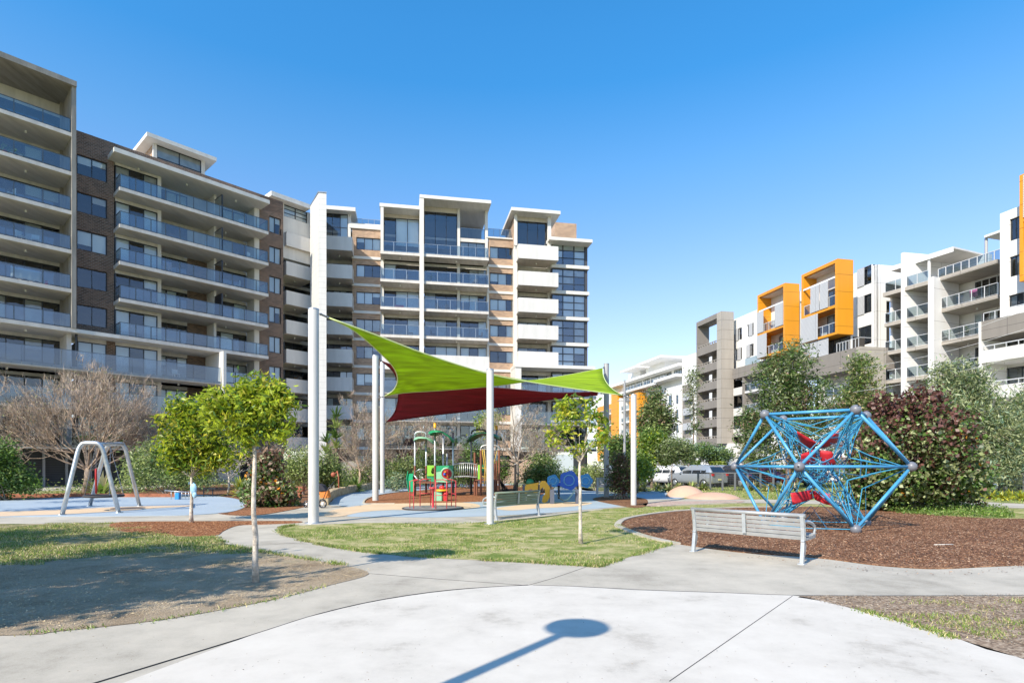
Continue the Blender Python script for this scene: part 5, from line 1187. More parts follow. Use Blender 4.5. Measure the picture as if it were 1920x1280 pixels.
shrub('pale green feathery shrub between the swing frame and the ribboned tree', [(285,870,38,34),(320,885,40,28),(260,895,26,22),(360,890,34,26),(300,845,26,20)], 30, 330, 20, 0.25, 0.20, 0.06, SH, (4,4,2,1), 41)
shrub('rounded pale green shrub immediately left of the tall near pole', [(560,870,30,34),(545,885,22,26),(585,880,30,36)], 32, 230, 22, 0.22, 0.17, 0.06, SH, (5,3,2,1), 42)
shrub('loose green shrub immediately right of the tall near pole', [(612,880,26,34),(630,890,24,24),(602,895,22,20)], 33, 220, 20, 0.22, 0.16, 0.06, (L_shr2,L_shr,L_dark,L_pale), (4,3,2,1), 43)
shrub('olive green shrub behind the stone wall, right of the paired white poles', [(742,885,20,26),(765,880,22,30),(735,900,18,14)], 40, 200, 20, 0.25, 0.16, 0.07, (L_shr2,L_olive,L_shr,L_dark), (4,3,3,2), 44)
shrub('silvery blue-green shrub low behind the stone wall beside the slide', [(748,902,14,14),(735,906,12,10)], 36.5, 70, 18, 0.15, 0.15, 0.05, (L_blue,L_pale), (3,1), 45)
shrub('leafy dark green shrub behind the round play window', [(800,865,22,28),(820,875,20,24)], 42, 160, 20, 0.25, 0.17, 0.07, (L_green,L_shr2,L_dark), (4,3,2), 46)
shrub('dark leafy shrub behind the play bridge', [(885,862,18,34),(875,890,16,18)], 41, 140, 20, 0.25, 0.17, 0.07, (L_green,L_shr2,L_dark), (3,3,3), 47)
shrub('yellow-green leafy tree top rising behind the pole in the middle', [(908,795,16,22),(925,785,14,14)], 44, 70, 18, 0.25, 0.2, 0.09, (L_lime,L_shr,L_mid), (2,3,2), 48, cat='tree', name='small_tree')
shrub('round green shrub with a few red flowers behind the yellow digger toy', [(1018,878,30,26),(1000,890,24,18),(1035,890,18,16)], 36, 260, 20, 0.22, 0.16, 0.07, (L_shr2,L_green,L_shr,L_dark,L_pale), (4,3,2,2,1), 49)
shrub('green shrub with dense leaves to the right of the bare tree trunk', [(940,880,14,24)], 39, 80, 18, 0.2, 0.17, 0.07, (L_green,L_dark,L_shr2), (3,2,2), 50)
shrub('dark purple-brown shrub between the grey pole and the short white pole', [(1165,880,20,34),(1172,905,18,26),(1155,900,14,20)], 28, 260, 18, 0.16, 0.13, 0.06, (L_burg,L_olive,L_dark,L_pink), (3,3,3,1), 51)
shrub('broad leafy green shrub at the left edge of the picture', [(8,850,26,28),(-20,890,60,50),(25,895,26,26),(45,908,26,18)], 27, 520, 18, 0.17, 0.15, 0.08, (L_green,L_mid,L_shr2,L_dark), (4,3,3,2), 52)
shrub('upright reddish-green hibiscus shrub in the mulch behind the near tree trunk', [(505,925,42,26),(500,895,30,30),(505,868,22,24),(515,940,36,14),(535,925,20,18),(478,932,20,16)], 23, 420, 15, 0.14, 0.15, 0.13, (L_green,L_pink,L_dark,L_pale,L_burg,L_or), (4,2.5,2,2.5,1.5,0.35), 53, zg=(890,845,1))
shrub('large round hibiscus bush with burgundy top and scattered orange leaves, behind the rope climber', [(1700,850,105,82),(1665,900,90,55),(1760,900,90,55),(1700,780,62,50),(1730,745,32,26),(1640,850,48,60),(1800,880,55,50),(1720,820,90,70),(1640,915,50,35),(1660,775,30,30),(1810,920,40,28)],
      21, 1500, 17, 0.15, 0.15, 0.13, (L_green,L_olive,L_dark,L_pale,L_burg,L_or), (4,3.4,2.6,2.2,1.8,0.16), 54, zg=(885,735,4), stems=24)
shrub('brownish green shrub mass low behind the paired white poles', [(690,890,26,16),(715,880,22,20),(665,893,20,14)], 42, 170, 20, 0.25, 0.16, 0.07, (L_olive,L_shr2,L_shr,L_pink), (4,3,2,1), 55)
shrub('low olive shrub right of the bubble window panel', [(850,885,20,18),(870,893,18,14)], 43, 110, 20, 0.25, 0.16, 0.07, (L_olive,L_shr2,L_green), (3,3,2), 56)
shrub('low yellow-green shrub behind the blue scalloped board', [(1065,893,26,12),(1095,890,22,14)], 40, 130, 20, 0.2, 0.15, 0.07, (L_shr,L_shr2,L_green), (3,3,2), 57)
shrub('olive shrub between the grey pole and the garden steps', [(1120,885,16,22),(1112,897,14,12)], 38, 90, 20, 0.2, 0.15, 0.07, (L_olive,L_shr,L_pale), (3,2,2), 58)
# yucca-like spiky plants
def spiky(label, px, Y, pytop, pybase, w_, n, seed, mats=(L_shr,L_green), levels=4, name='yucca', z0=0, group=None, cat='plant', bend=0.5):
    base = Vector((XP(px,Y),Y,z0)); t = thing(name, label, cat, tuple(base), group=group); rng = np.random.default_rng(seed); mb = MB()
    z1, z2 = ZP(pybase,Y), ZP(pytop,Y); st = MB()
    if levels: st.tube([base, Vector((base.x+.05,base.y,z2*0.9))],[0.09,0.06],6); st.build('stem', T_brown, t)
    for i in range(n):
        zc = z0 if not levels else z1+(z2-z1)*0.85*(i%levels+0.5)/levels
        a = rng.uniform(0,2*math.pi); el = rng.uniform(0.2,1.3); L_=w_*rng.uniform(0.7,1.2); wd=L_*0.06
        d = Vector((math.cos(a)*math.cos(el), math.sin(a)*math.cos(el), math.sin(el))); s_ = Vector((-math.sin(a),math.cos(a),0))*wd
        o_ = Vector((base.x,base.y,zc)); m_ = o_+d*L_*0.55; e = o_+d*L_+Vector((0,0,-bend*L_*math.cos(el)*0.5))
        mb.add([o_-s_*0.6,o_+s_*0.6,m_+s_,m_-s_,e],[(0,1,2,3),(3,2,4)],mats[i%len(mats)])
    mb.build('leaves', None, t); return t
spiky('tall spiky yucca in front of the clad stair tower base', 630, 38, 762, 850, 0.95, 150, 61)
spiky('shorter spiky yucca to the left of the tall yucca', 612, 36, 812, 860, 0.8, 80, 62, levels=2)
spiky('clump of green flax with long strap leaves behind the hanging swing seat', 188, 30.5, 880, 920, 1.5, 60, 63, levels=0, name='flax', mats=(L_shr,L_mid,L_straw))
spiky('low green flax clump behind the sandstone wall', 665, 36, 890, 915, 1.2, 70, 64, levels=0, name='flax', mats=(L_shr2,L_mid))
spiky('low green flax clump left of the orange posts', 645, 37, 890, 915, 1.1, 60, 65, levels=0, name='flax', mats=(L_mid,L_shr))
spiky('yellow-green strap leaved clump behind the pale young tree', 455, 30, 890, 915, 1.2, 90, 66, levels=0, name='flax', mats=(L_shr,L_yel,L_mid))
spiky('yellow-green strap leaved clump beside the fallen log', 480, 31, 890, 915, 1.1, 80, 67, levels=0, name='flax', mats=(L_shr,L_yel,L_mid))
# ornamental grass tussocks by the fence
rr = random.Random(9)
tus = [(1205,925,36),(1232,922,37),(1252,926,35),(1272,922,37),(1296,924,36),(1318,920,38),(1415,922,37),(1440,924,36),(1462,923,35.5),(1490,921,37),(1398,920,38),(1860,935,28),(1878,938,27),(1896,936,28),(1915,940,26.5),(1840,930,30),(1930,934,28)]
desc = {0:'left end of the row under the green tree',1:'second tussock from the left in the row before the white car',2:'third tussock from the left, in front of the white car',3:'tussock below the slim tree in front of the parked cars',4:'tussock in front of the silver wagon wheel',5:'tussock at the left end of the mesh fence',6:'tussock seen through the left bars of the rope climber',7:'second tussock seen through the climber bars',8:'third tussock seen through the climber bars',9:'tussock behind the red webs of the climber',10:'tussock left of the climber behind the red car',11:'yellowish tussock right of the hibiscus bush',12:'second yellowish tussock right of the hibiscus bush',13:'third yellowish tussock right of the hibiscus bush',14:'yellowish tussock nearest the right picture edge',15:'tussock tucked against the hibiscus bush',16:'tussock cut by the right picture edge'}
for i,(px,py,Y) in enumerate(tus):
    spiky('grass tussock, '+desc[i], px, Y, 880, 915, 0.75 if i<11 else 0.62, 110, 70+i, mats=(L_straw,L_shr,L_shr2) if i<11 else (L_yel,L_lime,L_shr), levels=0, name='grass_tussock', group='ornamental grass tussocks along the fence', bend=0.9)
# low ground cover
def cover(label, pts, n, h, L, W, mats, wts, seed):
    P = smooth([GP(*p) for p in pts], True, 4); rng = np.random.default_rng(seed); xs=[p.x for p in P]; ys=[p.y for p in P]
    x=rng.uniform(min(xs),max(xs),n*3); y=rng.uniform(min(ys),max(ys),n*3); k=pinpoly(P,x,y); x=x[k][:n]; y=y[k][:n]
    z=np.abs(rng.normal(size=len(x)))*h*(0.4+vnoise(x,y,1.7,seed)); V,Q=leaf_arrays(np.stack([x,y,z+0.02],1),L,W,rng,0.4); V[:,2]=np.maximum(V[:,2],0.026)
    w_=np.array(wts,float); setp(npmesh('ground_cover',V,Q,list(mats),rng.choice(len(mats),len(x),p=w_/w_.sum())), label, 'ground cover', kind='stuff')
cover('low bright green ground cover at the foot of the hibiscus bush', [(1650,952),(1720,946),(1840,950),(1905,968),(1850,972),(1740,967),(1680,962)], 7000, 0.11, 0.07, 0.045, (L_mid,L_shr,L_green), (3,2,3), 91)
cover('low green planting between the street and the left play area', [(250,906),(400,902),(640,898),(640,912),(520,913),(400,915),(250,926),(130,930),(60,925)], 9000, 0.28, 0.16, 0.06, (L_shr2,L_green,L_shr,L_straw), (3,3,2,1), 92)
cover('low green planting behind the sandstone wall', [(640,900),(800,896),(800,912),(720,914),(660,916)], 5000, 0.3, 0.16, 0.06, (L_shr2,L_green,L_shr), (3,3,2), 93)
cover('low silvery planting beyond the play tower', [(960,905),(1110,903),(1110,914),(1040,918),(970,914)], 3500, 0.18, 0.15, 0.06, (L_blue,L_grey,L_shr), (3,2,1), 94)

# ---- bigger trees at right
EU = (L_olive,L_green,L_grey,L_dark,L_pink)
tree('gum_tree', 'large dark olive gum tree behind the rope climber, in front of the orange boxes', 1478, 905, [(1475,690,48,34),(1490,660,28,28),(1440,720,40,26),(1520,730,44,34),(1475,745,56,38),(1430,770,44,30),(1530,775,46,32),(1480,800,60,40),(1410,800,34,36),(1425,840,40,40),(1500,850,60,40),(1400,850,20,24),(1535,805,26,20),(1450,690,26,18)],
     (1478,780), 0.22, T_brown, 460, 40, 0.33, 0.30, 0.085, EU, (5,3,1,4.5,0.9), 101, up=-0.2, Y=40, nt=26)
tree('gum_tree', 'narrow olive gum tree in front of the taupe podium', 1612, 905, [(1612,700,24,26),(1608,680,12,14),(1620,730,32,26),(1595,750,26,24),(1625,760,30,26),(1610,785,34,24)],
     (1612,780), 0.14, T_brown, 330, 20, 0.36, 0.28, 0.09, (L_olive,L_shr,L_green,L_straw,L_dark), (4,2,3,1.5,2), 102, up=-0.2, Y=42, nt=14)
tree('gum_tree', 'pale grey-green weeping gum tree behind the hibiscus bush', 1800, 925, [(1790,700,38,26),(1830,720,34,30),(1770,740,40,36),(1850,760,44,36),(1810,770,54,44),(1880,800,44,44),(1840,820,50,50),(1760,700,14,16),(1900,860,36,44),(1860,870,40,40)],
     (1815,800), 0.16, T_pale, 800, 20, 0.27, 0.26, 0.055, (L_grey,L_olive,L_pale,L_dark,L_blue), (5,2,3,2.5,2), 103, up=-0.6, Y=30, nt=30, dy=0.6)
tree('gum_tree', 'grey-green gum tree cut by the right picture edge', 1935, 925, [(1925,750,34,30),(1945,780,40,40),(1915,790,30,30),(1935,840,50,50),(1910,880,36,30)],
     (1935,800), 0.16, T_pale, 420, 20, 0.27, 0.26, 0.055, (L_grey,L_olive,L_pale,L_green,L_blue), (4,2,2,3,2), 104, up=-0.5, Y=31, nt=14)
tree('dense_tree', 'dense dark olive tree against the white walls, left of the taupe tower', 1228, 900, [(1228,775,26,28),(1228,745,14,14),(1215,795,20,22),(1242,795,22,22),(1228,815,26,16)],
     (1228,820), 0.2, T_brown, 420, 20, 0.45, 0.36, 0.14, (L_olive,L_dark,L_shr2,L_pink), (4,2,3,1), 105, Y=62, nt=8)
tree('street_tree', 'bright green leafy tree low in front of the far white block', 1222, 905, [(1222,825,22,22),(1210,850,20,20),(1240,850,22,22),(1203,878,18,20)],
     (1222,860), 0.10, T_brown, 380, 18, 0.24, 0.22, 0.10, (L_green,L_mid,L_shr,L_lime), (4,3,2,1), 106, Y=38, nt=10)
tree('street_tree', 'grey-green tree on a thin trunk in front of the silver wagon', 1259, 912, [(1262,838,26,18),(1280,842,22,16),(1250,852,22,14),(1275,858,26,12),(1292,854,16,12)],
     (1260,870), 0.05, T_brown, 330, 18, 0.2, 0.18, 0.06, (L_grey,L_olive,L_shr2,L_dark), (4,3,3,2), 107, Y=37, nt=16)
tree('street_tree', 'wide green tree canopy in front of the taupe tower base', 1325, 905, [(1310,842,34,8),(1345,852,28,12),(1325,855,20,10),(1352,858,18,12)],
     (1330,870), 0.12, T_brown, 330, 18, 0.3, 0.26, 0.10, (L_green,L_shr2,L_blue,L_dark), (3,3,3,1), 108, Y=58, nt=10)
tree('street_tree', 'yellow-green tree beside the short white pole in front of the far car park', 1195, 905, [(1195,868,16,18),(1208,885,18,18),(1190,888,14,16)],
     (1198,885), 0.06, T_brown, 180, 16, 0.2, 0.18, 0.08, (L_lime,L_mid,L_shr), (2,3,3), 109, Y=34, nt=6)
tree('street_tree', 'dark green tree in front of the far orange building', 1160, 905, [(1160,832,24,16),(1150,850,24,18),(1172,850,18,18)],
     (1160,855), 0.1, T_brown, 220, 18, 0.4, 0.32, 0.13, (L_green,L_dark,L_shr2), (4,3,2), 110, Y=60, nt=6)
tree('gum_tree', 'thin straggly gum tree against the taupe tower corner', 1300, 900, [(1299,710,7,20),(1297,740,6,18),(1302,770,6,16),(1305,800,7,14)],
     (1301,780), 0.12, T_brown, 90, 16, 0.5, 0.36, 0.11, (L_olive,L_dark,L_shr2), (4,3,2), 111, Y=74, nt=14)
def hedge(label, x0,x1,pyt,Y,m,seed):
    b=MB(); t=thing('hedge',label,'hedge',(XP((x0+x1)/2,Y),Y,0)); rng=np.random.default_rng(seed); X0,X1,H=XP(x0,Y),XP(x1,Y),ZP(pyt,Y); n=1800
    C=np.stack([rng.uniform(X0,X1,n),Y+rng.uniform(0,1.5,n),rng.uniform(0,H,n)],1); k=rng.random(n); C[k<0.5,1]=Y+rng.random((k<0.5).sum())*0.1; C[k>0.7,2]=H-rng.random((k>0.7).sum())*0.1
    V,Q=leaf_arrays(C,0.2,0.12,rng,0.3); npmesh('foliage',V,Q,list(m),rng.integers(0,len(m),n),t)
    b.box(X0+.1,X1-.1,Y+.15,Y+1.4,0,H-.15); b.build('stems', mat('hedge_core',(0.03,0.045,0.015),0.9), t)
hedge('clipped yellow-green hedge in front of the taupe tower', 1338,1362,865,56,(L_lime,L_shr,L_mid),121)
hedge('clipped round green hedge left of the tower entrance', 1299,1314,863,57,(L_mid,L_green),122)
hedge('yellow-green hedge behind the white car', 1242,1258,866,58,(L_lime,L_yel,L_mid),123)
hedge('dark green hedge at the right picture edge behind the fence', 1885,1990,862,40,(L_green,L_dark,L_mid),124)
# off-frame trees whose shade falls on the left lawn
def shade_tree(label, x, y, zc, rx, rz, seed, n):
    t = thing('broad_tree', label, 'tree', (x,y,0)); rng = np.random.default_rng(seed)
    bl=[(x+rng.normal()*rx*0.55,y+rng.normal()*rx*0.55,zc+rng.normal()*rz*0.35,rx*0.36,rx*0.36,rz*0.36) for _ in range(12)]
    _,c=crown(t,bl,n,22,0.3,0.24,0.11,[L_green,L_shr2],(1,1),rng); mb=MB(); limbs(mb,(x,y,0),(x,y,zc*0.6),0.16,c[:14],rng); mb.build('trunk',T_brown,t)
shade_tree('broad leafy tree just outside the picture that shades the dirt at lower left', -10.6, 3.0, 5.0, 2.1, 1.1, 131, 400)
shade_tree('broad leafy tree outside the left picture edge that shades the dry lawn', -14.8, 7.6, 4.6, 2.3, 1.6, 132, 320)
shade_tree('broad leafy tree outside the left picture edge beside the blue rubber', -25.5, 15.5, 5.0, 2.8, 1.8, 133, 240)
# ================================================================== shade sails and their posts
P_white = mat('post_paint', (0.54,0.52,0.49), 0.35, var=0.04, vscale=1.5)
P_grey = mat('post_paint_grey', (0.30,0.30,0.30), 0.4)
M_steel = mat('galvanised_steel', (0.52,0.54,0.55), 0.38, 0.75, var=0.12, vscale=6)
M_cable = mat('steel_cable', (0.30,0.30,0.30), 0.4, 0.8)
posts = {}
def post(key, px, py, Y, pytop, wpx, m, label, z0=0.0):
    x = XP(px,Y); r = wpx*Y/F/2; H = ZP(pytop,Y)
    t = thing('shade_post', label, 'post', (x,Y,z0), group='shade sail posts')
    mb = MB(); mb.lathe([(r,z0),(r,H-0.02),(r*0.96,H)], (x,Y,0), 28); mb.build('shaft', m, t)
    mb = MB(); mb.lathe([(0,0.012),(r*0.97,0.012),(r*1.04,0.0),(r*1.04,-0.02)], (x,Y,H+0.008), 24); mb.build('cap', M_steel if m is P_white else P_grey, t)
    mb = MB(); mb.lathe([(r*1.005,z0+0.02),(r*1.7,z0+0.019),(r*1.7,z0)], (x,Y,0), 20); mb.build('base_plate', M_steel, t)
    posts[key] = (Vector((x,Y,0)), r, H); return t
post(1, 588, 982, 16.35, 580, 19.5, P_white, 'tallest and nearest white shade post, at the left edge of the lawn island')
post(2, 919, 983, 16.1, 693, 13.5, P_white, 'white shade post in the lawn beside the olive bench')
post(3, 704, 940, 26.6, 667, 11.5, P_white, 'white shade post in the orange mulch, left and nearer of the close pair')
post(4, 717, 911, 34.5, 679, 8.5, P_white, 'thinner white shade post behind the sandstone wall, farther of the close pair')
post(5, 1137, 932, 29.6, 682, 10, P_grey, 'dark grey shade post behind the sparse young tree')
post(6, 1188, 948, 23.6, 740, 10.5, P_white, 'short white shade post left of the salmon mounds')
def clothmat(name, col, trans):
    m = bpy.data.materials.new(name); m.use_nodes = True; n = m.node_tree; b = n.nodes['Principled BSDF']; b.inputs['Roughness'].default_value=0.8
    tc = n.nodes.new('ShaderNodeTexCoord'); mp = n.nodes.new('ShaderNodeMapping'); mp.inputs['Scale'].default_value=(0.25,1.2,5.0); mp.inputs['Rotation'].default_value=(0,0.25,0.3)
    nz = n.nodes.new('ShaderNodeTexNoise'); nz.inputs['Scale'].default_value=2.0; nz.inputs['Detail'].default_value=5
    n.links.new(tc.outputs['Object'], mp.inputs[0]); n.links.new(mp.outputs[0], nz.inputs['Vector'])
    rp = n.nodes.new('ShaderNodeValToRGB'); rp.color_ramp.elements[0].position=.3; rp.color_ramp.elements[1].position=.7
    rp.color_ramp.elements[0].color=(*[c*0.72 for c in col],1); rp.color_ramp.elements[1].color=(*[min(1,c*1.15) for c in col],1)  # wrinkle shading painted into the cloth colour: hollows darker, ridges paler
    n.links.new(nz.outputs['Fac'], rp.inputs['Fac']); n.links.new(rp.outputs[0], b.inputs['Base Color'])
    bp = n.nodes.new('ShaderNodeBump'); bp.inputs['Strength'].default_value=0.8; bp.inputs['Distance'].default_value=0.12; n.links.new(nz.outputs['Fac'], bp.inputs['Height']); n.links.new(bp.outputs[0], b.inputs['Normal'])
    t = n.nodes.new('ShaderNodeBsdfTranslucent'); n.links.new(rp.outputs[0], t.inputs[0]); mx = n.nodes.new('ShaderNodeMixShader'); mx.inputs[0].default_value=trans
    n.links.new(b.outputs[0], mx.inputs[1]); n.links.new(t.outputs[0], mx.inputs[2]); n.links.new(mx.outputs[0], n.nodes['Material Output'].inputs[0]); return m
def sail(name, label, E, m, hem, N=26):
    """E: four edge polylines (3d points) in order AB, BC, CD, DA; Coons patch"""
    def res(P):
        P = smooth(P, False, 10) if len(P) > 2 else [Vector(p) for p in P]
        L = [0]; 
        for i in range(1,len(P)): L.append(L[-1]+(P[i]-P[i-1]).length)
        out=[]; j=0
        for k in range(N+1):
            s = L[-1]*k/N
            while j < len(L)-2 and L[j+1] < s: j+=1
            out.append(P[j].lerp(P[j+1], (s-L[j])/max(1e-9,L[j+1]-L[j])))
        return out
    AB,BC,CD,DA = map(res,E); DC = CD[::-1]; AD = DA[::-1]
    vs=[]
    for i in range(N+1):
        u=i/N
        for j in range(N+1):
            v=j/N
            p=(1-v)*AB[i]+v*DC[i]+(1-u)*AD[j]+u*BC[j]-((1-u)*(1-v)*AB[0]+u*(1-v)*AB[N]+(1-u)*v*DC[0]+u*v*DC[N])
            vs.append(p)
    W=N+1; fs=[(i*W+j,(i+1)*W+j,(i+1)*W+j+1,i*W+j+1) for i in range(N) for j in range(N)]
    t = thing(name, label, 'shade sail', (0,0,0), group=None)
    mb=MB(); mb.add(vs,fs,None,True); o=mb.build('cloth', m, t); so_=o.modifiers.new('thickness','SOLIDIFY'); so_.thickness=0.012
    mb=MB()
    for P in (AB,BC,CD,DA): mb.tube(P,0.022,6)
    mb.build('hem', hem, t); return t, (AB[0],AB[N],DC[N],DC[0])
def link(t, a, b, n=5):
    mb=MB(); a=Vector(a); b=Vector(b); mb.tube([a,b],0.012,6)
    for s in (0.15,0.85): mb.ball(a.lerp(b,s),0.045,8,None,sz=0.8)
    q=a.lerp(b,0.5); d=(b-a).normalized(); mb.tube([q-d*0.12,q+d*0.12],0.03,8); mb.build('turnbuckle', M_cable, t)
Yp = {k: posts[k][0].y for k in posts}
W_ = lambda px,py,Y: WP(px,py,Y)
A_ = W_(617,596,16.9); B_ = W_(721,742.5,26.2); C_ = W_(1130,690,29.3); D_ = W_(1167,741,23.9)
def edge(a, b, mids):
    """mids: (px,py,t) with depth interpolated between the ends"""
    return [a]+[W_(px,py,a.y+(b.y-a.y)*t) for px,py,t in mids]+[b]
g,cor = sail('shade_sail', 'large lime green twisted shade sail high over the playground',
    [edge(A_,B_,[(664,620,0.16),(712,661,0.38),(738,689,0.58),(745.5,712,0.78),(738,731,0.92)]),
     edge(B_,C_,[(760,736,0.08),(840,731,0.28),(930,723,0.5),(1000,713,0.66),(1070,702,0.83)]),
     edge(C_,D_,[(1131,703,0.3),(1137,717,0.55),(1150,731,0.8)]),
     edge(D_,A_,[(1080,729,0.14),(1000,717,0.28),(930,704,0.42),(860,684,0.58),(780,657,0.74),(700,626,0.88)])],
    clothmat('lime_sailcloth',(0.44,0.62,0.012),0.5), mat('lime_hem',(0.62,0.70,0.30),0.7))
link(g, A_, W_(599,588,16.35)); link(g, B_, W_(709,746,26.6)); link(g, C_, W_(1134,687,29.6)); link(g, D_, W_(1184,745,23.6))
A2=W_(716,677,27.0); B2_=W_(724,791,34.0); C2=W_(1120,741,30.5)
r_,cor = sail('shade_sail', 'dark red shade sail hanging below the green sail',
    [edge(A2,B2_,[(735,694,0.2),(744,712,0.4),(747,735,0.6),(744,760,0.8),(737,777,0.92)]),
     edge(B2_,C2,[(800,780,0.2),(880,771,0.42),(960,760,0.62),(1040,748,0.82)]),
     [C2, C2+Vector((0.02,0,0.10)), C2+Vector((0.05,0.02,0.2))],
     edge(C2+Vector((0.05,0.02,0.2)),A2,[(1040,736,0.22),(960,729,0.42),(880,722,0.62),(790,702,0.82)])],
    clothmat('red_sailcloth',(0.34,0.025,0.04),0.45), mat('red_hem',(0.10,0.02,0.03),0.8))
link(r_, A2, W_(708,672,26.6)); link(r_, B2_, W_(719,794,34.5)); link(r_, C2+Vector((0.03,0,0.1)), W_(1134,738,29.6))

# ================================================================== rope climber (cuboctahedron)
M_cyan = mat('cyan_tube', (0.065,0.29,0.52), 0.38, var=0.10, vscale=3); M_ball = mat('grey_ball', (0.16,0.165,0.185), 0.4)
M_rope = mat('cyan_rope', (0.035,0.26,0.43), 0.75); M_rope2 = mat('dark_blue_rope', (0.02,0.10,0.20), 0.75); M_redp = mat('red_rubber', (0.50,0.02,0.03), 0.5, var=0.1, vscale=2)
CX,CY,TH,S_,ZC = 8.213,15.35,3.273,1.46,1.53
CY = 15.3; CX = 8.213*15.3/15.561
def cv(kind,i):
    if kind=='m': a=TH+math.pi/2*i-math.pi/4; r=S_*math.sqrt(2)*1.01; z=ZC
    else: a=TH+math.pi/2*i; r=S_; z=ZC+(S_ if kind=='t' else -S_)*0.985
    return Vector((CX+r*math.cos(a), CY+r*math.sin(a), z+0.07*(kind=='m')))
t = thing('rope_climber', 'blue tubular rope climbing frame with grey ball joints and red rubber webs', 'climbing frame', (CX,CY,0))
allv = {(k,i): cv(k,i) for k in 'tmb' for i in range(4)}
pairs=[]
for i in range(4):
    j=(i+1)%4
    pairs += [(('t',i),('t',j)),(('m',i),('m',j)),(('t',i),('m',i)),(('t',i),('m',j)),(('b',i),('m',i)),(('b',i),('m',j))]
for a,b in pairs:
    va,vb=allv[a],allv[b]; d=(vb-va).normalized(); mb=MB(); mb.tube([va+d*0.08,vb-d*0.08],0.038,12); mb.build('tube', M_cyan, t)
for k,v in allv.items():
    mb=MB(); mb.ball(v,0.125,18,None); o=mb.build('ball_joint', M_ball, t)
    out=(v-Vector((CX,CY,ZC))).normalized(); mb=MB(); mb.tube([v+out*0.115,v+out*0.132],0.022,10); mb.build('bolt_cap', M_frame, o)
    if k[0]=='b': mb=MB(); mb.lathe([(0.05,0),(0.05,v.z-0.1)],(v.x,v.y,0),12); mb.build('foot', M_steel, t)
bmx = bmesh.new(); bmesh.ops.create_icosphere(bmx, subdivisions=2, radius=1.0); iv=[v.co.copy() for v in bmx.verts]; ie=[(e.verts[0].index,e.verts[1].index) for e in bmx.edges]
fc=[f.calc_center_median().normalized() for f in bmx.faces]; fe=[]
for e in bmx.edges: fe.append((e.link_faces[0].index,e.link_faces[1].index))
bmx.free(); cen=Vector((CX,CY,ZC)); rg=np.random.default_rng(5)
class _Two:
    def __init__(s, mb, m): s.mb, s.mt = mb, m
    def tube(s, pts, r, n=5, caps=False): s.mb.tube(pts, r, n, s.mt, caps)
_net=MB(); mb1=_Two(_net,M_rope); mb2=_Two(_net,M_rope2)
dirs=[(v-cen) for v in allv.values()]
def shell(p, r, pull):
    """star shaped shell: reaches out towards the twelve ball joints"""
    m=0
    for d in dirs: m=max(m, max(0,p.dot(d.normalized()))**14)
    return cen+p*(r+pull*m)
s1=[shell(p,0.72,0.55) for p in fc]
for a,b in fe: (mb1 if rg.random()<0.7 else mb2).tube([s1[a],s1[b]],0.011,4,caps=False)
s2=[cen+p*0.42 for p in iv]
for a,b in ie: (mb1 if rg.random()<0.4 else mb2).tube([s2[a],s2[b]],0.010,4,caps=False)
for i,p in enumerate(fc):
    if i%2==0: mb2.tube([s1[i], cen+p*0.42],0.010,4,caps=False)
for v in allv.values():
    d=(v-cen).normalized(); near=sorted(range(len(s1)), key=lambda i:(s1[i]-v).length)[:7]
    a0=d.orthogonal().normalized(); b0=d.cross(a0)
    near.sort(key=lambda i: math.atan2((s1[i]-cen).dot(b0),(s1[i]-cen).dot(a0)))
    pts=[]
    for i in near:
        q=v-d*0.13; m_=q.lerp(s1[i],0.5)-d*0.10; mb1.tube([q,q.lerp(m_,0.6),m_,s1[i]],0.013,5,caps=False); pts.append((q,m_,s1[i]))
    for f in (0.45,0.8):
        ring=[q.lerp(m_,f*1.6) if f<0.5 else m_.lerp(s,0.45) for q,m_,s in pts]
        for k in range(len(ring)): (mb1 if k%2 else mb2).tube([ring[k],ring[(k+1)%len(ring)]],0.010,4,caps=False)
# thick twisted strands across the top and down to the feet
for a,b in pairs:
    if a[0]=='t' and b[0]=='t':
        va,vb=allv[a],allv[b]; m_=va.lerp(vb,0.5); m_=m_.lerp(cen,0.22)
        mb1.tube([va,va.lerp(m_,0.5)+Vector((0,0,-0.03)),m_,vb.lerp(m_,0.5)+Vector((0,0,-0.03)),vb],0.014,5,caps=False)
        m2=va.lerp(vb,0.5).lerp(cen,0.38); mb1.tube([va,m2,vb],0.012,5,caps=False)
    if a[0]=='b' or b[0]=='b':
        va,vb=allv[a],allv[b]; m_=va.lerp(vb,0.5).lerp(cen,0.3); mb1.tube([va,m_,vb],0.012,5,caps=False)
for i in range(4):
    va,vb=allv[('b',i)],allv[('b',(i+1)%4)]; m_=va.lerp(vb,0.5)+Vector((0,0,-0.04)); mb1.tube([va,m_,vb],0.013,5,caps=False)
    mb2.tube([va.lerp(vb,0.3),va.lerp(vb,0.5).lerp(cen,0.35),va.lerp(vb,0.7)],0.011,4,caps=False)
_net.build('rope_net', M_rope, t)
def web(pts3, label=None):
    mb=MB(); n=6; a,b,c,d=map(Vector,pts3); vs=[]
    for i in range(n+1):
        for j in range(n+1):
            u,v=i/n,j/n; p=a.lerp(b,u).lerp(d.lerp(c,u),v); p.z-=0.10*math.sin(math.pi*u)*math.sin(math.pi*v); vs.append(p)
    W=n+1; mb.add(vs,[(i*W+j,(i+1)*W+j,(i+1)*W+j+1,i*W+j+1) for i in range(n) for j in range(n)],None,True)
    o=mb.build('rubber_web', M_redp, t); s=o.modifiers.new('th','SOLIDIFY'); s.thickness=0.02
q=lambda px,py,Y:WP(px,py,Y)
web([q(1495,808,14.9),q(1531,829,14.9),q(1527,842,15.5),q(1500,832,15.6)])
web([q(1535,830,14.9),q(1572,808,14.9),q(1570,828,15.6),q(1532,842,15.5)])
web([q(1502,851,14.9),q(1528,842,15.0),q(1528,868,15.2),q(1500,871,15.1)])
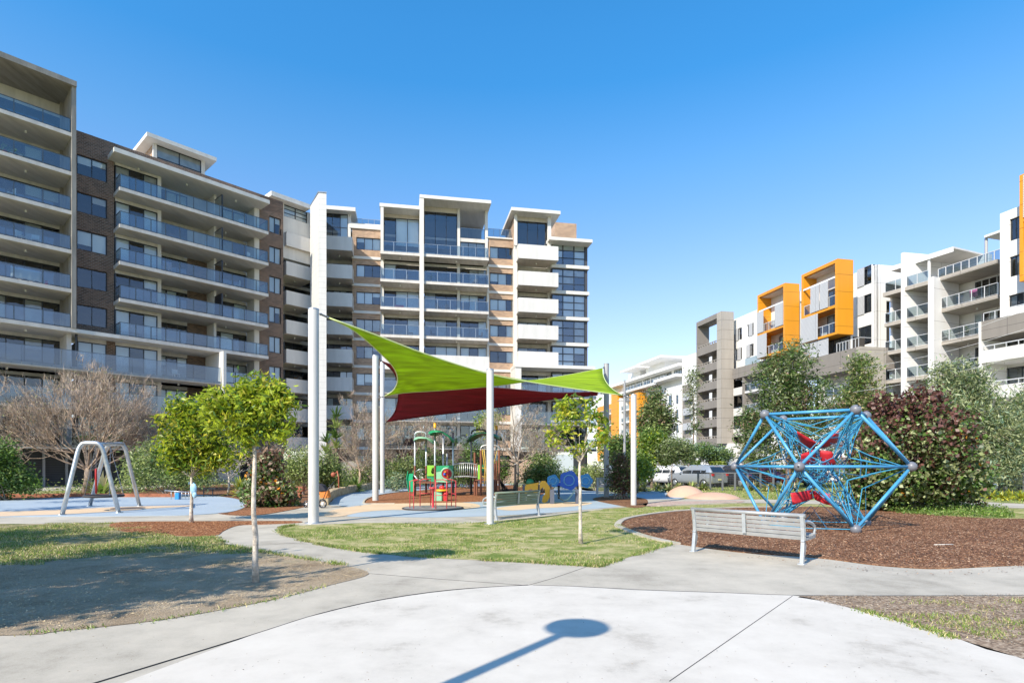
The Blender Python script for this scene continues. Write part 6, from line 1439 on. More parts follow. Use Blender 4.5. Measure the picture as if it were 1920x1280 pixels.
web([q(1536,843,15.0),q(1560,846,14.9),q(1567,869,15.1),q(1541,875,15.2)])
web([q(1482,924,14.6),q(1520,918,14.9),q(1523,935,14.9),q(1486,946,14.6)])
web([q(1523,919,14.9),q(1556,925,14.6),q(1562,948,14.6),q(1529,936,14.9)])

# ================================================================== benches
M_alu = mat('aluminium_slats', (0.37,0.37,0.36), 0.42, 0.35, var=0.10, vscale=5); M_cast = mat('cast_aluminium', (0.52,0.54,0.55), 0.4, 0.6, var=0.08, vscale=8)
M_olive = mat('olive_slats', (0.23,0.27,0.19), 0.45, 0.2, var=0.06, vscale=5)
def bench(label, p0, p1, m, arm=True, h=0.80, group='park benches'):
    """p0, p1: feet of the two rear legs; the seat lies on the far side"""
    p0,p1=Vector(p0),Vector(p1); d=p1-p0; L=d.length; rz=math.atan2(d.y,d.x)
    t=thing('park_bench', label, 'bench', tuple(p0), rz, group)
    prof=[(0.07,h),(0.05,h-0.078),(0.035,h-0.152),(0.022,h-0.226),(0.012,h-0.30),(0.016,h-0.372)]
    mb=MB()
    def slat(y,z,ang,w=0.07):
        c,s=math.cos(ang),math.sin(ang); e=0.016; pts=[(-w/2,-e/2),(w/2,-e/2),(w/2,e/2),(-w/2,e/2)]
        mb.hexa([(x,y+a*s+b*c,z+a*c-b*s) for x in (-0.04,) for a,b in pts]+[(L+0.04,y+a*s+b*c,z+a*c-b*s) for a,b in pts])
    for y,z in prof[1:]: slat(0.03-y+0.05,z,-0.18,0.062)
    mb.build('backrest', m, t, bevel=0.004, local=True)
    mb=MB(); mb.tube([(-0.05,0.01-0.0,h+0.005),(L+0.05,0.01,h+0.005)],0.034,14); mb.build('top_rail', m, t, local=True)
    mb=MB()
    for k in range(5):
        y=0.12+k*0.085; z=0.435+0.012*abs(k-1.5); mb.box(-0.04,L+0.04,y,y+0.07,z,z+0.018)
    mb.build('seat', m, t, bevel=0.004, local=True)
    for i,x in enumerate((0.0,L)):
        s=MB(); e=0.03
        def bar(pts,w=0.045):
            for a,b in zip(pts[:-1],pts[1:]):
                a=Vector((0,*a)); b=Vector((0,*b)); dd=(b-a).normalized(); nn=Vector((0,-dd.z,dd.y))*w/2
                s.hexa([(x-e,*(a-nn).yz),(x+e,*(a-nn).yz),(x+e,*(b-nn).yz),(x-e,*(b-nn).yz),(x-e,*(a+nn).yz),(x+e,*(a+nn).yz),(x+e,*(b+nn).yz),(x-e,*(b+nn).yz)])
        bar([(-0.0,0.02),(0.06,0.40),(0.045,0.60),(0.0,h+0.01)],0.06); s.box(x-0.05,x+0.05,-0.06,0.08,0,0.025)
        bar([(0.03,0.40),(0.10,0.30),(0.04,0.14)],0.05); bar([(0.05,0.41),(0.30,0.415),(0.52,0.43)],0.05)
        s.build('leg', M_cast, t, bevel=0.006, local=True)
        if arm:
            s=MB(); s.tube([(x,0.04,0.66),(x,0.12,0.70),(x,0.26,0.69),(x,0.42,0.655),(x,0.53,0.60),(x,0.55,0.53),(x,0.50,0.44)],[0.022,0.026,0.028,0.028,0.026,0.024,0.02],10)
            s.build('armrest', M_cast, t, local=True)
    s=MB(); x=L/2; s.hexa([(x-0.03,0.03-0.03,0.44),(x+0.03,0.0,0.44),(x+0.03,0.03,0.44),(x-0.03,0.03,0.44),(x-0.03,-0.02,h-0.02),(x+0.03,-0.02,h-0.02),(x+0.03,0.0,h-0.02),(x-0.03,0.0,h-0.02)]); s.build('centre_bracket', M_cast, t, local=True)
    return t
bench('silver slatted bench at the edge of the brown mulch, back turned to the picture', GP(1300,1034), GP(1503.5,1058.5), M_alu, h=0.80)
bench('olive green slatted bench beside the white post, back turned to the picture', (XP(931,17.2),17.2,0), GP(1011,966), M_olive, h=0.80)
# picnic table in the shade of the grey post
t=thing('picnic_bench','grey slatted picnic bench half hidden behind the dark grey post','bench',(XP(1117,31.5),31.5,0)); mb=MB()
x0,x1=XP(1117,31.5),XP(1178,31.5)
for k in range(3): mb.box(x0,x1,31.5+k*0.14,31.6+k*0.14,0.44,0.47)
mb.build('seat',M_alu,t); mb=MB()
for k in range(5): mb.box(x0,x1,31.44+k*0.015,31.46+k*0.015,0.55+k*0.09,0.62+k*0.09)
mb.build('backrest',M_alu,t)
for x in (x0+0.1,x1-0.1): mb=MB(); mb.box(x-.03,x+.03,31.4,31.46,0,0.98); mb.box(x-.03,x+.03,31.46,31.9,0.38,0.435); mb.box(x-.03,x+.03,31.85,31.9,0,0.38); mb.build('leg',M_cast,t)

# ================================================================== swing frame
t=thing('swing_frame','galvanised steel swing frame of four splayed arched legs with a net basket seat','swing',tuple(GP(190,960)))
def arch(pl, pr, Yl, Yr, topl, topr, r=0.068):
    a=Vector((XP(pl[0],Yl),Yl,0)); b=Vector((XP(pr[0],Yr),Yr,0)); ta=WP(*topl); tb=WP(*topr)
    P=[a, a.lerp(ta,0.5), a.lerp(ta,0.9)]; 
    for s in (0.15,0.4,0.6,0.85): P.append(None)
    def corner(p,c,q,n=6):
        o=[]
        for i in range(n+1):
            s=i/n; o.append(p.lerp(c,s).lerp(c.lerp(q,s),s))
        return o
    P=[a, a.lerp(ta,0.45)]+corner(a.lerp(ta,0.86),ta,ta.lerp(tb,0.28))+corner(ta.lerp(tb,0.72),tb,b.lerp(tb,0.86))+[b.lerp(tb,0.45), b]
    mb=MB(); mb.tube(P,r,14); mb.build('leg', M_steel, t)
    for q_ in (a,b): mb=MB(); mb.lathe([(r*1.1,0.02),(r*1.8,0.019),(r*1.8,0)],q_+Vector((0,0,0.026)),14); mb.build('foot_plate', M_steel, t)
Yn=F*EYE/(966-HZ); Yf=F*EYE/(951.5-HZ)
arch((116,0),(223,0),Yn,F*EYE/(962-HZ),(150,830,Yn+0.5),(190,830,Yn+0.6))
arch((168,0),(262,0),Yf+0.6,F*EYE/(949.5-HZ),(200,833,Yf-0.6),(233,831,Yf-0.4))
mb=MB(); mb.tube([WP(152,831,Yn+0.55),WP(232,832,Yf-0.4)],0.05,12); mb.build('top_bar', M_steel, t)
mb=MB(); mb.tube([WP(188,832,Yn+0.6),WP(204,834,Yf-0.6)],0.05,12); mb.build('top_bar', M_steel, t)
seatc=WP(195,929,(Yn+Yf)/2); mb=MB()
ring=[seatc+Vector((0.58*math.cos(a),0.58*math.sin(a),0)) for a in np.linspace(0,2*math.pi,24,endpoint=False)]
mb.tube(ring,0.045,8,closed=True)
for k in range(-4,5):
    o=k*0.12; l=(0.56**2-o*o)**0.5; mb.tube([seatc+Vector((o,-l,0)),seatc+Vector((o,0,-0.05)),seatc+Vector((o,l,0))],0.012,4,caps=False); mb.tube([seatc+Vector((-l,o,0)),seatc+Vector((0,o,-0.05)),seatc+Vector((l,o,0))],0.012,4,caps=False)
mb.build('basket_seat', mat('black_rope',(0.03,0.03,0.035),0.8), t)
mb=MB()
h1,h2=WP(180,836,Yn+0.9),WP(207,838,Yf-0.7)
for hh,an in ((h1,2.6),(h1,4.0),(h2,0.6),(h2,5.6)):
    e=seatc+Vector((0.58*math.cos(an),0.58*math.sin(an),0)); k=16
    for i in range(k): mb.tube([hh.lerp(e,i/k),hh.lerp(e,(i+0.8)/k)],0.013,4)
mb.build('chain', M_cable, t)
mb=MB(); e=seatc+Vector((0.58*math.cos(2.6),0.58*math.sin(2.6),0)); mb.tube([h1.lerp(e,0.45),h1.lerp(e,0.95)],0.035,8); mb.build('red_grip', mat('red_sleeve',(0.50,0.03,0.03),0.5), t)
# dark, slightly raised round disc on the rubber
t=thing('rubber_disc','dark round disc on the rubber right of the swing','drain cover',tuple(GP(240,953.5))); mb=MB(); mb.lathe([(0,0.036),(0.55,0.036),(0.58,0.024)],GP(240,953.5),24); mb.build('cover',mat('dark_rubber',(0.16,0.12,0.10),0.9,var=.3,vscale=3),t)

# ================================================================== play structure
M_brown=mat('brown_post',(0.20,0.075,0.04),0.6); M_dkpost=mat('dark_post',(0.035,0.03,0.03),0.6); M_green=mat('green_plastic',(0.02,0.30,0.13),0.35); M_lime=mat('lime_plastic',(0.24,0.55,0.05),0.35)
M_mint=mat('mint_plastic',(0.25,0.52,0.33),0.35); M_dgreen=mat('dark_green_plastic',(0.01,0.16,0.07),0.35); M_yelp=mat('yellow_plastic',(0.75,0.38,0.02),0.4); M_redpl=mat('red_plastic',(0.55,0.03,0.03),0.4)
M_bluepl=mat('blue_plastic',(0.02,0.12,0.55),0.4); M_yrope=mat('yellow_rope',(0.60,0.40,0.06),0.7); M_net=mat('black_net',(0.02,0.02,0.02),0.9)
YS=31.5
t=thing('play_tower','play tower with leaf shaped green canopies, bubble window, rail bridge and climbing ropes','playground structure',(XP(850,YS),YS,0)); PT=t
def up(px,Y,pytop,pybrown,m1=M_steel,m2=M_brown,r=0.05,name='post'):
    x=XP(px,Y); zb=ZP(pybrown,Y); zt_=ZP(pytop,Y)
    mb=MB(); mb.lathe([(r*1.15,0.02),(r*1.15,zb)],(x,Y,0),12); o=mb.build(name,m2,PT)
    mb=MB(); mb.lathe([(r,zb),(r,zt_),(0,zt_+0.005)],(x,Y,0),12); mb.build('upper_tube',m1,o)
def hoop(pa,pb,Y,py,m=M_steel,r=0.045):
    a,b=WP(pa,py+8,Y),WP(pb,py+8,Y); w_=b.x-a.x; P=[a]+[Vector((a.x+w_*(0.5-0.5*math.cos(q)),Y,a.z+ (ZP(py,Y)-a.z)*math.sin(q)**0.5)) for q in np.linspace(0.15,math.pi-0.15,9)]+[b]
    mb=MB(); mb.tube(P,r,10); mb.build('hoop',m,PT)
up(778,YS,817,873); up(799,YS,817,873); hoop(778,799,YS,809)
up(815.5,YS-0.6,796,873); up(849.5,YS-0.6,812,873,m2=M_dkpost); up(831,YS+1.6,817,873); up(838,YS+1.6,850,873)
mb=MB(); mb.tube([WP(849,812,YS-0.6),WP(848,804,YS-0.6),WP(844,802,YS-0.4),WP(840,803,YS)],0.045,8); mb.build('hoop',M_steel,PT)
up(883.5,YS+0.8,815,875,P_grey,M_dkpost); up(890,YS-0.2,848,848,P_grey,M_brown); up(894,YS-0.2,868,868,P_grey,M_brown); hoop(884,912,YS+0.8,805,M_dkpost)
up(901.6,YS-0.6,842,843,m2=M_brown); up(936,YS-0.6,842,843,m2=M_brown); up(931,YS+0.2,800,863,m2=M_brown); up(966,YS+0.2,869,870,m2=M_dkpost); hoop(901.6,936,YS-0.6,834); up(927,YS+0.2,868,868)
for px,Y in ((815.5,YS-0.6),(931,YS+0.2)): mb=MB(); mb.lathe([(0.075,ZP(802 if px<900 else 806,Y)),(0.075,ZP(793 if px<900 else 798,Y)),(0,ZP(792.5 if px<900 else 797.5,Y))],(XP(px,Y),Y,0),12); mb.build('yellow_cap',M_yelp,PT)
def leafroof(pts,Y,m,d=1.1):
    """canopy outline given by photo pixels of its centre rib; petal widened across"""
    n=len(pts); vs=[]; K=5
    for i,(px,py) in enumerate(pts):
        s=i/(n-1); w_=d*math.sin(math.pi*min(max(s,0.04),0.96))**0.6
        for k in range(K):
            f=(k/(K-1)-0.5)*2; p=WP(px,py,Y); p.y+=f*w_; p.z-=0.16*f*f*(1+0.5*math.sin(9*s)); p.x+=0.08*f*math.sin(7*s); vs.append(p)
    mb=MB(); mb.add(vs,[(i*K+j,i*K+j+1,(i+1)*K+j+1,(i+1)*K+j) for i in range(n-1) for j in range(K-1)],None,True)
    o=mb.build('leaf_canopy',m,PT); s_=o.modifiers.new('t','SOLIDIFY'); s_.thickness=0.03
leafroof([(778,822),(783,819),(792,819),(803,821),(812,825),(820,829)],YS+0.2,M_mint)
leafroof([(805,810),(811,807),(820,807),(832,810),(842,816),(850,822),(855,824)],YS-0.2,M_green,1.3)
leafroof([(876,824),(884,817),(894,812),(906,811),(920,812),(932,815),(939,819)],YS+0.1,M_dgreen,1.3)
def panel(pts,Y,m,name,th=0.03): mb=MB(); mb.extr([WP(px,py,Y) for px,py in pts],(0,th,0)); return mb.build(name,m,PT)
panel([(801,872),(815,872),(815,876),(810,877),(808,884),(810,888),(815,888),(815,892),(801,892)],YS-0.55,M_lime,'lime_panel')
panel([(800,888),(815,890),(815,903),(806,902),(801,896)],YS-0.50,M_green,'green_panel')
o=panel([(818,873),(850,872),(850,903),(836,904),(818,903)],YS-0.72,M_mint,'bubble_panel')
mb=MB(); mb.extr([WP(px,py,YS-0.745) for px,py in [(818,873),(850,872),(850,884),(840,876),(830,877),(826,882),(818,884)]],(0,0.02,0)); mb.build('panel_top',M_green,o)
cb=WP(838,888,YS-0.78); mb=MB(); rb=0.31
mb.tube([cb+Vector((rb*math.cos(a),0,rb*math.sin(a))) for a in np.linspace(0,2*math.pi,24,endpoint=False)],0.05,8,closed=True); mb.build('window_ring',M_mint,o)
mb=MB(); mb.lathe([(0,-0.02),(rb,-0.015)],cb,24,axis='y'); mb.build('window_disc',mat('dark_red_toy',(0.32,0.02,0.02),0.4),o)
mb=MB(); mb.ball(cb+Vector((-0.12,-0.06,-0.02)),0.07,8,M_bluepl); mb.ball(cb+Vector((-0.08,-0.06,0.1)),0.05,8,M_yelp); mb.ball(cb+Vector((0.09,-0.06,0.05)),0.08,8,M_redpl,sz=1.4); mb.ball(cb+Vector((0.05,-0.06,-0.16)),0.05,8,M_yelp); mb.build('counting_beads',M_redpl,o)
# decks
mb=MB(); mb.box(XP(778,YS),XP(850,YS),YS-0.6,YS+1.6,ZP(905,YS),ZP(905,YS)+0.06); mb.build('deck',M_brown,PT)
mb=MB(); mb.box(XP(892,YS),XP(936,YS),YS-0.6,YS+0.9,ZP(900,YS),ZP(900,YS)+0.06); mb.build('deck',M_brown,PT)
# arched rail bridge
mb=MB(); mb2=MB()
for i,px in enumerate(np.linspace(851,895,13)):
    s=(i/12-0.5)*2; zt_=872-3*(1-s*s)+ (3 if px>875 else 0)*0; zb_=895-2*(1-s*s)+3*max(0,s)
    mb.tube([WP(px,zb_,YS-0.5),WP(px,zt_,YS-0.5)],0.018,6); mb2.tube([WP(px,zb_-1,YS+0.6),WP(px,zt_-1,YS+0.6)],0.018,6)
for oy,dy_ in ((-0.5,0),(0.6,-1)):
    for base_ in (871,895): (mb if oy<0 else mb2).tube([WP(px,base_-(3 if base_<880 else 2)*(1-((i/12-0.5)*2)**2)+dy_,YS+oy) for i,px in enumerate(np.linspace(850,896,13))],0.025,6)
mb.build('bridge_rail',M_steel,PT); mb2.build('bridge_rail',M_steel,PT)
mb=MB()
for i in range(12): a=WP(851+3.7*i,896-2*(1-((i/12-0.5)*2)**2),YS-0.45); mb.box(a.x,a.x+0.09,YS-0.45,YS+0.55,a.z,a.z+0.03)
mb.build('bridge_deck',mat('grey_deck',(0.3,0.3,0.3),0.7),PT)
panel([(896,871),(900.5,871),(900.5,898),(896,898)],YS-0.62,M_lime,'lime_panel'); panel([(902,871),(909,871),(909,886),(902,886)],YS-0.3,M_dgreen,'green_panel'); panel([(884,863),(889,863),(889,890),(884,890)],YS+0.7,M_dgreen,'green_panel')
mb=MB()
for px in (904,907.5): mb.tube([WP(px,842,YS-0.6),WP(px+5 if px<906 else px+4,880,YS-0.6),WP(px+4,920,YS-0.6)],0.02,5)
for py in (876,892,905): mb.tube([WP(902,py,YS-0.6),WP(907,py+1.5,YS-0.6),WP(913,py+1,YS-0.6)],0.02,5)
mb.tube([WP(932,844,YS-0.6),WP(926,868,YS-0.6)],0.02,5); mb.build('yellow_rope_ladder',M_yrope,PT)
mb=MB()
for i in range(7): mb.tube([WP(937,899+i*0.2,YS),WP(955-i*2,922,YS+0.3)],0.015,4); mb.tube([WP(937,899+i*3.2,YS),WP(957-i*1.0,921,YS+0.3)],0.015,4)
mb.tube([WP(936,873,YS),WP(966,873,YS+0.2)],0.03,8); mb.tube([WP(936,918,YS),WP(966,918,YS+0.2)],0.03,8); mb.tube([WP(937,873,YS),WP(937,919,YS)],0.02,6); mb.build('climbing_net',M_net,PT)
# climbing frame rungs to the left and green slide
mb=MB(); mb.tube([WP(778,885,YS-0.3),WP(785,880,YS-0.3),WP(799,880,YS-0.3)],0.025,6); mb.tube([WP(776,890,YS-0.4),WP(783,899,YS-0.4),WP(799,901,YS-0.4)],0.04,6); mb.build('hand_rail',M_steel,PT)
mb=MB(); prof=[(770,888,YS-0.2),(768,900,YS-0.6),(769,912,YS-1.0),(771,922,YS-1.4)]
vs=[]
for px,py,Y in prof:
    c=WP(px,py,Y)
    for dx,dz in ((-0.17,0.16),(-0.15,0.0),(0.15,0.0),(0.17,0.16)): vs.append(c+Vector((dx,0,dz)))
mb.add(vs,[(i*4+j,i*4+j+1,(i+1)*4+j+1,(i+1)*4+j) for i in range(3) for j in range(3)]); o=mb.build('slide',M_green,PT); s_=o.modifiers.new('t','SOLIDIFY'); s_.thickness=0.03
up(775,YS-0.1,889,889); up(777,YS-0.9,905,905)

# toy activity table
YT=26.5; t=thing('activity_table','small mint play table topped with a yellow and red flower','play table',tuple((XP(825,YT),YT,0))); mb=MB()
mb.box(XP(815,YT),XP(829,YT),YT-.2,YT+.2,0.02,ZP(921,YT)); mb.build('pedestal',M_mint,t); mb=MB(); mb.lathe([(0,ZP(920,YT)+.08),(0.30,ZP(920,YT)+.07),(0.34,ZP(920,YT)),(0,ZP(920,YT))],(XP(829,YT),YT,0),8); mb.build('tabletop',M_yelp,t)
mb=MB(); mb.ball((XP(829,YT),YT,ZP(914,YT)),0.14,10,None,sz=0.8); mb.build('red_knob',M_redpl,t); mb=MB(); mb.ball((XP(836,YT),YT-.1,ZP(925,YT)),0.14,10); mb.lathe([(.1,0.02),(.1,ZP(927,YT))],(XP(836,YT),YT-.1,0),10); mb.build('red_stool',M_redpl,t)
# merry-go-round at rest
c=GP(812,953.5); Ym=c.y; t=thing('merry_go_round','low round merry-go-round platform with thin red hand rails','merry-go-round',(c.x,c.y,0)); rr_=55*Ym/F
mb=MB(); mb.lathe([(0,0.06),(rr_*0.97,0.06),(rr_,0.045),(rr_,0.02)],c,40); mb.build('platform',mat('checker_plate',(0.36,0.36,0.36),0.45,0.5,var=0.2,vscale=4),t)
mb=MB(); mb.lathe([(rr_*1.0,0.062),(rr_*1.04,0.05),(rr_*1.05,0.02)],c,40); mb.build('rim',M_dkpost,t)
mb=MB(); R2=rr_*0.78
for k in range(4):
    a0=k*math.pi/2+0.25
    pa=[c+Vector((R2*math.cos(a0+s),R2*math.sin(a0+s),0)) for s in (0,0.5)]
    hz=1.05
    P=[pa[0]+Vector((0,0,0.06)),pa[0]+Vector((0,0,hz)),pa[0].lerp(c,0.25)+Vector((0,0,hz+0.06)),pa[1].lerp(c,0.25)+Vector((0,0,hz+0.06)),pa[1]+Vector((0,0,hz)),pa[1]+Vector((0,0,0.06))]
    mbk=MB(); mbk.tube(P,0.017,8); mbk.tube([pa[0]+Vector((0,0,0.55)),pa[1]+Vector((0,0,0.55))],0.014,8); mbk.build('hand_rail',mat('red_rail',(0.60,0.05,0.06),0.4),t)
mb=MB(); mb.lathe([(0.05,0.06),(0.05,0.75),(0.16,0.78),(0.16,0.81),(0,0.82)],c,14); mb.build('centre_wheel',mat('red_rail',(0.60,0.05,0.06),0.4),t)
# yellow digger toy panel
YD=25.2
t=thing('digger_panel','yellow cut-out digger play panel with green disc beside the olive bench','play panel',(XP(1010,YD),YD,0))
mb=MB(); mb.extr([WP(px,py,YD) for px,py in [(984,912),(987,908),(1005,905),(1010,904),(1010,923),(1000,923),(997,916),(992,917),(988,924),(983,924)]],(0,.05,0)); mb.build('arm',M_yelp,t)
mb=MB(); mb.extr([WP(px,py,YD-.06) for px,py in [(1012,905),(1016,901),(1022,901),(1028,908),(1033,917),(1032,930),(1026,940),(1020,943),(1016,940),(1018,930),(1022,926),(1022,918),(1018,913),(1014,916),(1012,926)]],(0,.05,0)); mb.build('bucket',M_yelp,t)
mb=MB(); mb.lathe([(0,0),(0.17,0),(0.17,0.04),(0,0.04)],WP(994,904,YD+.05),16,axis='y'); mb.build('green_disc',M_dgreen,t)
for px in (982,1011,1032): mb=MB(); mb.box(XP(px,YD)-.05,XP(px,YD)+.05,YD,YD+.1,0.02,ZP(908,YD)); mb.build('post',mat('slate_post',(0.09,0.10,0.13),0.6),t)
# hammock swing
YH=24.5; t=thing('hammock','low hammock slung between two slate posts behind the young tree','hammock',(XP(1062,YH),YH,0))
for px in (1035,1083): mb=MB(); mb.box(XP(px,YH)-.09,XP(px,YH)+.09,YH-.09,YH+.09,0.02,ZP(917,YH)); mb.build('post',mat('slate_post',(0.09,0.10,0.13),0.6),t)
n=10; vs=[]
for i in range(n+1):
    px=1040+38*i/n; z=ZP(921,YH)-0.42*math.sin(math.pi*i/n)
    for w_ in (-.25,0,.25): vs.append(Vector((XP(px,YH),YH+w_,z+0.05*abs(w_)*4)))
mb=MB(); mb.add(vs,[(i*3+j,i*3+j+1,(i+1)*3+j+1,(i+1)*3+j) for i in range(n) for j in range(2)],None,True); mb.build('sling',mat('teal_sling',(0.05,0.11,0.14),0.8),t)
mb=MB(); mb.tube([WP(1037,918,YH),vs[1]],.012,4); mb.tube([WP(1081,918,YH),vs[-2]],.012,4); mb.build('rope',M_cable,t)
# blue octopus-like climbing panel
YO=28; t=thing('climbing_board','blue scalloped play panel with round windows behind the hammock','play panel',(XP(1065,YO),YO,0))
for i,(px,r_o,py) in enumerate(((1037,0.30,901),(1067,0.46,900),(1098,0.34,901))):
    mb=MB(); c_=WP(px,py,YO); pts=[]
    for q in range(20): a=2*math.pi*q/20; rr2=r_o*(1+0.08*math.cos(5*a)); pts.append(c_+Vector((rr2*math.cos(a),0,rr2*math.sin(a))))
    mb.extr(pts,(0,0.05,0)); o=mb.build('blue_disc',mat('sky_blue_plastic',(0.03,0.25,0.55),0.4) if i!=1 else M_bluepl,t)
    mb=MB(); mb.tube([c_+Vector((r_o*.55*math.cos(a),-.02,r_o*.55*math.sin(a))) for a in np.linspace(0,2*math.pi,16,endpoint=False)],0.025,6,closed=True); mb.build('ring',mat('pale_blue_plastic',(0.2,0.45,0.65),0.4),o)
mb=MB(); mb.box(XP(1030,YO),XP(1108,YO),YO+.06,YO+.12,ZP(912,YO),ZP(904,YO)); mb.build('blue_beam',M_bluepl,t)
for px in (1048,1085): mb=MB(); mb.box(XP(px,YO)-.05,XP(px,YO)+.05,YO+.06,YO+.14,0.01,ZP(910,YO)); mb.build('post',M_dkpost,t)
# sandstone wall blocks
M_sand=mat('sandstone',(0.42,0.30,0.17),0.9,var=0.3,vscale=4,bump=0.7,bscale=12,col2=(0.55,0.44,0.28))
wp=smooth([GP(616,947),GP(624,936),GP(640,929),GP(665,923),GP(700,917.5),GP(740,914),GP(788,911.5)],False,3)
t=thing('sandstone_wall','curved low wall of rough sandstone blocks round the playground','wall',tuple(wp[0]))
for i in range(len(wp)-1):
    a,b=wp[i],wp[i+1]; d=(b-a); L_=d.length; d.normalize(); nn=Vector((-d.y,d.x,0)); mb=MB(); h=0.42+0.02*math.sin(i*3); e=0.01
    a2,b2=a+d*e,b-d*e; c_=[a2,b2,b2+nn*.4,a2+nn*.4]; mb.hexa([p+Vector((0,0,0.0)) for p in c_]+[p+Vector((0,0,h)) for p in c_]); mb.build('stone_block',M_sand,t,bevel=0.03)
# stroller
Yp_=22.3; t=thing('pushchair','orange and black three-wheeled pushchair parked behind the tall near post','pushchair',(XP(602,Yp_),Yp_,0)); M_org=mat('orange_fabric',(0.60,0.20,0.04),0.8)
mb=MB(); mb.extr([WP(px,py,Yp_-.15) for px,py in [(598,922),(614,919),(616,932),(611,934),(600,933)]],(0,.3,0)); mb.build('basket',M_org,t,bevel=.02)
mb=MB(); mb.extr([WP(px,py,Yp_-.2) for px,py in [(596,906),(604,909),(612,920),(598,921),(594,914)]],(0,.4,0)); mb.build('seat',mat('black_fabric',(0.03,0.03,0.04),0.9),t,bevel=.03)
mb=MB()
for dy_ in (-.22,.22):
    mb.tube([WP(606,935,Yp_+dy_),WP(612,920,Yp_+dy_),WP(626,903,Yp_+dy_)],0.014,6); mb.tube([WP(606,935,Yp_+dy_),WP(590,938,Yp_+dy_),WP(576,944,Yp_+dy_*.3)],0.014,6)
mb.tube([WP(626,903,Yp_-.22),WP(626,903,Yp_+.22)],0.018,6); mb.build('frame',M_frame,t)
for px,py,dy_,r in ((605,939,-.28,.14),(605,939,.28,.14),(575,944,0,.12)):
    c_=WP(px,0,Yp_+dy_); c_.z=r+.02; mb=MB(); mb.tube([c_+Vector((r*math.cos(a),0,r*math.sin(a))) for a in np.linspace(0,2*math.pi,18,endpoint=False)],0.022,6,closed=True); o=mb.build('wheel',M_frame,t)
    mb=MB(); mb.lathe([(0,-.02),(r*.35,-.015),(r*.35,.015),(0,.02)],c_,10,axis='y')
    for a in np.linspace(0,math.pi*2,6,endpoint=False): mb.tube([c_,c_+Vector((r*math.cos(a),0,r*math.sin(a)))],.006,4)
    mb.build('rim',mat('white_plastic',(.7,.7,.7),.4),o)
# orange and white ride-on toy
Yq=24.5; t=thing('seesaw','small seesaw with orange panels and black seats in the mulch','seesaw',(XP(545,Yq),Yq,0)); mb=MB(); mb.extr([WP(px,py,Yq) for px,py in [(540,915),(545,913),(546,928),(543,934),(539,928)]],(0,.06,0)); mb.build('orange_panel',M_org,t)
mb=MB(); mb.box(XP(534,Yq),XP(550,Yq),Yq-.12,Yq+.12,ZP(932,Yq),ZP(930,Yq)); mb.build('seat',M_frame,t); mb=MB(); mb.lathe([(.03,0),(.03,ZP(932,Yq))],(XP(543,Yq),Yq,0),8); mb.build('spring',M_steel,t); mb=MB(); mb.extr([WP(px,py,Yq-.1) for px,py in [(531,917),(538,916),(538,926),(532,927)]],(0,.05,0)); mb.build('white_panel',mat('white_plastic',(.7,.7,.7),.4),t)
# fallen log and timber beam
t=setp((lambda m_:(m_.tube([GP(443,925.5)+Vector((0,0,.17)),GP(455,923)+Vector((0,0,.22)),GP(472,921.5)+Vector((0,0,.24))],[.13,.17,.19],12),m_.build('log',mat('log_bark',(0.30,0.19,0.14),0.9,var=.4,vscale=5,bump=.6)))[1])(MB()),'pale brown fallen log lying in the mulch behind the young trees','log')
t=setp((lambda m_:(m_.box(XP(528,29),XP(567,29),29,29.4,0.33,0.58),m_.box(XP(532,29),XP(536,29),29.05,29.3,0.02,0.328),m_.box(XP(558,29),XP(562,29),29.05,29.3,0.02,0.328),m_.build('timber_bench',mat('red_timber',(0.28,0.10,0.05),0.8,var=.3,vscale=5)))[2 if False else 3])(MB()),'thick red-brown timber balance beam behind the hibiscus shrub','balance beam')
t=setp((lambda m_:(m_.box(XP(-40,29.5),XP(330,29.5),29.5,29.62,0.0,0.2),m_.build('timber_edging',mat('red_timber',(0.28,0.10,0.05),0.8)))[1])(MB()),'long brown timber edging behind the swing area','edging')
# little shopping trolley-like toy frame
Yk=27.5; t=thing('toy_frame','small galvanised play counter with a blue box near the ribboned tree','play counter',(XP(330,Yk),Yk,0)); mb=MB()
for a,b_ in ((311,919),(354,922)): pass
mb.tube([WP(309,919,Yk),WP(354,922.5,Yk)],.025,6)
for px in (321,328,341,348,354): mb.tube([WP(px,920.5,Yk),Vector((XP(px,Yk),Yk,0.02))],.015,6)
mb.build('frame',M_steel,t); mb=MB(); mb.box(XP(330,Yk),XP(337,Yk),Yk-.1,Yk+.1,.03,ZP(923,Yk)); mb.build('blue_box',mat('sky_blue_plastic',(0.03,0.25,0.55),0.4),t)
for px in (382,399):
    Yk2=30; mb=MB(); mb.lathe([(.03,0),(.03,.42)],(XP(px,Yk2),Yk2,0),8); mb.box(XP(px,Yk2)-.2,XP(px,Yk2)+.2,Yk2-.12,Yk2+.12,.421,.47); setp(mb.build('stool',M_frame,None),'small black stool in the mulch, '+('left' if px<390 else 'right')+' of the two, behind the blue rubber','stool')
# orange rope posts in planting
for px,h,l in ((632,1.55,'taller curved'),(611,0,'')):
    if not h: continue
    mb=MB(); mb.tube([Vector((XP(px+3,31),31,0)),Vector((XP(px+3,31),31,1.0)),Vector((XP(px,31),31,1.35))],.035,8); mb.ball((XP(px-7,31),31,1.15),.14,8); mb.tube([(XP(px,31),31,1.3),(XP(px-7,31),31,1.15)],.02,6); setp(mb.build('garden_lamp',mat('rust',(0.35,0.10,0.05),.7),None),'rust coloured garden lamp bending over the flax behind the sandstone wall','lamp')
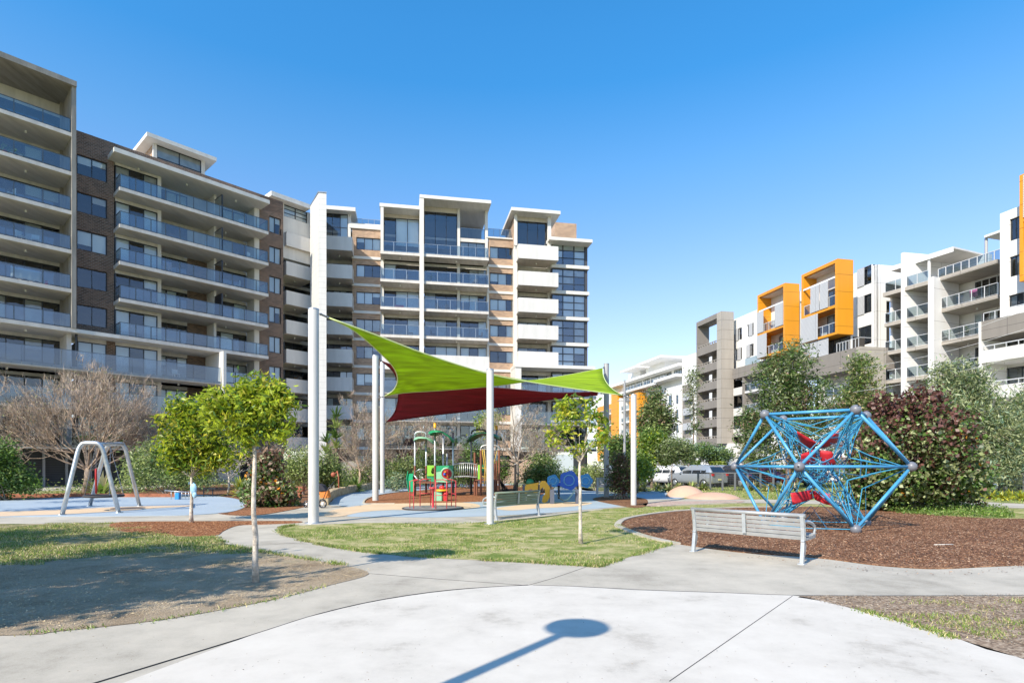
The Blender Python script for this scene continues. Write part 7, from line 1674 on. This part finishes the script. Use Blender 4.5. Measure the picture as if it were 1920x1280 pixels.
# bicycle by the garage
Yb=36; c0=Vector((XP(466,Yb),Yb,.36)); t=thing('bicycle','dark bicycle leaning behind the near young tree trunk','bicycle',(c0.x,Yb,0)); 
for i,dx in enumerate((0,1.0)):
    mb=MB(); cc=c0+Vector((dx,0,0)); mb.tube([cc+Vector((.33*math.cos(a),0,.33*math.sin(a))) for a in np.linspace(0,2*math.pi,20,endpoint=False)],.025,6,closed=True); mb.build('wheel',M_frame,t)
mb=MB(); mb.tube([c0,c0+Vector((.3,0,.5)),c0+Vector((.85,0,.5)),c0+Vector((1,0,0))],.02,6); mb.tube([c0+Vector((.85,0,.5)),c0+Vector((.82,0,.72))],.02,6); mb.tube([c0+Vector((.3,0,.5)),c0+Vector((.45,0,0)),c0+Vector((.8,0,.45))],.02,6); mb.build('frame',M_steel,t)

# ================================================================== fence, street pole, wires, lamp
F_dk=mat('fence_grey',(0.10,0.105,0.11),0.5)
def fence(label, px0,Y0,px1,Y1,h,n,m=F_dk, glass=True):
    a=Vector((XP(px0,Y0),Y0,0)); b=Vector((XP(px1,Y1),Y1,0)); t=thing('mesh_fence',label,'fence',tuple(a)); d=(b-a).normalized(); nn=Vector((-d.y,d.x,0))
    for i in range(n+1): p=a.lerp(b,i/n); mb=MB(); c_=[p-d*.06-nn*.05,p+d*.06-nn*.05,p+d*.06+nn*.05,p-d*.06+nn*.05]; mb.hexa(c_+[q_+Vector((0,0,h+.04)) for q_ in c_]); mb.build('post',m,t)
    mb=MB(); mb.tube([a+Vector((0,0,h)),b+Vector((0,0,h))],.045,8); mb.build('rail',m,t)
    mb=MB(); k=int((b-a).length/0.09)
    for i in range(k): p=a.lerp(b,i/k); mb.tube([p+Vector((0,0,.08)),p+Vector((0,0,h))],.006,3,caps=False)
    for z in np.linspace(.08,h-.05,9): mb.tube([a+Vector((0,0,z)),b+Vector((0,0,z))],.005,3,caps=False)
    mb.build('mesh',m,t)
fence('low grey mesh fence with posts in front of the parked cars',1309,38,1450,36.5,1.15,6)
fence('low grey mesh fence at the right edge behind the yellowish tussocks',1850,31,2000,28,1.2,4)
t=thing('street_pole','slim dark street pole with a crossbar rising behind the green sail corner','street pole',(XP(1171,33),33,0)); mb=MB(); x=XP(1171,33); mb.lathe([(.085,0),(.07,ZP(730,33)),(.055,ZP(712,33))],(x,33,0),10); mb.build('shaft',P_grey,t)
mb=MB(); mb.tube([WP(1158,751,33),WP(1182,751,33)],.03,6); mb.tube([WP(1163,812,33),WP(1171,812,33)],.03,6); mb.build('crossbar',P_grey,t)
for i,(a,b_,l) in enumerate(((WP(1640,664,34),WP(2000,553,26),'uppermost'),(WP(1620,690,34),WP(2000,592,26),'middle'),(WP(1600,735,34),WP(2000,640,26),'lowest'))):
    P=[a.lerp(b_,s)+Vector((0,0,-0.25*math.sin(math.pi*s))) for s in np.linspace(0,1,9)]; mb=MB(); mb.tube(P,.011,5); setp(mb.build('overhead_wire',mat('wire_grey',(.55,.55,.55),.5),None),l+' of the thin wires crossing in front of the white balconies','wire',group='overhead wires')
lt=4.6; off=lt/math.tan(R(SUN_EL)); lc=GP(1086,1176); lx,ly=lc.x-off*SHADOW_DIR[0], lc.y-off*SHADOW_DIR[1]
t=thing('park_lamp','round-headed park lamp post outside the picture that casts the disc shadow on the pale slab','lamp post',(lx,ly,0)); mb=MB(); mb.lathe([(.08,0),(.06,lt-.05)],(lx,ly,0),14); mb.build('shaft',P_grey,t); mb=MB(); mb.lathe([(0,lt-.05),(.31,lt-.05),(.315,lt),(.28,lt+.04),(0,lt+.06)],(lx,ly,0),32); mb.build('lamp_head',P_grey,t)
mb=MB(); p=GP(1770,1023.5); mb.tube([p+Vector((-.2,0,.03)),p+Vector((.2,.02,.035))],.012,6); setp(mb.build('stick',mat('pale_stick',(.6,.55,.48),.8),None),'pale straight stick lying on the brown mulch at right','stick')

# ================================================================== cars
def car(name_label, px, Y, rz, paint, style, z=0.0, scale=1.0):
    """style: suv, wagon, sedan, hatch"""
    L = {'suv':4.6,'wagon':4.75,'sedan':4.6,'hatch':4.0}[style]; W=0.9; 
    if style=='suv':   top=[(-2.25,.95),(-2.2,1.05),(-1.75,1.60),(-1.2,1.68),(0.2,1.66),(0.95,1.12),(1.9,1.0),(2.25,.80)]; belt=1.02
    elif style=='wagon': top=[(-2.35,.85),(-2.3,.95),(-2.05,1.42),(-1.4,1.50),(0.25,1.48),(1.05,1.0),(2.0,.86),(2.33,.62)]; belt=.95
    elif style=='sedan': top=[(-2.28,.80),(-2.2,.95),(-1.65,.99),(-1.0,1.38),(-.4,1.45),(.2,1.42),(1.0,1.0),(2.0,.82),(2.28,.6)]; belt=.93
    else: top=[(-1.95,.85),(-1.9,.98),(-1.6,1.42),(-1.0,1.5),(.2,1.48),(.95,1.0),(1.65,.86),(1.95,.62)]; belt=.93
    t=thing('parked_car', name_label, 'car', (0,0,0), 0, 'cars parked along the street'); BASE[t.name]=None
    zt=lambda x: np.interp(x,[p[0] for p in top],[p[1] for p in top])
    xs=sorted(set([p[0] for p in top]+list(np.linspace(top[0][0],top[-1][0],13)))); mb=MB(); vs=[]
    for x in xs:
        e=abs(x)/(L/2); w_=W*(1-0.10*max(0,e-.7)/.3); zz=zt(x); hb=min(zz,belt); tw=w_*(1-0.30*max(0,zz-belt)/.7)
        zb=0.28+0.12*max(0,e-.85)/.15
        vs+=[(x,-w_*.92,zb),(x,-w_,zb+.22),(x,-w_,hb-.08),(x,-w_*.95,hb),(x,-tw,zz-.02 if zz>hb+.03 else zz),(x,-tw*.8,zz+.02),(x,tw*.8,zz+.02),(x,tw,zz-.02 if zz>hb+.03 else zz),(x,w_*.95,hb),(x,w_,hb-.08),(x,w_,zb+.22),(x,w_*.92,zb)]
    n=12; fs=[(i*n+j,i*n+(j+1)%n,(i+1)*n+(j+1)%n,(i+1)*n+j) for i in range(len(xs)-1) for j in range(n)]
    mb.add(vs,fs,None,True); mb.f+= [tuple(range(n)),tuple(range((len(xs)-1)*n,len(xs)*n))]; mb.m+=[0,0]; mb.sm+=[False,False]
    mb.build('body',paint,t,local=True)
    # side glass, screens
    cab=[p for p in top if p[1]>belt+.12]; x0,x1=cab[0][0],cab[-1][0]; 
    hi=max(p[1] for p in top)-.12; pil=(-0.35,0.55) if style!='sedan' else (-.2,.6)
    for s in (-1,1):
        cuts=[x0+.12,(x0+x1)/2-.35,(x0+x1)/2+.5,x1+.45]
        for k in range(3):
            a,b=cuts[k]+.03,cuts[k+1]-.03; g_=MB(); f=lambda x,z:(x, s*(W*(0.955-0.30*max(0,z-belt)/.7)+.012), z)
            za=min(hi,zt(a)-.10); zb_=min(hi,zt(b)-.10)
            if za<belt+.05: za=belt+.05
            if zb_<belt+.05: zb_=belt+.05
            g_.add([f(a,belt+.02),f(b,belt+.02),f(b,zb_),f(a,za)],[(0,1,2,3)]); g_.build('side_window',M_carglass,t,local=True)
    def screen(xa,za,xb,zb_,nm):
        g_=MB(); d=Vector((xb-xa,0,zb_-za)).normalized(); nx=Vector((-d.z,0,d.x)); nx=nx if nx.z>0 else -nx; o_=nx*.028
        wa=W*.82*(1-0.28*max(0,za-belt)/.7); wb=W*.82*(1-0.28*max(0,zb_-belt)/.7)
        g_.add([Vector((xa,-wa,za))+o_,Vector((xa,wa,za))+o_,Vector((xb,wb,zb_))+o_,Vector((xb,-wb,zb_))+o_],[(0,1,2,3)]); g_.build(nm,M_carglass,t,local=True)
    fr=[p for p in top if p[0]>0]; screen(fr[1][0]-.08,fr[1][1]+.06,fr[0][0]+.03,fr[0][1]-.06,'windscreen')
    if style=='sedan': screen(-1.6,1.03,-1.05,1.34,'rear_screen')
    else: screen(top[1][0]+.03,top[1][1]+.06,top[2][0]-.04,top[2][1]-.07,'rear_screen')
    for x in (-L/2+.85,L/2-.9):
        for s in (-1,1):
            w_=MB(); w_.lathe([(.10,-.1),(.31,-.1),(.33,-.06),(.33,.08),(.30,.115),(.22,.12)],(x,s*(W-.09),.33),20,axis='y') if s>0 else w_.lathe([(.22,-.12),(.30,-.115),(.33,-.08),(.33,.06),(.31,.1),(.1,.1)],(x,s*(W-.09),.33),20,axis='y')
            o=w_.build('wheel',M_tyre,t,local=True); r_=MB(); y=s*(W+.02)
            r_.lathe([(0,y),(.10,y),(.21,y-s*.015),(.225,y-s*.05)],(x,0,.33),12,axis='y'); r_.build('rim',M_steel,o,local=True)
    for s in (-1,1):
        l_=MB(); zz=top[-1][1]-.02; l_.box(L/2-.22,L/2-.04,s*.78-.10,s*.78+.10,zz-.12,zz+.02); l_.build('headlight',mat('lamp_clear',(.7,.72,.75),.15),t,local=True,bevel=.02)
        l_=MB(); zz=top[0][1]; l_.box(-L/2-.012,-L/2+.12,s*.76-.10,s*.76+.10,zz-.08,zz+.14); l_.build('tail_light',mat('lamp_red',(.45,.02,.02),.25),t,local=True,bevel=.02)
        m_=MB(); m_.box(.72,.84,s*(W+.02)-.06,s*(W+.02)+.10,belt,belt+.12); m_.build('wing_mirror',paint,t,local=True,bevel=.02)
    p_=MB(); p_.box(-L/2-.02,-L/2+.02,-.25,.25,.55,.67); p_.build('number_plate',mat('plate',(.7,.65,.3),.6),t,local=True)
    t.location=(XP(px,Y),Y,z); t.rotation_euler=(0,0,rz); t.scale=(scale,)*3; return t
M_carglass=mat('car_glass',(0.02,0.025,0.03),0.06,spec=1.0); M_tyre=mat('tyre',(0.02,0.02,0.02),0.85)
cp=lambda n,c,met=0.0: mat(n,c,0.25,met,coat=1.0)
car('white hatch-backed SUV parked left of the silver wagon', 1250, 47.5, R(122), cp('paint_white',(.60,.60,.60)), 'suv')
car('pale silver wagon with its tail to the mesh fence', 1306, 44.5, R(120), cp('paint_silver',(.34,.37,.40),.4), 'suv')
car('second white car half hidden behind the white SUV', 1266, 55, R(122), cp('paint_white',(.60,.60,.60)), 'suv')
car('bright orange hatchback behind the silver wagon', 1302, 53, R(120), cp('paint_orange',(.75,.18,.02)), 'suv')
car('mid grey wagon parked behind and right of the silver wagon', 1340, 50, R(118), cp('paint_grey',(.28,.31,.36),.4), 'suv')
car('black estate car behind the mesh fence', 1374, 45, R(118), cp('paint_black',(.02,.02,.025)), 'suv')
car('dark navy car behind the black estate', 1398, 51, R(118), cp('paint_navy',(.03,.05,.09)), 'suv')
car('red car seen through the left bars of the rope climber', 1437, 44.5, R(125), cp('paint_red',(.45,.03,.03)), 'sedan')
car('dark red car seen through the middle of the rope climber', 1498, 46, R(125), cp('paint_dred',(.35,.02,.02)), 'hatch')
car('blue car partly hidden by the green street trees', 1222, 52, R(122), cp('paint_blue',(.06,.13,.28)), 'hatch')
car('dark green car roof behind the fence at the right edge', 1890, 37, R(175), cp('paint_dgreen',(.04,.07,.05)), 'suv')
car('silver car behind the hibiscus bush', 1800, 40, R(175), cp('paint_silver',(.34,.37,.40),.4), 'sedan')
# ---------------------------------------------------------------- small things on the balconies
def pot(fa,u,v,z,m,label,h=0.5):
    t=thing('potted_plant',label,'plant',tuple(fa.P(u,v,z))); mb=MB(); mb.lathe([(.10,0),(.16,.26),(.17,.26)],fa.P(u,v,z),10); mb.build('pot',m,t)
    rng=np.random.default_rng(int(u*100)%997); C=np.array([tuple(fa.P(u,v,z+.26+h/2))])+rng.normal(size=(40,3))*np.array([.14,.14,h/3]); V,Q=leaf_arrays(C,.2,.07,rng,.5); npmesh('leaves',V,Q,[L_green,L_mid],rng.integers(0,2,40),t)
WPOT=mat('pot_white',(.7,.7,.68),.5); RPOT=mat('pot_red',(.4,.05,.04),.5)
pot(FA,uA(10),-.4,lev(8),RPOT,'red potted plant on the second balcony from the top of the left tower',.5)
pot(FA,uA(24),-.4,lev(8),WPOT,'large white pot plant beside the red pot on the left tower',.3)
pot(FA,uA(39),-.4,lev(8),WPOT,'small white pot plant third along on the left tower balcony',.15)
pot(FB,uB(808),-.5,lb(7),WPOT,'white pot plant behind glass on the centre block',.6)
pot(F8,F8.u(1770),-.5,zl8[2],RPOT,'potted shrub on the tiered white balconies',.6)
pot(F8,F8.u(1805),-.5,zl8[2],WPOT,'white pot shrub on the tiered white balconies, right of the red pot',.6)
def cloth(fa,u0,u1,v,z0,z1,m,label):
    n=10; vs=[]
    for i in range(n+1):
        for j in range(5): vs.append(fa.P(u0+(u1-u0)*i/n, v+.05*math.sin(i*2.3)*(1-j/5), z1-(z1-z0)*j/4*(1-.12*math.sin(i*1.7))))
    mb=MB(); mb.add(vs,[(i*5+j,i*5+j+1,(i+1)*5+j+1,(i+1)*5+j) for i in range(n) for j in range(4)],None,True); o=mb.build('hanging_laundry',m,None,label=label,cat='laundry'); s_=o.modifiers.new('t','SOLIDIFY'); s_.thickness=.01
WC=mat('white_cloth',(.78,.76,.78),.9); PC=mat('pink_cloth',(.65,.15,.35),.9)
cloth(FA,uA(20,-.3),uA(78,-.3),-.3,lev(5)+.15,lev(5)+.95,WC,'white sheet drying behind the glass on the lowest framed balcony of the left tower')
cloth(FA,uA(84,-.35),uA(90,-.35),-.35,lev(5)+.1,lev(5)+.4,PC,'small pink cloth beside the white sheet')
cloth(FA,uA(305,-.4),uA(322,-.4),-.4,lev(6)+.3,lev(6)+.95,mat('mixed_cloth',(.4,.4,.5),.9,col2=(.7,.5,.55),vscale=3),'coloured washing on the long brick block balcony')
cloth(FB,uB(740,-.4),uB(757,-.4),-.4,lb(6)+.05,lb(6)+.35,PC,'pink cloth heap on a balcony of the centre block')
cloth(F8,F8.u(1793,-.3),F8.u(1806,-.3),-.3,zl8[1]+.1,zl8[1]+.8,WC,'white washing on the top tiered balcony')
cloth(F8,F8.u(1818,-.3),F8.u(1832,-.3),-.3,zl8[1]+.4,zl8[1]+1.1,PC,'pink washing on the top tiered balcony')

# outdoor chairs behind the glass
def chair_proto(m, name, label, group):
    t=thing(name,label,'chair',(0,0,0),0,group); BASE[t.name]=None
    mb=MB(); mb.box(-.23,.23,-.23,.23,.42,.46); mb.build('seat',m,t,local=True); mb=MB(); mb.box(-.23,.23,.20,.24,.46,.88); mb.build('backrest',m,t,local=True)
    for x in (-.2,.2):
        for y in (-.2,.2): mb=MB(); mb.box(x-.02,x+.02,y-.02,y+.02,0,.42); mb.build('leg',m,t,local=True)
    return t
CH=[chair_proto(WPOT,'balcony_chair','white outdoor chair standing behind the blue balcony glass of the left block','white chairs on the left block balconies'),
    chair_proto(mat('grey_plastic',(.10,.10,.11),.6),'balcony_chair','dark grey outdoor chair standing behind balcony glass of the centre block','dark chairs on the centre block balconies')]
spots=[(0,FA,40,6,-.9),(0,FA,66,6,-1.0),(0,FA,150,3,-.9),(0,FA,330,3,-.9),(0,FA,452,8,-1.0),(0,FA,392,7,-1.0),(0,FA,20,7,-1.0),(0,FA,445,6,-1),(0,FA,300,5,-1),(0,FA,470,7,-.9),
       (1,FB,735,5,-.9),(1,FB,770,5,-.9),(1,FB,822,6,-.9),(1,FB,840,6,-1),(1,FB,812,5,-.9),(1,FB,890,7,-.9),(1,FB,760,7,-.9),(1,FB,900,5,-1)]
first=[True,True]; crr=random.Random(4)
for k,fa,px,lv_,v in spots:
    o=CH[k] if first[k] else copy_tree(CH[k]); first[k]=False
    z=lev(lv_) if fa is FA else lb(lv_); o.location=fa.P(fa.u(px,v),v,z); o.rotation_euler=(0,0,crr.uniform(0,6.28))
